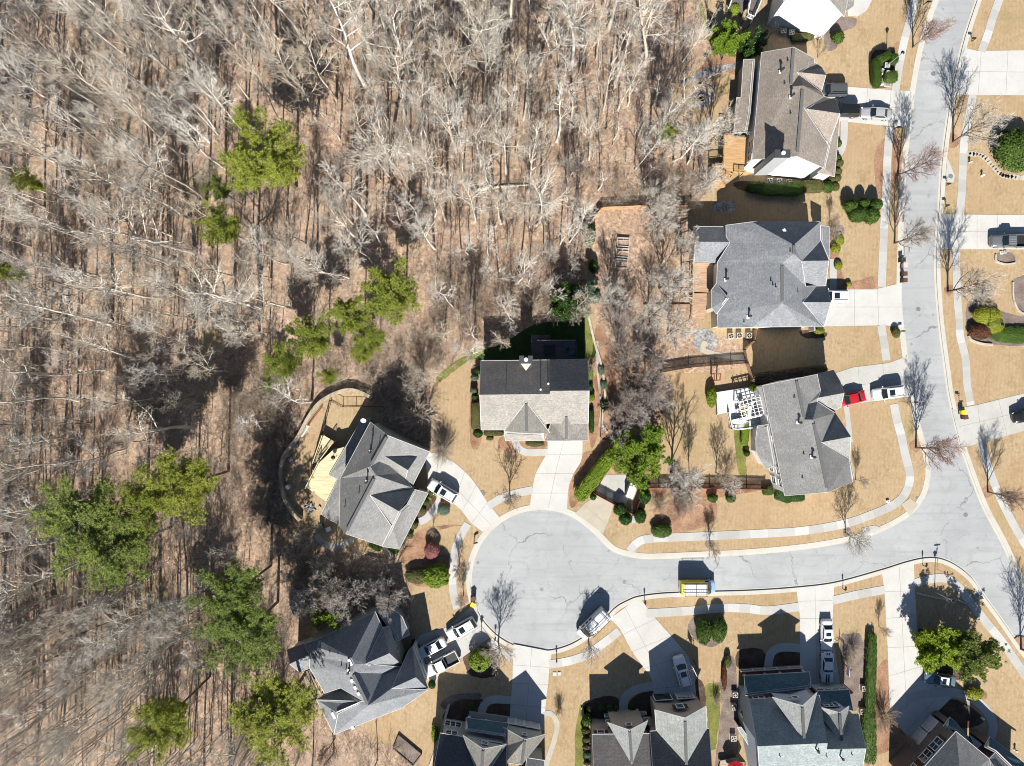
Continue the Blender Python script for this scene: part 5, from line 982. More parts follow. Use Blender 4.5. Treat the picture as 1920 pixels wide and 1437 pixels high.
fan(1103, 690, 1.2, 1.6, 'brown', 'small bare shrub beside the central house deck'); fan(1588, 1240, 1.1, 1.4, 'brown', 'brown bare shrub beside the striped car'); fan(1602, 1222, 1.2, 1.5, 'pale', 'grey bare shrub left of the clipped hedge strip'); fan(1660, 1345, 2.0, 2.2, 'brown', 'wide brown bare shrub at the end of the drive by the brick house'); fan(1846, 568, 1.5, 1.3, 'brown', 'brown bare shrub above the gold leaved bush'); fan(1566, 435, 1.4, 1.2, 'brown', 'brown bare shrub in the slate house front bed'); fan(1050, 1330, .9, 1.4, 'brown', 'brown bare shrub by the porch house side path'); fan(895, 1216, 1.0, 1.3, 'pale', 'pale bare shrub beside the round green bush by the circle'); fan(1342, 1310, 1.0, 1.3, 'brown', 'purplish bare shrub row between the two bottom houses'); fan(1283, 940, 2.3, 1.8, 'dense', 'pinkish spreading bare shrub on the pine straw'); fan(1237, 950, 1.6, 1.5, 'brown', 'dark reddish bare shrub left of the pinkish one')

# ------------------------------------------------------------------ clipped shrubs and hedges
SH = [(1594, 386, 1.0, 1.0, 2.6, 'box', 'clipped round shrub left of the back row on the slate house lawn'), (1618, 382, .8, .8, 2.6, 'box', 'smallest clipped shrub in the middle of the back row'), (1641, 385, .95, .95, 2.7, 'box', 'clipped round shrub right of the back row near the pavement'), (1607, 403, 1.35, 1.2, 2.6, 'box', 'left clipped round shrub of the front pair beside the west pavement'), (1632, 405, 1.3, 1.25, 2.6, 'box', 'right clipped round shrub of the front pair beside the west pavement'),
 (1319, 1182, 1.15, 2.0, 2.9, 'box', 'left half of the paired round shrubs south of the yellow van'), (1347, 1180, 1.2, 2.0, 2.9, 'box', 'right half of the paired round shrubs south of the yellow van'), (900, 1238, 1.7, 1.7, 2.6, 'bright', 'rounded bright green bush on the dark bed by the circle'), (818, 1080, 2.0, 1.8, 3.0, 'bright', 'bright green dense shrub west of the circle'), (784, 1080, 2.0, 1.2, 1.6, 'olive', 'lower olive green shrub joined to the bright one'), (1905, 283, 3.2, 3.2, 3.4, 'box', 'huge round clipped bush at the right frame edge'), (1884, 251, .8, .6, 1.0, 'olive', 'small olive bush on top of the huge round one'),
 (1850, 592, 2.1, 1.4, 1.8, 'gold', 'gold leaved spreading bush in the east corner bed'), (1862, 610, 1.6, 1.3, 1.6, 'gold', 'second gold leaved bush below the first in the east corner bed'), (1838, 622, 1.8, 1.2, 1.5, 'russet', 'russet leaved bush below the gold bushes'), (1905, 628, 4.2, 1.3, .8, 'box', 'long green low hedge running to the right edge'),
 (1208, 930, .95, 1.2, 2.4, 'holly', 'round dark shrub right of the trash enclosure'), (1162, 955, 1.0, 1.0, 2.2, 'holly', 'upper round shrub below the trash enclosure'), (1172, 972, 1.0, 1.0, 2.2, 'holly', 'lower round shrub below the trash enclosure'), (1200, 966, .9, 1.2, 2.2, 'holly', 'oval shrub right of the small bluish pad'), (1240, 995, 1.6, 1.1, 1.6, 'box', 'low round green shrub at the pavement bend'), (1336, 934, .8, .7, 1.4, 'box', 'left green shrub at the end of the shaded fence'), (1370, 934, .8, .7, 1.4, 'box', 'right green shrub at the end of the shaded fence'), (1112, 932, .5, .5, 1.0, 'holly', 'small dark shrub at the foot of the green hedge'),
 (1571, 70, .9, 1.0, 1.8, 'box', 'green shrub at the white house front corner'), (1377, 17, .8, .9, 1.6, 'bright', 'light green shrub beside the white house steps'), (1572, 269, .5, .6, 1.0, 'box', 'little shrub on the front walk of the taupe house'), (1569, 296, .6, .6, 1.1, 'box', 'topmost shrub in the taupe house corner row'), (1574, 306, .6, .6, 1.2, 'olive', 'olive shrub second in the taupe house corner row'), (1571, 322, .6, .6, 1.2, 'olive', 'olive shrub third in the taupe house corner row'), (1570, 334, .6, .6, 1.2, 'olive', 'olive shrub fourth in the taupe house corner row'), (1560, 336, .6, .5, 1.2, 'olive', 'olive shrub nearest the taupe house wall'), (1552, 351, .9, .9, 1.5, 'box', 'larger green shrub at the end of the taupe house corner row'), (1566, 350, .6, .7, 1.2, 'olive', 'olive shrub beside the larger green corner shrub'),
 (1574, 450, .7, .9, .9, 'gold', 'gold green shrub at the top of the slate house front bed'), (1567, 466, .7, .8, .9, 'gold', 'gold green shrub in the middle of the slate house front bed'), (1572, 498, .6, .7, .8, 'gold', 'gold green shrub low in the slate house front bed'), (1591, 533, .5, .4, .7, 'gold', 'tiny gold shrub beside the white car driveway'), (1536, 621, .8, .5, .8, 'gold', 'gold shrub at the slate house south corner'), (1680, 624, .6, .8, 1.1, 'olive', 'small green bush around the mailbox post by the driveway'), (1334, 745, .75, 1.6, 2.0, 'bright', 'light green tall bush left of the white deck'), (1412, 727, .6, .6, 1.8, 'bright', 'potted green tree at the white deck edge'),
 (897, 695, .6, .55, 1.6, 'holly', 'topmost round shrub west of the central house'), (890, 708, .6, .55, 1.5, 'bluegreen', 'second round shrub west of the central house'), (888, 732, .55, .5, 1.4, 'bluegreen', 'third round shrub west of the central house'), (890, 744, .5, .45, 1.3, 'holly', 'fourth round shrub west of the central house'), (896, 813, .75, .65, 1.4, 'holly', 'round shrub at the south west corner of the central house'), (919, 822, .55, .35, .8, 'olive', 'small square shrub below the central house front hedge'), (1107, 700, .45, 1.0, 1.3, 'bright', 'upper narrow shrub east of the central house'), (1107, 725, .4, .6, 1.1, 'holly', 'middle narrow shrub east of the central house'), (1109, 745, .5, .6, 1.2, 'bright', 'lower narrow shrub east of the central house'), (1132, 722, .5, .6, .8, 'bluegreen', 'blue green shrub along the stone edging'), (1133, 760, .6, .7, .9, 'holly', 'green shrub along the stone edging'), (1127, 695, .5, .7, .8, 'bluegreen', 'pale shrub highest along the stone edging'), (1003, 832, 1.4, .5, .8, 'olive', 'olive ground shrub between the walk and the white driveway'),
 (810, 925, .5, .5, .9, 'box', 'round shrub highest in the dormer house front row'), (799, 942, .5, .5, .9, 'box', 'round shrub second in the dormer house front row'), (793, 957, .5, .5, .9, 'olive', 'round shrub third in the dormer house front row'), (806, 934, .35, .3, .6, 'gold', 'golden tuft between shrubs in the dormer house front row'), (832, 957, .95, .75, .9, 'bluegreen', 'pale blue green juniper beside the dormer house driveway'), (776, 985, .65, .6, 1.0, 'olive', 'olive shrub at the dormer house walk end'), (768, 1003, .6, .6, 1.0, 'olive', 'lower olive shrub along the dormer house front'), (832, 940, .5, .4, .6, 'russet', 'russet tuft above the blue green juniper'), (810, 1283, .55, .65, 1.4, 'holly', 'dark shrub in front of the white pickup'), (782, 1212, .4, .4, .7, 'box', 'upper little shrub in the charcoal house front bed'), (788, 1234, .45, .4, .7, 'box', 'lower little shrub in the charcoal house front bed'),
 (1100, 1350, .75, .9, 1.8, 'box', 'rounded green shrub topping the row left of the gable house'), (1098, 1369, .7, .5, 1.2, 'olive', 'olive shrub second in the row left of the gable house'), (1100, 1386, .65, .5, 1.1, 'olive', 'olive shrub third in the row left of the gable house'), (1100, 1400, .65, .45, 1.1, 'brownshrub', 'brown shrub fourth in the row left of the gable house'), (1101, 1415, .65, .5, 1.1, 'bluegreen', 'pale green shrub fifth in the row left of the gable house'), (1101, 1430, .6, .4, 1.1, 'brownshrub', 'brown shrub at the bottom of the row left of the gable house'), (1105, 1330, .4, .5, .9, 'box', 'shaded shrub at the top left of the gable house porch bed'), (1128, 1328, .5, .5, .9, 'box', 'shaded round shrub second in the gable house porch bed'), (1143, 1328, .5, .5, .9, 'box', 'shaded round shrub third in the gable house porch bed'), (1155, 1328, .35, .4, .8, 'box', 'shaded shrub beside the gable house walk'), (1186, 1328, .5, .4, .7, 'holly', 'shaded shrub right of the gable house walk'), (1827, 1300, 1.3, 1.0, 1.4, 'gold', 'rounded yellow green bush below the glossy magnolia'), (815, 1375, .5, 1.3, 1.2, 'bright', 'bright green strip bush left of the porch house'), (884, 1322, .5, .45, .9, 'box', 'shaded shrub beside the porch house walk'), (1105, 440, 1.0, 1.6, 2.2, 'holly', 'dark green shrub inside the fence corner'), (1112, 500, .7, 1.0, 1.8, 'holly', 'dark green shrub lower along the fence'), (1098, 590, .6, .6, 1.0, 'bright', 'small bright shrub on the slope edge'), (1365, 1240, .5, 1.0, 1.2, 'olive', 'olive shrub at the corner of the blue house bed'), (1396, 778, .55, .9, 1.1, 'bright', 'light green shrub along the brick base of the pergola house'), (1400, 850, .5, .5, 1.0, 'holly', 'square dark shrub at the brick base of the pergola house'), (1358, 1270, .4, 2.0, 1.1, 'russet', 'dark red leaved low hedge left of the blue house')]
for it in SH:
    x, y, rx, ry, hh, mt, lab = it; shrub(x, y, rx, ry, hh, mt, lab)
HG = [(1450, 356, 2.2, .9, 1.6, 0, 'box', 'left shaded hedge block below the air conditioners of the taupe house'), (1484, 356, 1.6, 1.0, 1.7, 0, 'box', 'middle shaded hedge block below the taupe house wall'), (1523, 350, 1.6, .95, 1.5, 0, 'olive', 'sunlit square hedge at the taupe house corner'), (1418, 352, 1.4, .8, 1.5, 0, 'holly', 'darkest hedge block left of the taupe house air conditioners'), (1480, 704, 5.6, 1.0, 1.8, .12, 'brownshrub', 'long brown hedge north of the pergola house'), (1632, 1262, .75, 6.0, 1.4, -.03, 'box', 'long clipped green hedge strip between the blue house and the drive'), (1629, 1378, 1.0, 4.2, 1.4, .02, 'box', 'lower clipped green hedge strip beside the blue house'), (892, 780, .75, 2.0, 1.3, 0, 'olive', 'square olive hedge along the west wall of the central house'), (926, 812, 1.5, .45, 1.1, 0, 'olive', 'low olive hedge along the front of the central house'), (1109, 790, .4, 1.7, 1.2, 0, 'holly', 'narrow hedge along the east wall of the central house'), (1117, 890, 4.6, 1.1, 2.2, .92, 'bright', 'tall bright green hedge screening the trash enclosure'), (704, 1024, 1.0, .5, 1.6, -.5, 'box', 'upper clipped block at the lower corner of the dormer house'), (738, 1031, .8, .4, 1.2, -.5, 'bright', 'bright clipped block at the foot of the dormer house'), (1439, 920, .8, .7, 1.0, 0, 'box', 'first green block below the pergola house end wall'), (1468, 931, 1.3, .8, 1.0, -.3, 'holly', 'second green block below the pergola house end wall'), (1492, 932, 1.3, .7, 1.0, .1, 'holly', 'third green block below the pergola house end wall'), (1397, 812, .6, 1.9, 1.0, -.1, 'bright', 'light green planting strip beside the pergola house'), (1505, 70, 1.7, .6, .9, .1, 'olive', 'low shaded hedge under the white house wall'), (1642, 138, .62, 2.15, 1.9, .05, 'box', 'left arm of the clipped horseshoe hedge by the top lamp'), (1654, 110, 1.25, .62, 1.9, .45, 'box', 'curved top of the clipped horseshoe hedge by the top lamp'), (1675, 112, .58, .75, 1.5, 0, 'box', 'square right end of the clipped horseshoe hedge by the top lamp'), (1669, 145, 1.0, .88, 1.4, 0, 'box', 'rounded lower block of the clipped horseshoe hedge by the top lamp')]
for x, y, rx, ry, hh, rz, mt, lab in HG: shrub(x, y, rx, ry, hh, mt, lab, 'hedge', None, 'box', rz, 'hedge', big=True)
# ------------------------------------------------------------------ vehicles
def paint(name, c, coat=0.6):
    m, nt, b = base_mat(name, 0.32, 0.0, 0.5); b.inputs['Base Color'].default_value = (*c, 1); b.inputs['Coat Weight'].default_value = coat; b.inputs['Coat Roughness'].default_value = 0.06; return m
M['p_white'] = paint('white_paint', (0.74, 0.75, 0.76)); M['p_silver'] = paint('silver_paint', (0.33, 0.34, 0.36)); M['p_grey'] = paint('grey_paint', (0.13, 0.135, 0.15)); M['p_black'] = paint('black_paint', (0.012, 0.012, 0.014)); M['p_dark'] = paint('dark_grey_paint', (0.075, 0.08, 0.085)); M['p_red'] = paint('red_paint', (0.42, 0.012, 0.02)); M['p_yellow'] = paint('yellow_paint', (0.76, 0.64, 0.015)); M['p_sky'] = paint('pale_blue_paint', (0.28, 0.46, 0.68)); M['p_teal'] = paint('slate_blue_paint', (0.10, 0.16, 0.22)); M['p_canvas'] = plain('dark_canvas', (0.10, 0.095, 0.09), 0.9)
M['trimblack'] = plain('black_plastic', (0.02, 0.02, 0.022), 0.6)
KIND = {  # L, W, H, belt, body stations (x/L, half width, top), windscreen base, roof front, roof rear, rear glass base, roof half width
 'sedan': (4.75, 1.84, 1.45, .93, [(.5, .62, .58), (.485, .80, .68), (.44, .92, .76), (.30, 1, .86), (.19, 1, .94), (-.2, 1, .96), (-.33, .99, .98), (-.44, .95, .95), (-.485, .84, .86), (-.5, .68, .7)], .20, .055, -.20, -.345, .69),
 'suv': (4.85, 1.95, 1.76, 1.08, [(.5, .66, .68), (.487, .82, .86), (.45, .93, .98), (.32, 1, 1.06), (.22, 1, 1.10), (-.2, 1, 1.12), (-.42, .99, 1.12), (-.48, .93, 1.08), (-.5, .84, .95)], .235, .10, -.40, -.478, .74),
 'pickup': (5.75, 2.0, 1.86, 1.12, [(.5, .72, .75), (.488, .86, .98), (.45, .95, 1.08), (.30, 1, 1.14), (.22, 1, 1.15), (-.12, 1, 1.15), (-.125, 1, .78), (-.48, .99, .78), (-.5, .95, .74)], .225, .115, -.075, -.115, .76),
 'muscle': (4.8, 1.92, 1.36, .94, [(.5, .70, .62), (.488, .86, .74), (.44, .96, .84), (.25, 1, .93), (.12, 1, .95), (-.25, 1, .96), (-.36, 1, .98), (-.46, .95, .95), (-.5, .8, .72)], .135, .03, -.21, -.33, .68),
 'van': (5.6, 2.05, 2.5, 1.15, [(.5, .70, .72), (.485, .86, .95), (.44, .95, 1.12), (.355, .99, 1.28), (.20, 1, 2.25), (.14, 1, 2.46), (-.30, 1, 2.5), (-.47, .99, 2.46), (-.497, .95, 2.36), (-.5, .93, 2.2)], .35, .205, 0, 0, .8)}
def car_proto(kind, pm, name, label, sunroof=False, rails=False, extras=None, roofm=None, hoodm=None):
    L, W, H, belt, st, wb, rf, rr, rb, rw = KIND[kind]; hw = W / 2; root = thing(name, label, {'suv': 'car', 'sedan': 'car', 'muscle': 'car', 'pickup': 'pickup truck', 'van': 'van'}[kind])
    def ring(x, w, top):
        w *= hw; tum = .80 if kind == 'van' and top > 1.5 else .90
        half = [(w * .86, .26), (w * .97, .42), (w, .62 if top > .8 else top * .75), (w * .985, max(.63, top - .22) if kind != 'van' else max(.63, top - .9)), (w * (.93 if kind != 'van' else .95), top - .07), (w * tum, top - .01), (w * .45, top + .025)]
        return [(x * L, -y, z) for y, z in half] + [(x * L, y, z) for y, z in reversed(half)]
    rings = []
    for i, s in enumerate(st): rings.append(ring(*s))
    b = MB(); n = len(rings[0]); V = [v for r_ in rings for v in r_]; F = []
    for i in range(len(rings) - 1):
        for k in range(n): k2 = (k + 1) % n; F.append((i * n + k, i * n + k2, (i + 1) * n + k2, (i + 1) * n + k))
    F.append(tuple(range(n))); F.append(tuple(range((len(rings) - 1) * n + n - 1, (len(rings) - 1) * n - 1, -1)))
    b.raw(V, F, pm)
    me = b.mesh('body', True); bm = bmesh.new(); bm.from_mesh(me); bmesh.ops.recalc_face_normals(bm, faces=bm.faces); bm.to_mesh(me); bm.free()
    if hoodm:
        me.materials.append(hoodm)
        for p in me.polygons:
            if p.center.x > .24 * L: p.material_index = 1
    body = link('body', me, root)
    g = M['carglass']; z0 = belt + .01
    if kind != 'van':
        bw = hw * .90; tw = hw * rw; R4 = lambda x, w, z: [Vector((x * L, -w, z)), Vector((x * L, w, z))]
        A, B, C, D = R4(wb, bw * .93, z0), R4(rf, tw, H - .06), R4(rr, tw * .98, H - .05), R4(rb, bw * .90, z0 + .02)
        mid = lambda P_: (P_[0] + P_[1]) / 2
        def pane(nm, q, m): o = MB(); o.poly(q, m); o.build(nm, root); 
        wsb = mid(A) + Vector((.10, 0, 0.0)); pane('windscreen', [A[0], wsb, A[1], B[1], mid(B) + Vector((.06, 0, .03)), B[0]], g)
        pane('rear_window', [C[0], C[1], D[1], D[0]], g)
        pane('side_window', [A[1], D[1], C[1], B[1]], g); pane('side_window', [D[0], A[0], B[0], C[0]], g)
        rm = MB(); nx, ny = 6, 6; vs = []
        for i in range(nx + 1):
            for j in range(ny + 1):
                u = i / nx; v = j / ny * 2 - 1; x = (rf + .012) * (1 - u) + (rr - .012) * u; w_ = tw * 1.05 * (1 - .05 * abs(2 * u - 1) ** 3); vs.append((x * L + .05 * (1 - v * v) * (1 - u), w_ * v, H - .055 + .06 * (1 - v ** 4 * .9) * (1 - .55 * abs(2 * u - 1) ** 3)))
        rm.raw(vs, [(i * (ny + 1) + j, (i + 1) * (ny + 1) + j, (i + 1) * (ny + 1) + j + 1, i * (ny + 1) + j + 1) for i in range(nx) for j in range(ny)], roofm or pm)
        me = rm.mesh('roof', True); bm = bmesh.new(); bm.from_mesh(me); bmesh.ops.recalc_face_normals(bm, faces=bm.faces)
        if bm.faces[:][10].normal.z < 0: bmesh.ops.reverse_faces(bm, faces=bm.faces)
        bm.to_mesh(me); bm.free(); ro = link('roof', me, root)
        for s in (0, 1):
            pl = MB(); pl.tube(A[s], B[s], .055, .05, pm, 6); pl.tube(C[s], D[s], .07, .09, pm, 6); q = (A[s] * .5 + D[s] * .5); t_ = (B[s] * .5 + C[s] * .5); pl.tube(q, t_, .04, .04, M['trimblack'], 5); pl.tube(B[s], C[s], .05, .05, pm, 6)
            pl.build('window_frame', root)
        if sunroof:
            x0, x1 = rf - .05, rf - (.05 + (.17 if kind == 'suv' else .12)); sr = MB(); w_ = tw * .62
            sr.raw([(x0 * L, -w_, H + .012), (x0 * L, w_, H + .012), (x1 * L, w_, H + .02), (x1 * L, -w_, H + .02), (x0 * L, -w_, H - .03), (x0 * L, w_, H - .03), (x1 * L, w_, H - .03), (x1 * L, -w_, H - .03)], [(0, 1, 2, 3), (0, 4, 5, 1), (1, 5, 6, 2), (2, 6, 7, 3), (3, 7, 4, 0)], g); sr.build('sunroof', ro)
        if rails:
            for s in (-1, 1): q = MB(); q.bar((rf * L - .2, s * tw * .93, H + .07), (rr * L + .1, s * tw * .9, H + .06), .05, .05, M['trimblack'] if rails == 1 else M['steel']); q.build('roof_rail', ro)
    else:
        w0, w1 = hw * .86, hw * .78
        o = MB(); o.poly([(.352 * L + .02, -w0, 1.34), (.352 * L + .1, 0, 1.35), (.352 * L + .02, w0, 1.34), (.21 * L + .035, w1, 2.22), (.21 * L + .07, 0, 2.27), (.21 * L + .035, -w1, 2.22)], g); o.build('windscreen', root)
        for s in (-1, 1):
            for (x0, x1) in ((.30, .17), (.13, .03), (.0, -.1)) if extras == 'glass' or s < 0 else ((.30, .17),):
                o = MB(); o.poly([(x0 * L, s * (hw + .012), 1.32), (x1 * L, s * (hw + .012), 1.32), (x1 * L, s * hw * .975, 1.95), ((x0 - .05 if x0 > .2 else x0) * L, s * hw * .975, 1.95)], g); o.build('side_window', root)
        o = MB(); o.box((-.503 * L, 0, 1.75), (.03, W * .72, .6), g); o.build('rear_window', root)
    if kind == 'pickup':
        bd = MB(); x0, x1 = -.122 * L, -.495 * L
        for s in (-1, 1): bd.box(((x0 + x1) / 2, s * hw * .93, .95), (x0 - x1, .11, .42), pm)
        bd.box((x1, 0, .95), (.09, W * .9, .42), pm); bd.box((x0, 0, .96), (.06, W * .9, .40), pm); bd.build('bed', root)
        o = MB(); o.box(((x0 + x1) / 2, 0, .80), (x0 - x1 - .1, W * .82, .02), M['trimblack']); o.build('bed_liner', root)
    wx = (.315, -.30) if kind != 'van' else (.33, -.27); rad = .34 if kind in ('sedan', 'muscle') else .39
    for x in wx:
        for s in (-1, 1):
            o = MB(); y = s * (hw - .12); o.tube((x * L, y - .11, rad), (x * L, y + .11, rad), rad, rad, M['rubber'], 18); w_ = o.build('wheel', root); r_ = MB(); r_.tube((x * L, y + s * .10, rad), (x * L, y + s * .125, rad), rad * .66, rad * .6, M['rim'], 14); r_.build('rim', w_)
    for s in (-1, 1):
        o = MB(); o.box((.466 * L, s * hw * .70, belt - .27), (.22, .34, .13), M['lampclear'], -s * .5); o.build('headlight', root)
        o = MB(); o.box((-.482 * L, s * hw * .74, belt - .16), (.16, .28, .14), M['lampred'], s * .35); o.build('taillight', root)
        o = MB(); xm = (wb - .04) * L; o.box((xm, s * (hw + .12), belt + .08), (.13, .22, .14), pm); o.tube((xm, s * (hw - .05), belt + .03), (xm, s * (hw + .05), belt + .05), .03, .03, M['trimblack'], 5); o.build('mirror', root)
    o = MB(); o.box((.494 * L, 0, .48), (.05, W * .55, .16), M['trimblack']); o.build('grille', root)
    o = MB(); o.box((-.50 * L, 0, .62), (.02, .5, .13), M['white']); o.build('number_plate', root)
    if kind in ('sedan', 'suv', 'pickup') and wb:
        o = MB(); o.bar(((wb + .02) * L, -hw * .55, z0 + .03), ((wb + .015) * L, hw * .1, z0 + .05), .03, .02, M['trimblack']); o.bar(((wb + .02) * L, hw * .05, z0 + .05), ((wb + .015) * L, hw * .6, z0 + .03), .03, .02, M['trimblack']); o.build('wiper', root)
    return root
def put(o, px, py, deg, z=0.04): 
    p = P(px, py, 0.9); o.location = (p.x, p.y, z); o.rotation_euler = (0, 0, R(deg)); return o
def rack(root, ladder=True, H=2.55, yl=-.55, L=4.0):
    m = MB()
    for x in (1.0, -.6, -2.2): m.bar((x, -1.0, H + .12), (x, 1.0, H + .12), .06, .06, M['trimblack']); m.tube((x, -.95, H - .1), (x, -.95, H + .12), .03, .03, M['trimblack'], 5); m.tube((x, .95, H - .1), (x, .95, H + .12), .03, .03, M['trimblack'], 5)
    for s in (-1, 1): m.bar((1.2, s * 1.0, H + .15), (-2.4, s * 1.0, H + .15), .05, .05, M['trimblack'])
    m.build('roof_rack', root)
    ld = MB()
    for yy in (yl - .2, yl + .2): ld.bar((1.4, yy, H + .22), (1.4 - L, yy, H + .22), .045, .08, M['steel'])
    for k in range(12): ld.tube((1.2 - k * (L - .3) / 11, yl - .2, H + .22), (1.2 - k * (L - .3) / 11, yl + .2, H + .22), .022, .022, M['steel'], 6)
    ld.build('ladder', root)

put(car_proto('suv', M['p_dark'], 'parked_car', 'dark grey car nosed up to the taupe house garage', rails=1), 1560, 169, 181)
put(car_proto('suv', M['p_black'], 'parked_car', 'black car with a black roof beside the silver sedan'), 1583, 207, 178)
put(car_proto('sedan', M['p_silver'], 'parked_car', 'silver grey sedan at the road end of the taupe house driveway'), 1644, 212, 176)
put(car_proto('suv', M['p_white'], 'parked_car', 'white car with sunroof half under the slate house garage eave', sunroof=True, rails=2), 1563, 556, 180)
put(car_proto('sedan', M['p_red'], 'parked_car', 'red car parked against the pergola house garage'), 1595, 748, 193)
put(car_proto('suv', M['p_white'], 'parked_car', 'white car with sunroof parked behind the red car', sunroof=True, rails=2), 1666, 737, 188)
o = put(car_proto('pickup', M['p_grey'], 'pickup_truck', 'dark grey pickup truck on the right edge driveway'), 1893, 452, 180)
rb_ = MB()
for k in range(5): rb_.bar((.7, -.55 + .275 * k, 1.90), (-.35, -.55 + .275 * k, 1.90), .05, .03, M['p_silver'])
rb_.build('roof_ribs', o)
put(car_proto('suv', M['p_black'], 'parked_car', 'black car cut off by the right frame edge'), 1929, 778, 193)
vy = put(car_proto('van', M['p_yellow'], 'work_van', 'yellow and white work van with pale blue nose at the south kerb', hoodm=M['p_sky']), 1308, 1101, 0, -0.1)
o = MB(); o.box((-.65, 0, 2.535), (3.5, 1.55, .03), M['p_white']); o.build('roof_panel', vy); rack(vy, True, 2.55, -.45)
o = MB(); o.box((-.9, -1.03, 1.45), (3.4, .03, 1.5), M['p_white']); o.build('side_panel', vy)
vw = put(car_proto('van', M['p_white'], 'work_van', 'white work van with a roof ladder at the rim of the circle', extras='glass'), 1112, 1170, 225, -0.1); rack(vw, True, 2.55, .5)
put(car_proto('sedan', M['p_white'], 'parked_car', 'white sedan with two roof windows parked above the striped car', sunroof=True), 1551, 1191, 270)
ms = put(car_proto('muscle', M['p_white'], 'parked_car', 'white car with twin black stripes beside the blue house'), 1552, 1252, 269)
o = MB()
for s in (-.17, .17): o.box((1.52, s, .955), (1.45, .2, .012), M['p_black']); o.box((1.52 + .0, s, .93), (1.5, .2, .02), M['p_black']); o.box((-2.0, s, .985), (.6, .2, .014), M['p_black'])
o.build('stripe', ms)
put(car_proto('suv', M['p_white'], 'parked_car', 'white car with long glass roof shaded by the gable house', sunroof=True, rails=1), 1279, 1259, 105)
put(car_proto('sedan', M['p_teal'], 'parked_car', 'slate blue car beside the feathery cypress', roofm=M['p_white'], sunroof=True), 1764, 1275, 173)
put(car_proto('suv', M['p_white'], 'parked_car', 'white car with sunroof nearest the circle on the charcoal house driveway', sunroof=True, rails=2), 865, 1180, 210)
put(car_proto('sedan', M['p_white'], 'parked_car', 'white sedan in the middle of the charcoal house driveway'), 809, 1216, 208)
pk = put(car_proto('pickup', M['p_white'], 'pickup_truck', 'white pickup truck with an open bed beside the charcoal house garage'), 827, 1246, 207)
put(car_proto('suv', M['p_white'], 'parked_car', 'white car with sunroof on the dormer house driveway', sunroof=True, rails=1), 830, 921, 149)

# ------------------------------------------------------------------ street furniture
def mailbox(px, py, face, label):
    w = P(px, py); t = thing('mailbox', label, 'mailbox', w, R(face)); m = MB(); m.box((0, 0, .55), (.1, .1, 1.2), M['black']); m.bar((0, 0, .98), (.42, 0, .98), .07, .07, M['black']); m.tube((.02, 0, .6), (.3, 0, .95), .03, .03, M['black'], 5); m.build('post', t)
    m = MB(); n = 8; prof = [(-.11, 0), (.11, 0)] + [(.11 * math.cos(a), .14 + .11 * math.sin(a)) for a in [k * math.pi / n for k in range(n + 1)]]
    vs = [(.12, y, 1.02 + z) for y, z in prof] + [(.64, y, 1.02 + z) for y, z in prof]; k = len(prof); m.raw(vs, [(i, (i + 1) % k, k + (i + 1) % k, k + i) for i in range(k)] + [tuple(range(k - 1, -1, -1)), tuple(range(k, 2 * k))], M['black']); bx = m.build('box', t)
    m = MB(); m.box((.4, .13, 1.22), (.03, .02, .18), M['p_red']); m.build('flag', bx)
MAIL = [(1822, 78, 180, 'black mailbox above the wide top right driveway'), (1675, 243, 0, 'black mailbox below the silver sedan driveway'), (1775, 348, 180, 'black mailbox beside the storm drain slab'), (1773, 388, 180, 'black mailbox above the dark pickup driveway'), (1682, 622, 0, 'black mailbox rising from the small green bush'), (1798, 752, 180, 'black mailbox just above the yellow topped bin'), (1706, 754, 0, 'black mailbox by the white car behind the red one'), (1580, 1104, 90, 'black mailbox south of the street right of the parked sedan drive'), (1730, 1060, 90, 'black mailbox at the corner beside the street signs'), (1208, 1130, 90, 'black mailbox left of the yellow van'), (1043, 1238, 90, 'black mailbox at the south rim of the circle'), (928, 1198, 80, 'black mailbox beside the bare tree at the south west rim'), (889, 1017, 20, 'black mailbox at the west rim of the circle'), (1731, 10, 0, 'black mailbox at the top of the west kerb')]
for it in MAIL: mailbox(*it)
def lamp(px, py, hgt, label, arm=True):
    w = P(px, py); t = thing('street_lamp', label, 'street lamp', w); m = MB(); m.tube((0, 0, 0), (0, 0, .5), .11, .09, M['steel'], 10); m.tube((0, 0, .5), (0, 0, hgt - .5), .07, .05, M['steel'], 8); m.build('post', t)
    m = MB(); m.lathe([(.09, hgt - .5), (.24, hgt - .1), (.3, hgt), (.16, hgt + .12), (.03, hgt + .3)], M['black'], 8); h_ = m.build('lamp_head', t); m = MB(); m.lathe([(.10, hgt - .47), (.235, hgt - .12)], M['lampclear'], 8, (0, 0, -.03)); m.build('lens', h_)
for it in ((1661.5, 125, 4.9, 'grey street lamp inside the clipped horseshoe hedge'), (901.5, 1231, 5.0, 'grey street lamp over the round bush by the circle'), (1752, 1110, 5.0, 'grey street lamp in the shade at the corner bed'), (1843, 613, 4.6, 'grey street lamp between the gold and russet bushes'), (1126, 820, 4.4, 'grey lamp post right of the white central driveway')): lamp(*it)
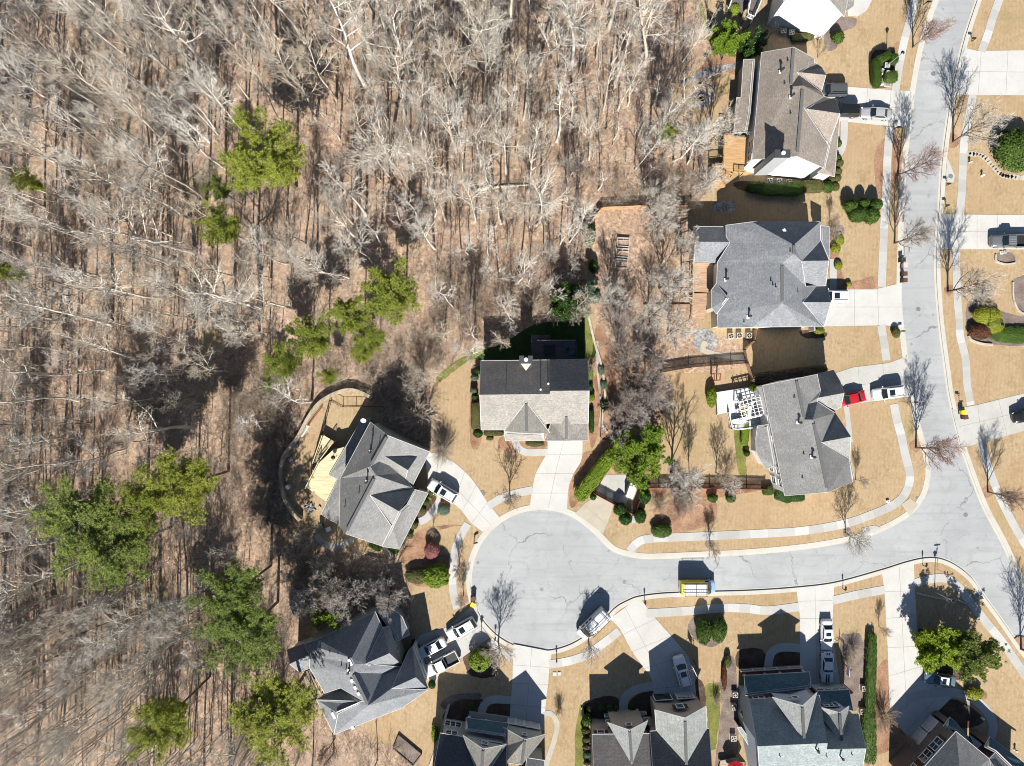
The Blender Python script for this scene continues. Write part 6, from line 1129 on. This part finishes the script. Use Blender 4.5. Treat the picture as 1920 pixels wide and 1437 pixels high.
# corner sign
w = P(1757, 1068); t = thing('stop_sign', 'red octagonal stop sign with street blades at the junction', 'stop sign', w, R(8)); m = MB(); m.tube((0, 0, 0), (0, 0, 3.0), .035, .035, M['steel'], 8); m.build('post', t)
m = MB(); rr_ = .40; m.raw([(-.05, rr_ * math.cos(R(22.5 + 45 * k)), 2.25 + rr_ * math.sin(R(22.5 + 45 * k))) for k in range(8)] + [(-.03, rr_ * math.cos(R(22.5 + 45 * k)), 2.25 + rr_ * math.sin(R(22.5 + 45 * k))) for k in range(8)], [tuple(range(8)), tuple(range(15, 7, -1))] + [(k, k + 8, (k + 1) % 8 + 8, (k + 1) % 8) for k in range(8)], M['white']); bd = m.build('sign_board', t)
m = MB(); rr_ = .37; m.poly([(-.054, rr_ * math.cos(R(22.5 + 45 * k)), 2.25 + rr_ * math.sin(R(22.5 + 45 * k))) for k in range(8)], M['p_red']); m.build('red_face', bd)
cu = bpy.data.curves.new('lettering', 'FONT'); cu.body = 'STOP'; cu.size = .27; cu.align_x = 'CENTER'; cu.align_y = 'CENTER'; to = bpy.data.objects.new('t', cu); COL.objects.link(to); bpy.context.view_layer.update(); me = bpy.data.meshes.new_from_object(to); bpy.data.objects.remove(to); me.materials.clear(); me.materials.append(M['white']); me.transform(Matrix.Translation((-.06, 0, 2.25)) @ Matrix.Rotation(R(-90), 4, 'Z') @ Matrix.Rotation(R(90), 4, 'X')); link('lettering', me, bd)
m = MB(); m.box((0, 0, 2.85), (.03, .95, .2), M['holly']); m.build('street_blade', t); m = MB(); m.box((0, 0, 3.08), (.95, .03, .2), M['holly']); m.build('street_blade', t)
# wheeled bins
def bin_(px, py, body, lid, rz, label, z=0.0):
    w = P(px, py); t = thing('wheeled_bin', label, 'bin', (w.x, w.y, z), R(rz)); m = MB(); m.box((0, 0, .52), (.5, .56, .95), M[body], 0, 1.14); m.tube((-.24, -.3, .1), (-.24, .3, .1), .1, .1, M['rubber'], 10); m.build('body', t)
    m = MB(); m.box((.02, 0, 1.035), (.66, .68, .07), M[lid], 0, .94); m.bar((-.36, -.25, .97), (-.36, .25, .97), .05, .05, M[body]); m.build('lid', t)
M['binbrown'] = plain('brown_plastic', (0.10, 0.05, 0.03), 0.6); M['binyellow'] = plain('yellow_plastic', (0.75, 0.55, 0.01), 0.5); M['bindark'] = plain('dark_green_plastic', (0.02, 0.03, 0.025), 0.6); M['binpink'] = plain('pale_pink_plastic', (0.62, 0.45, 0.40), 0.6)
for it in ((1691.5, 499, 'binpink', 'binpink', 0, 'pale topped bin, topmost of three at the west kerb'), (1691, 515, 'binbrown', 'binbrown', 0, 'middle brown bin at the west kerb'), (1691, 527, 'binbrown', 'binbrown', 0, 'lowest brown bin at the west kerb nearest the driveway'), (1687.5, 489, 'bindark', 'bindark', 0, 'dark bin behind the pale topped bin at the west kerb'), (888, 1120, 'binbrown', 'binbrown', 30, 'brown bin at the west rim of the circle'), (887, 1131, 'binyellow', 'binyellow', 60, 'yellow bin at the west rim of the circle'), (1800, 773, 'binyellow', 'binyellow', 10, 'yellow bin at the east kerb'), (1804, 782, 'binbrown', 'binbrown', 10, 'brown bin below the yellow one at the east kerb'), (604, 984, 'bindark', 'bindark', 20, 'dark bin at the lower corner of the dormer house'), (618, 991, 'binpink', 'white', 20, 'white topped bin at the lower corner of the dormer house')): bin_(*it)
# air conditioners
def ac(px, py, label, rz=0.0):
    w = P(px, py); t = thing('air_conditioner', label, 'air conditioner', w, rz); m = MB(); m.box((0, 0, .04), (1.0, 1.0, .08), M['walk2']); m.box((0, 0, .45), (.84, .84, .74), M['stone']); m.build('casing', t); m = MB(); m.lathe([(.36, .825), (.36, .835)], M['black'], 16); m.build('fan_grille', t)
    m = MB(); m.lathe([(.09, .836), (.09, .85)], M['steel'], 10)
    for k in range(4): m.bar((.08 * math.cos(k * 1.57), .08 * math.sin(k * 1.57), .842), (.33 * math.cos(k * 1.57 + .3), .33 * math.sin(k * 1.57 + .3), .842), .09, .01, M['steel'])
    m.build('fan', t)
for it in ((1466, 62, 'left air conditioner below the white house wall'), (1481, 65, 'right air conditioner below the white house wall'), (1440, 342, 'left air conditioner of three below the taupe house'), (1458, 343, 'middle air conditioner of three below the taupe house'), (1476, 344, 'right air conditioner of three below the taupe house'), (1368, 631, 'left air conditioner of three below the slate house'), (1384, 630, 'middle air conditioner of three below the slate house'), (1402, 630, 'right air conditioner of three by the picket fence'), (1376, 1300, 'upper air conditioner left of the blue house'), (1374, 1323, 'middle air conditioner left of the blue house'), (1373, 1381, 'lower air conditioner left of the blue house'), (1617, 1288, 'upper air conditioner by the hedge strip'), (1614, 1331, 'lower air conditioner by the hedge strip')): ac(*it)
# basketball hoops
def hoop(px, py, rz, label):
    w = P(px, py); t = thing('basketball_hoop', label, 'basketball hoop', w, R(rz)); m = MB(); m.tube((0, 0, 0), (0, 0, 2.6), .07, .06, M['black'], 8); m.tube((0, 0, 2.6), (.7, 0, 3.2), .05, .05, M['black'], 6); m.tube((0, 0, 2.9), (.7, 0, 3.4), .04, .04, M['black'], 6); m.tube((0, 0, 2.5), (0, 0, 3.0), .05, .05, M['black'], 6); m.build('post', t)
    m = MB(); m.box((.74, 0, 3.35), (.05, 1.5, .95), M['white']); m.build('backboard', t); m = MB(); n = 18
    for k in range(n): a, b = 6.283 * k / n, 6.283 * (k + 1) / n; m.tube((1.05 + .24 * math.cos(a), .24 * math.sin(a), 3.05), (1.05 + .24 * math.cos(b), .24 * math.sin(b), 3.05), .03, .03, M['p_red'], 5)
    m.build('rim', t)
hoop(1300, 1239, 205, 'basketball hoop beside the white car shaded by the gable house'); hoop(1581, 1243, 175, 'basketball hoop beside the striped car')
# fences
def fence(px, hgt, mat, label, name='fence', cat='fence', pick=.16, rails=True, post=2.2, topm=None):
    pts = [P(x, y) for x, y in px]; t = thing(name, label, cat, pts[0]); o0 = pts[0]; pm_, rm_ = MB(), MB(); posts = []
    for a, b in zip(pts[:-1], pts[1:]):
        a, b = a - o0, b - o0; L_ = (b - a).length; d = (b - a) / L_; ang = math.atan2(d.y, d.x); n = max(2, int(L_ / pick))
        for k in range(n): q = a + d * (k + .5) * L_ / n; hh = hgt * random.uniform(.97, 1.0); pm_.box((q.x, q.y, hh / 2), (L_ / n * .82, .03, hh), M[mat], ang, 1.0)
        for z in (hgt * .25, hgt * .82): rm_.bar(a + Vector((0, 0, z)) + Vector((-d.y, d.x, 0)) * .05, b + Vector((0, 0, z)) + Vector((-d.y, d.x, 0)) * .05, .05, .09, M[mat])
        if topm: rm_.bar(a + Vector((0, 0, hgt + .02)), b + Vector((0, 0, hgt + .02)), .16, .05, M[topm])
        nn = max(1, int(L_ / post))
        for k in range(nn + 1): posts.append(a + d * L_ * k / nn)
    pm_.build('pickets', t); rm_.build('rail', t)
    for q in posts[:95]: m = MB(); m.box((q.x, q.y, hgt * .52), (.11, .11, hgt * 1.04), M[mat]); m.build('post', t)
fence([(1196, 890), (1205, 913), (1187, 963), (1110, 922), (1132, 890), (1147, 867)], 1.7, 'darkfence', 'dark red picket fence around the trash enclosure')
fence([(1206, 913), (1264, 913), (1330, 914), (1434, 916)], 1.7, 'cedar2', 'brown board fence running east from the trash enclosure')
fence([(1095, 490), (1092, 440), (1127, 394), (1200, 391), (1284, 391)], 1.6, 'fencetop', 'tan board fence around the top of the back yard', topm='fencetop')
fence([(1238, 699), (1290, 690), (1340, 686), (1398, 682)], 1.6, 'cedar2', 'brown board fence north of the pergola house lawn')
fence([(1414, 618), (1410, 640), (1393, 656), (1398, 683), (1407, 712)], 1.5, 'redwood', 'reddish picket fence beside the slate house air conditioners')
fence([(1348, 95), (1352, 112), (1330, 40), (1320, 0)], .9, 'greywood', 'low grey fence at the top forest edge', pick=.4)
def railfence(px, hgt, label, mat='black', name='metal_fence'):
    pts = [P(x, y) for x, y in px]; t = thing(name, label, 'fence', pts[0]); m = MB(); rl = MB()
    for a, b in zip(pts[:-1], pts[1:]):
        a, b = a - pts[0], b - pts[0]; n = max(1, int((b - a).length / 1.8))
        for z in (.12, hgt): rl.bar(a + Vector((0, 0, z)), b + Vector((0, 0, z)), .05, .05, M[mat])
        nb = int((b - a).length / .2)
        for k in range(nb): q = a.lerp(b, k / nb); rl.box((q.x, q.y, hgt / 2), (.02, .02, hgt), M[mat])
        for k in range(n + 1): q = a.lerp(b, k / n); m.box((q.x, q.y, hgt / 2 + .04), (.09, .09, hgt + .08), M[mat])
    rl.build('rail', t); m.build('post', t)
railfence([(590, 866), (604, 815), (622, 751), (644, 763), (716, 762)], 1.3, 'black metal fence across the dormer house back yard')
# retaining wall
def wall(px, hgt, wd, mat, label, name='retaining_wall', cat='wall', base=-.02):
    ln = W2(smooth_line(px, False, 4)); mb = MB(); a, b = offset_line(ln, wd / 2), offset_line(ln, -wd / 2)
    for i in range(len(ln) - 1):
        z = hgt + random.uniform(-.02, .02); q = [(*a[i], base), (*a[i + 1], base), (*b[i + 1], base), (*b[i], base), (*a[i], z), (*a[i + 1], z), (*b[i + 1], z), (*b[i], z)]
        mb.raw(q, [(7, 6, 5, 4), (0, 1, 5, 4), (2, 3, 7, 6), (1, 2, 6, 5), (3, 0, 4, 7)], M[mat])
    me = mb.mesh(name); bm = bmesh.new(); bm.from_mesh(me); bmesh.ops.recalc_face_normals(bm, faces=bm.faces); bm.to_mesh(me); bm.free(); return tag(link(name, me), label, cat)
M['blockstone'] = speck('block_stone', [(0.3, (0.27, 0.22, 0.155)), (0.5, (0.41, 0.345, 0.25)), (0.7, (0.52, 0.45, 0.345))], 1.0, 4)
wall([(700, 746), (676, 735), (656, 731), (628, 739), (600, 757), (580, 785), (561, 820), (538, 850), (530, 876), (530, 900), (536, 930), (550, 956), (566, 974)], 1.2, .5, 'blockstone', 'curved stone block wall enclosing the dormer house back yard')
wall([(1102, 588), (1114, 640), (1128, 690), (1134, 740), (1128, 790), (1138, 812)], .35, .35, 'stone', 'winding low stone edging between the central house and the dark trees', 'stone_edging', 'edging')
wall([(1866, 478), (1867, 490), (1884, 496), (1903, 494)], .25, .25, 'stone', 'pale stone edging around the small bed below the dark pickup', 'stone_edging', 'edging')
wall([(1898, 530), (1899, 560), (1908, 582), (1925, 592)], .25, .25, 'stone', 'pale stone edging around the right edge bed', 'stone_edging', 'edging')
wall([(1815, 630), (1820, 638), (1840, 645), (1860, 647)], .3, .3, 'stone', 'pale stone edging under the russet bush', 'stone_edging', 'edging')
wall([(1718, 1112), (1740, 1117), (1762, 1122), (1790, 1124), (1816, 1134)], .2, .25, 'stone', 'curved stone edging in the shade behind the feathery cypress', 'stone_edging', 'edging')
wall([(842, 1320), (835, 1345), (826, 1375), (815, 1410), (806, 1437)], .2, .35, 'stone', 'stone edging left of the porch house', 'stone_edging', 'edging')
wall([(1091, 1326), (1094, 1345), (1096, 1390), (1098, 1450)], .3, .3, 'padc', 'pale kerb edging the shrub row left of the gable house', 'stone_edging', 'edging')
# raised beds
for x, y, lab in ((1168, 455, 'topmost of three pale framed raised garden beds'), (1166, 475, 'middle of three pale framed raised garden beds'), (1164, 495, 'lowest of three pale framed raised garden beds')):
    w = P(x, y); t = thing('raised_bed', lab, 'raised bed', w, R(-3)); m = MB()
    for s in (-1, 1): m.box((0, s * .66, .25), (1.95, .09, .5), M['walk1']); m.box((s * .93, 0, .25), (.09, 1.22, .5), M['walk1'])
    m.box((0, .25, .42), (1.76, .07, .08), M['walk1']); m.box((0, 0.42, .44), (.07, .42, .06), M['walk1']); m.build('frame', t); m = MB(); m.box((0, 0, .16), (1.76, 1.22, .3), M['litter']); m.build('soil', t)
# pergola with dining set
w = P(1404, 762); t = thing('pergola', 'white slatted pergola over the pergola house deck', 'pergola', w, R(13.5)); m = MB()
for x in (-2.35, 2.35):
    for y in (-1.45, 1.45): q = MB(); q.box((x, y, 1.9), (.16, .16, 2.0), M['white']); q.build('post', t)
for y in (-1.5, 1.5): m.box((0, y, 2.95), (5.2, .12, .22), M['white'])
m.build('beam', t)
for k in range(8): q = MB(); q.box((-2.3 + k * .66, 0, 3.12), (.1, 3.3, .14), M['white']); q.build('rafter', t)
m = MB()
for k in range(6): m.box((0, -1.3 + k * .52, 3.22), (5.1, .07, .06), M['white'])
m.build('slats', t)
def table(px, py, z, r, mat, label, rz=0.0, ry=None):
    w = P(px, py, z + .7); t = thing('patio_table', label, 'table', (w.x, w.y, z), rz); m = MB(); m.lathe([(r, .70), (r, .74)], M[mat], 20); v = m.build('tabletop', t); v.scale = (1, (ry or r) / r, 1); m = MB(); m.tube((0, 0, 0), (0, 0, .7), .06, .06, M[mat], 8); m.lathe([(.3, 0), (.25, .04)], M[mat], 12); m.build('pedestal', t)
def chair(px, py, z, rz, mat, label, group=None, s=1.0):
    w = P(px, py, z + .45); t = thing('patio_chair', label, 'chair', (w.x, w.y, z), R(rz), group); m = MB(); m.box((0, 0, .43), (.5 * s, .52 * s, .07), M[mat]); m.build('seat', t); m = MB(); m.box((-.26 * s, 0, .7), (.06, .52 * s, .55), M[mat]); m.build('backrest', t)
    for a in (-1, 1):
        for b in (-1, 1): q = MB(); q.box((a * .2 * s, b * .22 * s, .2), (.05, .05, .4), M[mat]); q.build('leg', t)
    for b in (-1, 1): q = MB(); q.box((0, b * .27 * s, .63), (.5 * s, .06, .05), M[mat]); q.build('armrest', t)
table(1394, 766, .9, .62, 'pinewood', 'orange wooden table under the white pergola')
for k, (a, lab) in enumerate(((20, 'right'), (110, 'upper'), (200, 'left'), (290, 'lower'))): p = Vector((1394, 766)) + Vector((math.cos(R(a)), -math.sin(R(a)))) * 11.5; chair(p.x, p.y, .9, a + 180, 'white', lab + ' white chair at the orange table under the pergola')
table(1030, 656, 2.7, .85, 'black', 'black oval table on the shaded central deck', R(10), .65)
for a, lab in ((45, 'upper right'), (135, 'upper left'), (225, 'lower left'), (315, 'lower right')): p = Vector((1030, 656)) + Vector((math.cos(R(a)) * 11, -math.sin(R(a)) * 9)); chair(p.x, p.y, 2.7, a + 180, 'dark', lab + ' dark chair at the black oval table')
M['teal'] = plain('teal_cushion', (0.01, 0.16, 0.21), 0.7)
chair(1062, 649, 2.7, 300, 'teal', 'upper teal armchair on the shaded central deck', None, 1.25); chair(1070.5, 661, 2.7, 170, 'teal', 'lower teal armchair on the shaded central deck', None, 1.25); table(1065.5, 655, 2.7, .25, 'black', 'small black side table between the teal armchairs')
# barbecue and sofa
w = P(1385, 790, 1); t = thing('garden_sofa', 'white garden sofa below the pergola', 'sofa', (w.x, w.y, .9), R(13)); m = MB(); m.box((0, 0, .25), (2.2, .8, .35), M['whitedeck']); m.build('seat', t); m = MB(); m.box((0, .42, .5), (2.2, .14, .6), M['white']); m.build('backrest', t)
for px, py, z, lab in ((625, 858, 2.4, 'dark kettle barbecue on the pale timber deck'),):
    w = P(px, py, z + .8); t = thing('barbecue', lab, 'barbecue', (w.x, w.y, z)); m = MB(); m.lathe([(.05, .55), (.3, .75), (.34, .9), (.3, 1.05), (.08, 1.18)], M['black'], 14); m.build('bowl', t)
    for a in range(3): q = MB(); q.tube((.1 * math.cos(a * 2.1), .1 * math.sin(a * 2.1), .65), (.35 * math.cos(a * 2.1), .35 * math.sin(a * 2.1), 0), .025, .025, M['steel'], 6); q.build('leg', t)
# fire pit
w = P(1315.5, 186); t = thing('fire_pit', 'round gravel fire pit with a stone seat in the taupe house yard', 'fire pit', w); m = MB(); m.lathe([(1.55, 0), (1.55, .05)], M['gravel'], 28); m.build('gravel_pad', t); m = MB()
for k in range(16): a = k * 6.283 / 16; m.box((.55 * math.cos(a), .55 * math.sin(a), .2), (.2, .22, .32), M['stone'], a)
m.lathe([(.45, .05), (.45, .09)], M['black'], 16); m.build('ring', t); m = MB()
for k in range(13): a = R(-5 + k * 9.5); m.box((2.0 * math.cos(a), 2.0 * math.sin(a), .22), (.35, .36, .44), M['stone'], a)
m.build('seat_wall', t)
# sheds, enclosure roof, frames
def shed(px, py, w_, d_, h_, rz, roofm, wallm, label, name='shed', gable=True):
    w = P(px, py, h_); t = thing(name, label, 'shed', (w.x, w.y, 0), R(rz)); m = MB(); m.box((0, 0, h_ / 2), (w_ * .92, d_ * .92, h_), M[wallm]); wl = m.build('wall', t); m = MB(); e = .8 if gable else .12
    if gable:
        a = [(-w_ / 2, -d_ / 2, h_), (w_ / 2, -d_ / 2, h_), (w_ / 2, d_ / 2, h_), (-w_ / 2, d_ / 2, h_), (-w_ / 2, 0, h_ + e), (w_ / 2, 0, h_ + e)]; m.raw(a, [(0, 1, 5, 4), (2, 3, 4, 5), (1, 2, 5), (3, 0, 4)], M[roofm])
    else: m.box((0, 0, h_ + .06), (w_, d_, .12), M[roofm])
    m.build('roof', t); m = MB(); m.box((w_ * .47, 0, h_ * .45), (.05, .8, h_ * .85), M['white']); m.build('door', t)
shed(562, 1130, 2.7, 3.4, 2.3, 10, 'sh_mid', 'w_grey', 'small grey roofed shed under bare trees above the charcoal house')
shed(1184, 921, 1.1, 2.2, 1.7, -20, 'white', 'w_grey', 'white flat topped storage locker in the trash enclosure', 'storage_locker', False)
w = P(1768 / 1, 0); 
m = MB(); pl = [(1134, 890), (1172, 890), (1184, 905), (1178, 935), (1172, 950), (1118, 922)]; m.prism(W2(pl), 0, .05, M['drive2']); o = m.build('driveway'); tag(o, kind='structure')
def timberframe(pxs, z, label, name, mat, th=.14):
    pts = [P(x, y, z) for x, y in pxs]; o0 = Vector((pts[0].x, pts[0].y, 0)); t = thing(name, label, 'garden frame', o0); m = MB()
    for a, b in zip(pts, pts[1:] + pts[:1]): m.bar(a - o0, b - o0, th, th, M[mat])
    m.build('top_beam', t)
    for a in pts: q = MB(); q.box(((a - o0).x, (a - o0).y, z / 2), (th, th, z), M[mat]); q.build('post', t)
    return t, o0, pts
timberframe([(1339, 701), (1351, 701), (1350, 713), (1340, 714)], 2.0, 'small brown timber swing frame north of the white deck', 'swing_frame', 'darkfence')
t, o0, pts = timberframe([(1283, 445), (1300, 440), (1300, 560), (1284, 556)], 2.7, 'pale timber arbor along the slate house back porch', 'arbor', 'oldwood', .2)
for k in range(6): a, b = pts[0].lerp(pts[3], (k + .5) / 6), pts[1].lerp(pts[2], (k + .3) / 6); m = MB(); m.bar(a - o0 + Vector((0, 0, .14)), b - o0 + Vector((0, 0, .14)), .08, .12, M['oldwood']); m.build('rafter', t)
w = P(1250, 580); t = thing('boardwalk', 'weathered plank walkway leading to the slate house ramp', 'boardwalk', w); m = MB()
for k in range(44): m.box((-3.6 + k * .18, -.1, .3), (.15, 1.6, .05), M['oldwood' if k < 22 else 'redwood'])
m.build('planks', t); m = MB()
for s in (-.85, .7): m.bar((-3.7, s, .22), (4.2, s, .22), .1, .14, M['redwood'])
m.build('joists', t)
# planter
pts = [P(x, y) for x, y in ((748, 1377), (791, 1413), (775, 1434), (738, 1402))]; t = thing('timber_planter', 'large timber edged planting box at the foot of the charcoal house lawn', 'planter', pts[0]); m = MB()
for a, b in zip(pts, pts[1:] + pts[:1]): m.bar(a - pts[0] + Vector((0, 0, .2)), b - pts[0] + Vector((0, 0, .2)), .12, .4, M['greywood'])
m.build('frame', t); m = MB(); m.prism([(p - pts[0]).xy for p in pts], .0, .25, M['mulchgrey']); m.build('soil', t)
# round covers
def cover(px, py, r, z, label, m_='dark', name='manhole_cover'):
    w = P(px, py); m = MB(); m.lathe([(r, 0), (r * .97, .012)], M['steel'], 20); m.lathe([(r * .85, .012), (r * .85, .016)], M[m_], 18)
    for k in range(4): m.bar((-r * .7, -r * .45 + k * r * .3, .018), (r * .7, -r * .45 + k * r * .3, .018), .03, .006, M['steel'])
    o = m.build(name); o.location = (w.x, w.y, z); tag(o, label, 'manhole cover')
M['covergrey'] = plain('cast_iron', (0.17, 0.165, 0.165), 0.6)
for it in ((1750.7, 138, .38, ROADZ, 'manhole cover in the road by the horseshoe hedge'), (1722.6, 580, .38, ROADZ, 'manhole cover in the road by the slate house driveway'), (1811.5, 966, .38, ROADZ, 'manhole cover in the middle of the junction'), (1171, 1092, .36, ROADZ, 'manhole cover at the mouth of the circle'), (1015.6, 1106, .36, ROADZ, 'faint manhole cover in the middle of the circle'), (1782, 331, .4, .05, 'round storm drain cover on the concrete slab of the east verge'), (1627, 993, .34, .06, 'storm drain cover on the north kerb of the side street'), (1832.6, 1116, .34, .06, 'storm drain cover on the corner kerb below the junction'), (1719.6, 934, .3, .01, 'small drain cover in the corner verge grass'), (896, 1056, .3, ROADZ, 'pale small cover at the west rim of the circle'), (1323, 104, .42, .03, 'round black pit in the top yard')): cover(*it, 'covergrey' if 'black' not in it[4] else 'black')
for pl in ([(1776, 296), (1782, 310), (1790, 330), (1788, 342), (1772, 342)], [(1617, 990), (1640, 985), (1652, 990), (1640, 999), (1619, 1002)], [(1824, 1112), (1834, 1106), (1843, 1118), (1834, 1126)]): sheet('drain_slab', pl, 0.048, M['walk0'], False, edge=.06)
# small garden things
def ball(px, py, r, z, mat, label, name, cat): w = P(px, py, z); m = MB(); m.lathe([(r * math.sin(a) + .001, z - r * math.cos(a)) for a in [math.pi * k / 10 for k in range(11)]], M[mat], 16); m.lathe([(r * .5, 0), (r * .35, z - r * .9)], M['stone'], 10); o = m.build(name, None, None, True); o.location = (w.x, w.y, 0); tag(o, label, cat)
ball(1194, 620, .32, .5, 'steel', 'grey gazing ball in the dark tree shade', 'gazing_ball', 'garden ball'); ball(1664.6, 135, .3, 1.0, 'white', 'white globe in the middle of the horseshoe hedge', 'garden_globe', 'garden ball')
def pad(px, py, sx, sy, h_, rz, mat, label, name, cat): w = P(px, py); m = MB(); m.box((0, 0, h_ / 2), (sx, sy, h_), M[mat], 0, .94); m.box((0, 0, h_ + .01), (sx * .6, sy * .6, .03), M['steel']); o = m.build(name); o.location = w; o.rotation_euler = (0, 0, R(rz)); tag(o, label, cat)
pad(1660, 126, .85, .85, .7, -5, 'walk3', 'pale green topped utility box in the horseshoe hedge', 'utility_box', 'utility box'); pad(1651.5, 137, .45, .9, .6, -20, 'white', 'narrow white utility box in the horseshoe hedge', 'utility_box', 'utility box'); pad(1653, 155, .5, 1.1, .4, -6, 'walk3', 'low white slab at the lower end of the horseshoe hedge', 'stone_slab', 'slab'); pad(1664, 160, 1.2, .6, .15, -5, 'stone', 'flat pale slab beside the pavement by the horseshoe hedge', 'stone_slab', 'slab')
pad(1040, 1264, .55, .55, .12, 0, 'white', 'white utility lid in the lawn south of the circle', 'inspection_cover', 'cover'); pad(1048.5, 1263, .45, .55, .12, 0, 'steel', 'grey utility lid in the lawn south of the circle', 'inspection_cover', 'cover'); pad(1187.5, 973, .55, 1.1, .5, -8, 'w_blue', 'pale blue box between round shrubs by the trash enclosure', 'utility_box', 'utility box'); pad(1877, 474.5, .5, .45, .2, 0, 'white', 'left pale stepping block below the dark pickup', 'stone_slab', 'slab'); pad(1884, 473, .5, .45, .2, 0, 'stone', 'right pale stepping block below the dark pickup', 'stone_slab', 'slab'); pad(1664, 940, .45, .4, .3, 20, 'white', 'small white utility box in the corner lawn', 'utility_box', 'utility box')
for x, y, lab in ((1840, 330, 'white garden statue on the lawn below the stepping stones'), (1817, 305, 'grey garden statue beside the east pavement'), (1808, 1324, 'left white path light in the brick house bed'), (1839, 1346, 'right white path light in the brick house bed'), (1902, 1405, 'white urn at the right of the brick house')):
    w = P(x, y); m = MB(); m.lathe([(.16, 0), (.2, .1), (.1, .25), (.17, .5), (.2, .65), (.1, .78), (.02, .85)], M['white' if 'white' in lab else 'stone'], 12); o = m.build('garden_ornament', None, None, True); o.location = w; tag(o, lab, 'ornament')
w = P(541, 913, .5); t = thing('barrel', 'white barrel lying beside the curved stone wall', 'barrel', (w.x, w.y, 0), R(20)); m = MB(); m.lathe([(.36, 0), (.42, .45), (.36, .95), (.33, 1.0)], M['walk0'], 16); m.build('body', t); m = MB(); m.lathe([(.34, 1.0), (.3, 1.04)], M['white'], 16); m.build('lid', t)
pad(555, 837, .8, .7, .55, 35, 'stone', 'square stone block inside the curved wall', 'stone_block', 'block'); pad(545, 862, 1.1, .9, .12, 30, 'mulchgrey', 'flat grey slab inside the curved wall', 'stone_slab', 'slab'); pad(571, 808, .55, 2.2, .35, -32, 'white', 'long white planter inside the curved wall', 'planter_box', 'planter'); 
w = P(592, 781); m = MB(); 
for k in range(14): q = Vector((-1.9 + k * .28, 0, 0)); m.box((q.x, 0, .3), (.12, .04, .5), M['p_red']); 
m.bar((-2, 0, .42), (1.9, 0, .42), .05, .06, M['p_red']); o = m.build('garden_fence'); o.location = w; o.rotation_euler = (0, 0, R(53)); tag(o, 'low red garden fence along the curved stone wall', 'garden fence')
t = thing('rock_pile', 'pile of grey rocks at the corner of the pale timber deck', 'rocks', P(584, 952))
for k in range(26): m = MB(); r_ = random.uniform(.15, .4); m.box((random.gauss(0, .6), random.gauss(0, .5), r_ * .4), (r_ * 1.5, r_, r_ * .8), M['gravel'], random.uniform(0, 3), .7); m.build('rock', t)
w = P(1380, 1446, 2.3); t = thing('parasol', 'red parasol at the bottom edge left of the blue house', 'parasol', (w.x, w.y, 0)); m = MB(); m.lathe([(1.5, 2.1), (.7, 2.4), (.03, 2.65)], M['p_red'], 8); m.build('canopy', t); m = MB(); m.tube((0, 0, 0), (0, 0, 2.6), .03, .03, M['steel'], 8); m.lathe([(.3, 0), (.28, .1)], M['dark'], 12); m.build('pole', t)
w = P(681.8, 786, 6.2); t = thing('satellite_dish', 'white satellite dish at the north corner of the dormer house roof', 'satellite dish', (w.x, w.y, 6.05)); m = MB(); m.lathe([(.05, .22), (.3, .3), (.42, .42), (.40, .44), (.05, .25)], M['white'], 14); d_ = m.build('dish', t); d_.rotation_euler = (R(35), 0, 0); m = MB(); m.tube((0, 0, -.2), (0, 0, .3), .03, .03, M['steel'], 6); m.build('mast', t)
# ------------------------------------------------------------------ camera, sky, sun
cam = bpy.data.cameras.new('camera'); co = link('camera', cam); co.location = (0, 0, CAMH); co.rotation_euler = (0, 0, 0)
cam.sensor_fit = 'HORIZONTAL'; cam.angle = 2 * math.atan(CX / FPX); cam.clip_end = 3000; cam.clip_start = 1; SC.camera = co
ELEV = 40.0
w = bpy.data.worlds.new('World'); SC.world = w; w.use_nodes = True; nt = w.node_tree
sky = nt.nodes.new('ShaderNodeTexSky'); sky.sky_type = 'NISHITA'; sky.sun_disc = False; sky.sun_elevation = R(ELEV); sky.sun_rotation = R(181.5); sky.air_density = 1.0; sky.dust_density = 0.3; sky.ozone_density = 2.0
bg = nt.nodes['Background']; bg.inputs[1].default_value = 0.05; nt.links.new(sky.outputs[0], bg.inputs[0])
sl = bpy.data.lights.new('sun', 'SUN'); sl.energy = 5.0; sl.angle = R(0.5); sl.color = (1.0, 0.95, 0.87); so = link('sun', sl); so.rotation_euler = (R(90 - ELEV), 0, R(-1.5)); so.location = (0, -100, 90)
vs_ = SC.view_settings; vs_.view_transform = 'Standard'; vs_.look = 'None'; vs_.exposure = 0.78; vs_.gamma = 1.0; vs_.use_curve_mapping = False
SC.cycles.filter_width = 1.0; SC.cycles.max_bounces = 5; SC.cycles.diffuse_bounces = 1; SC.cycles.glossy_bounces = 2; SC.cycles.transmission_bounces = 2; SC.cycles.use_adaptive_sampling = True
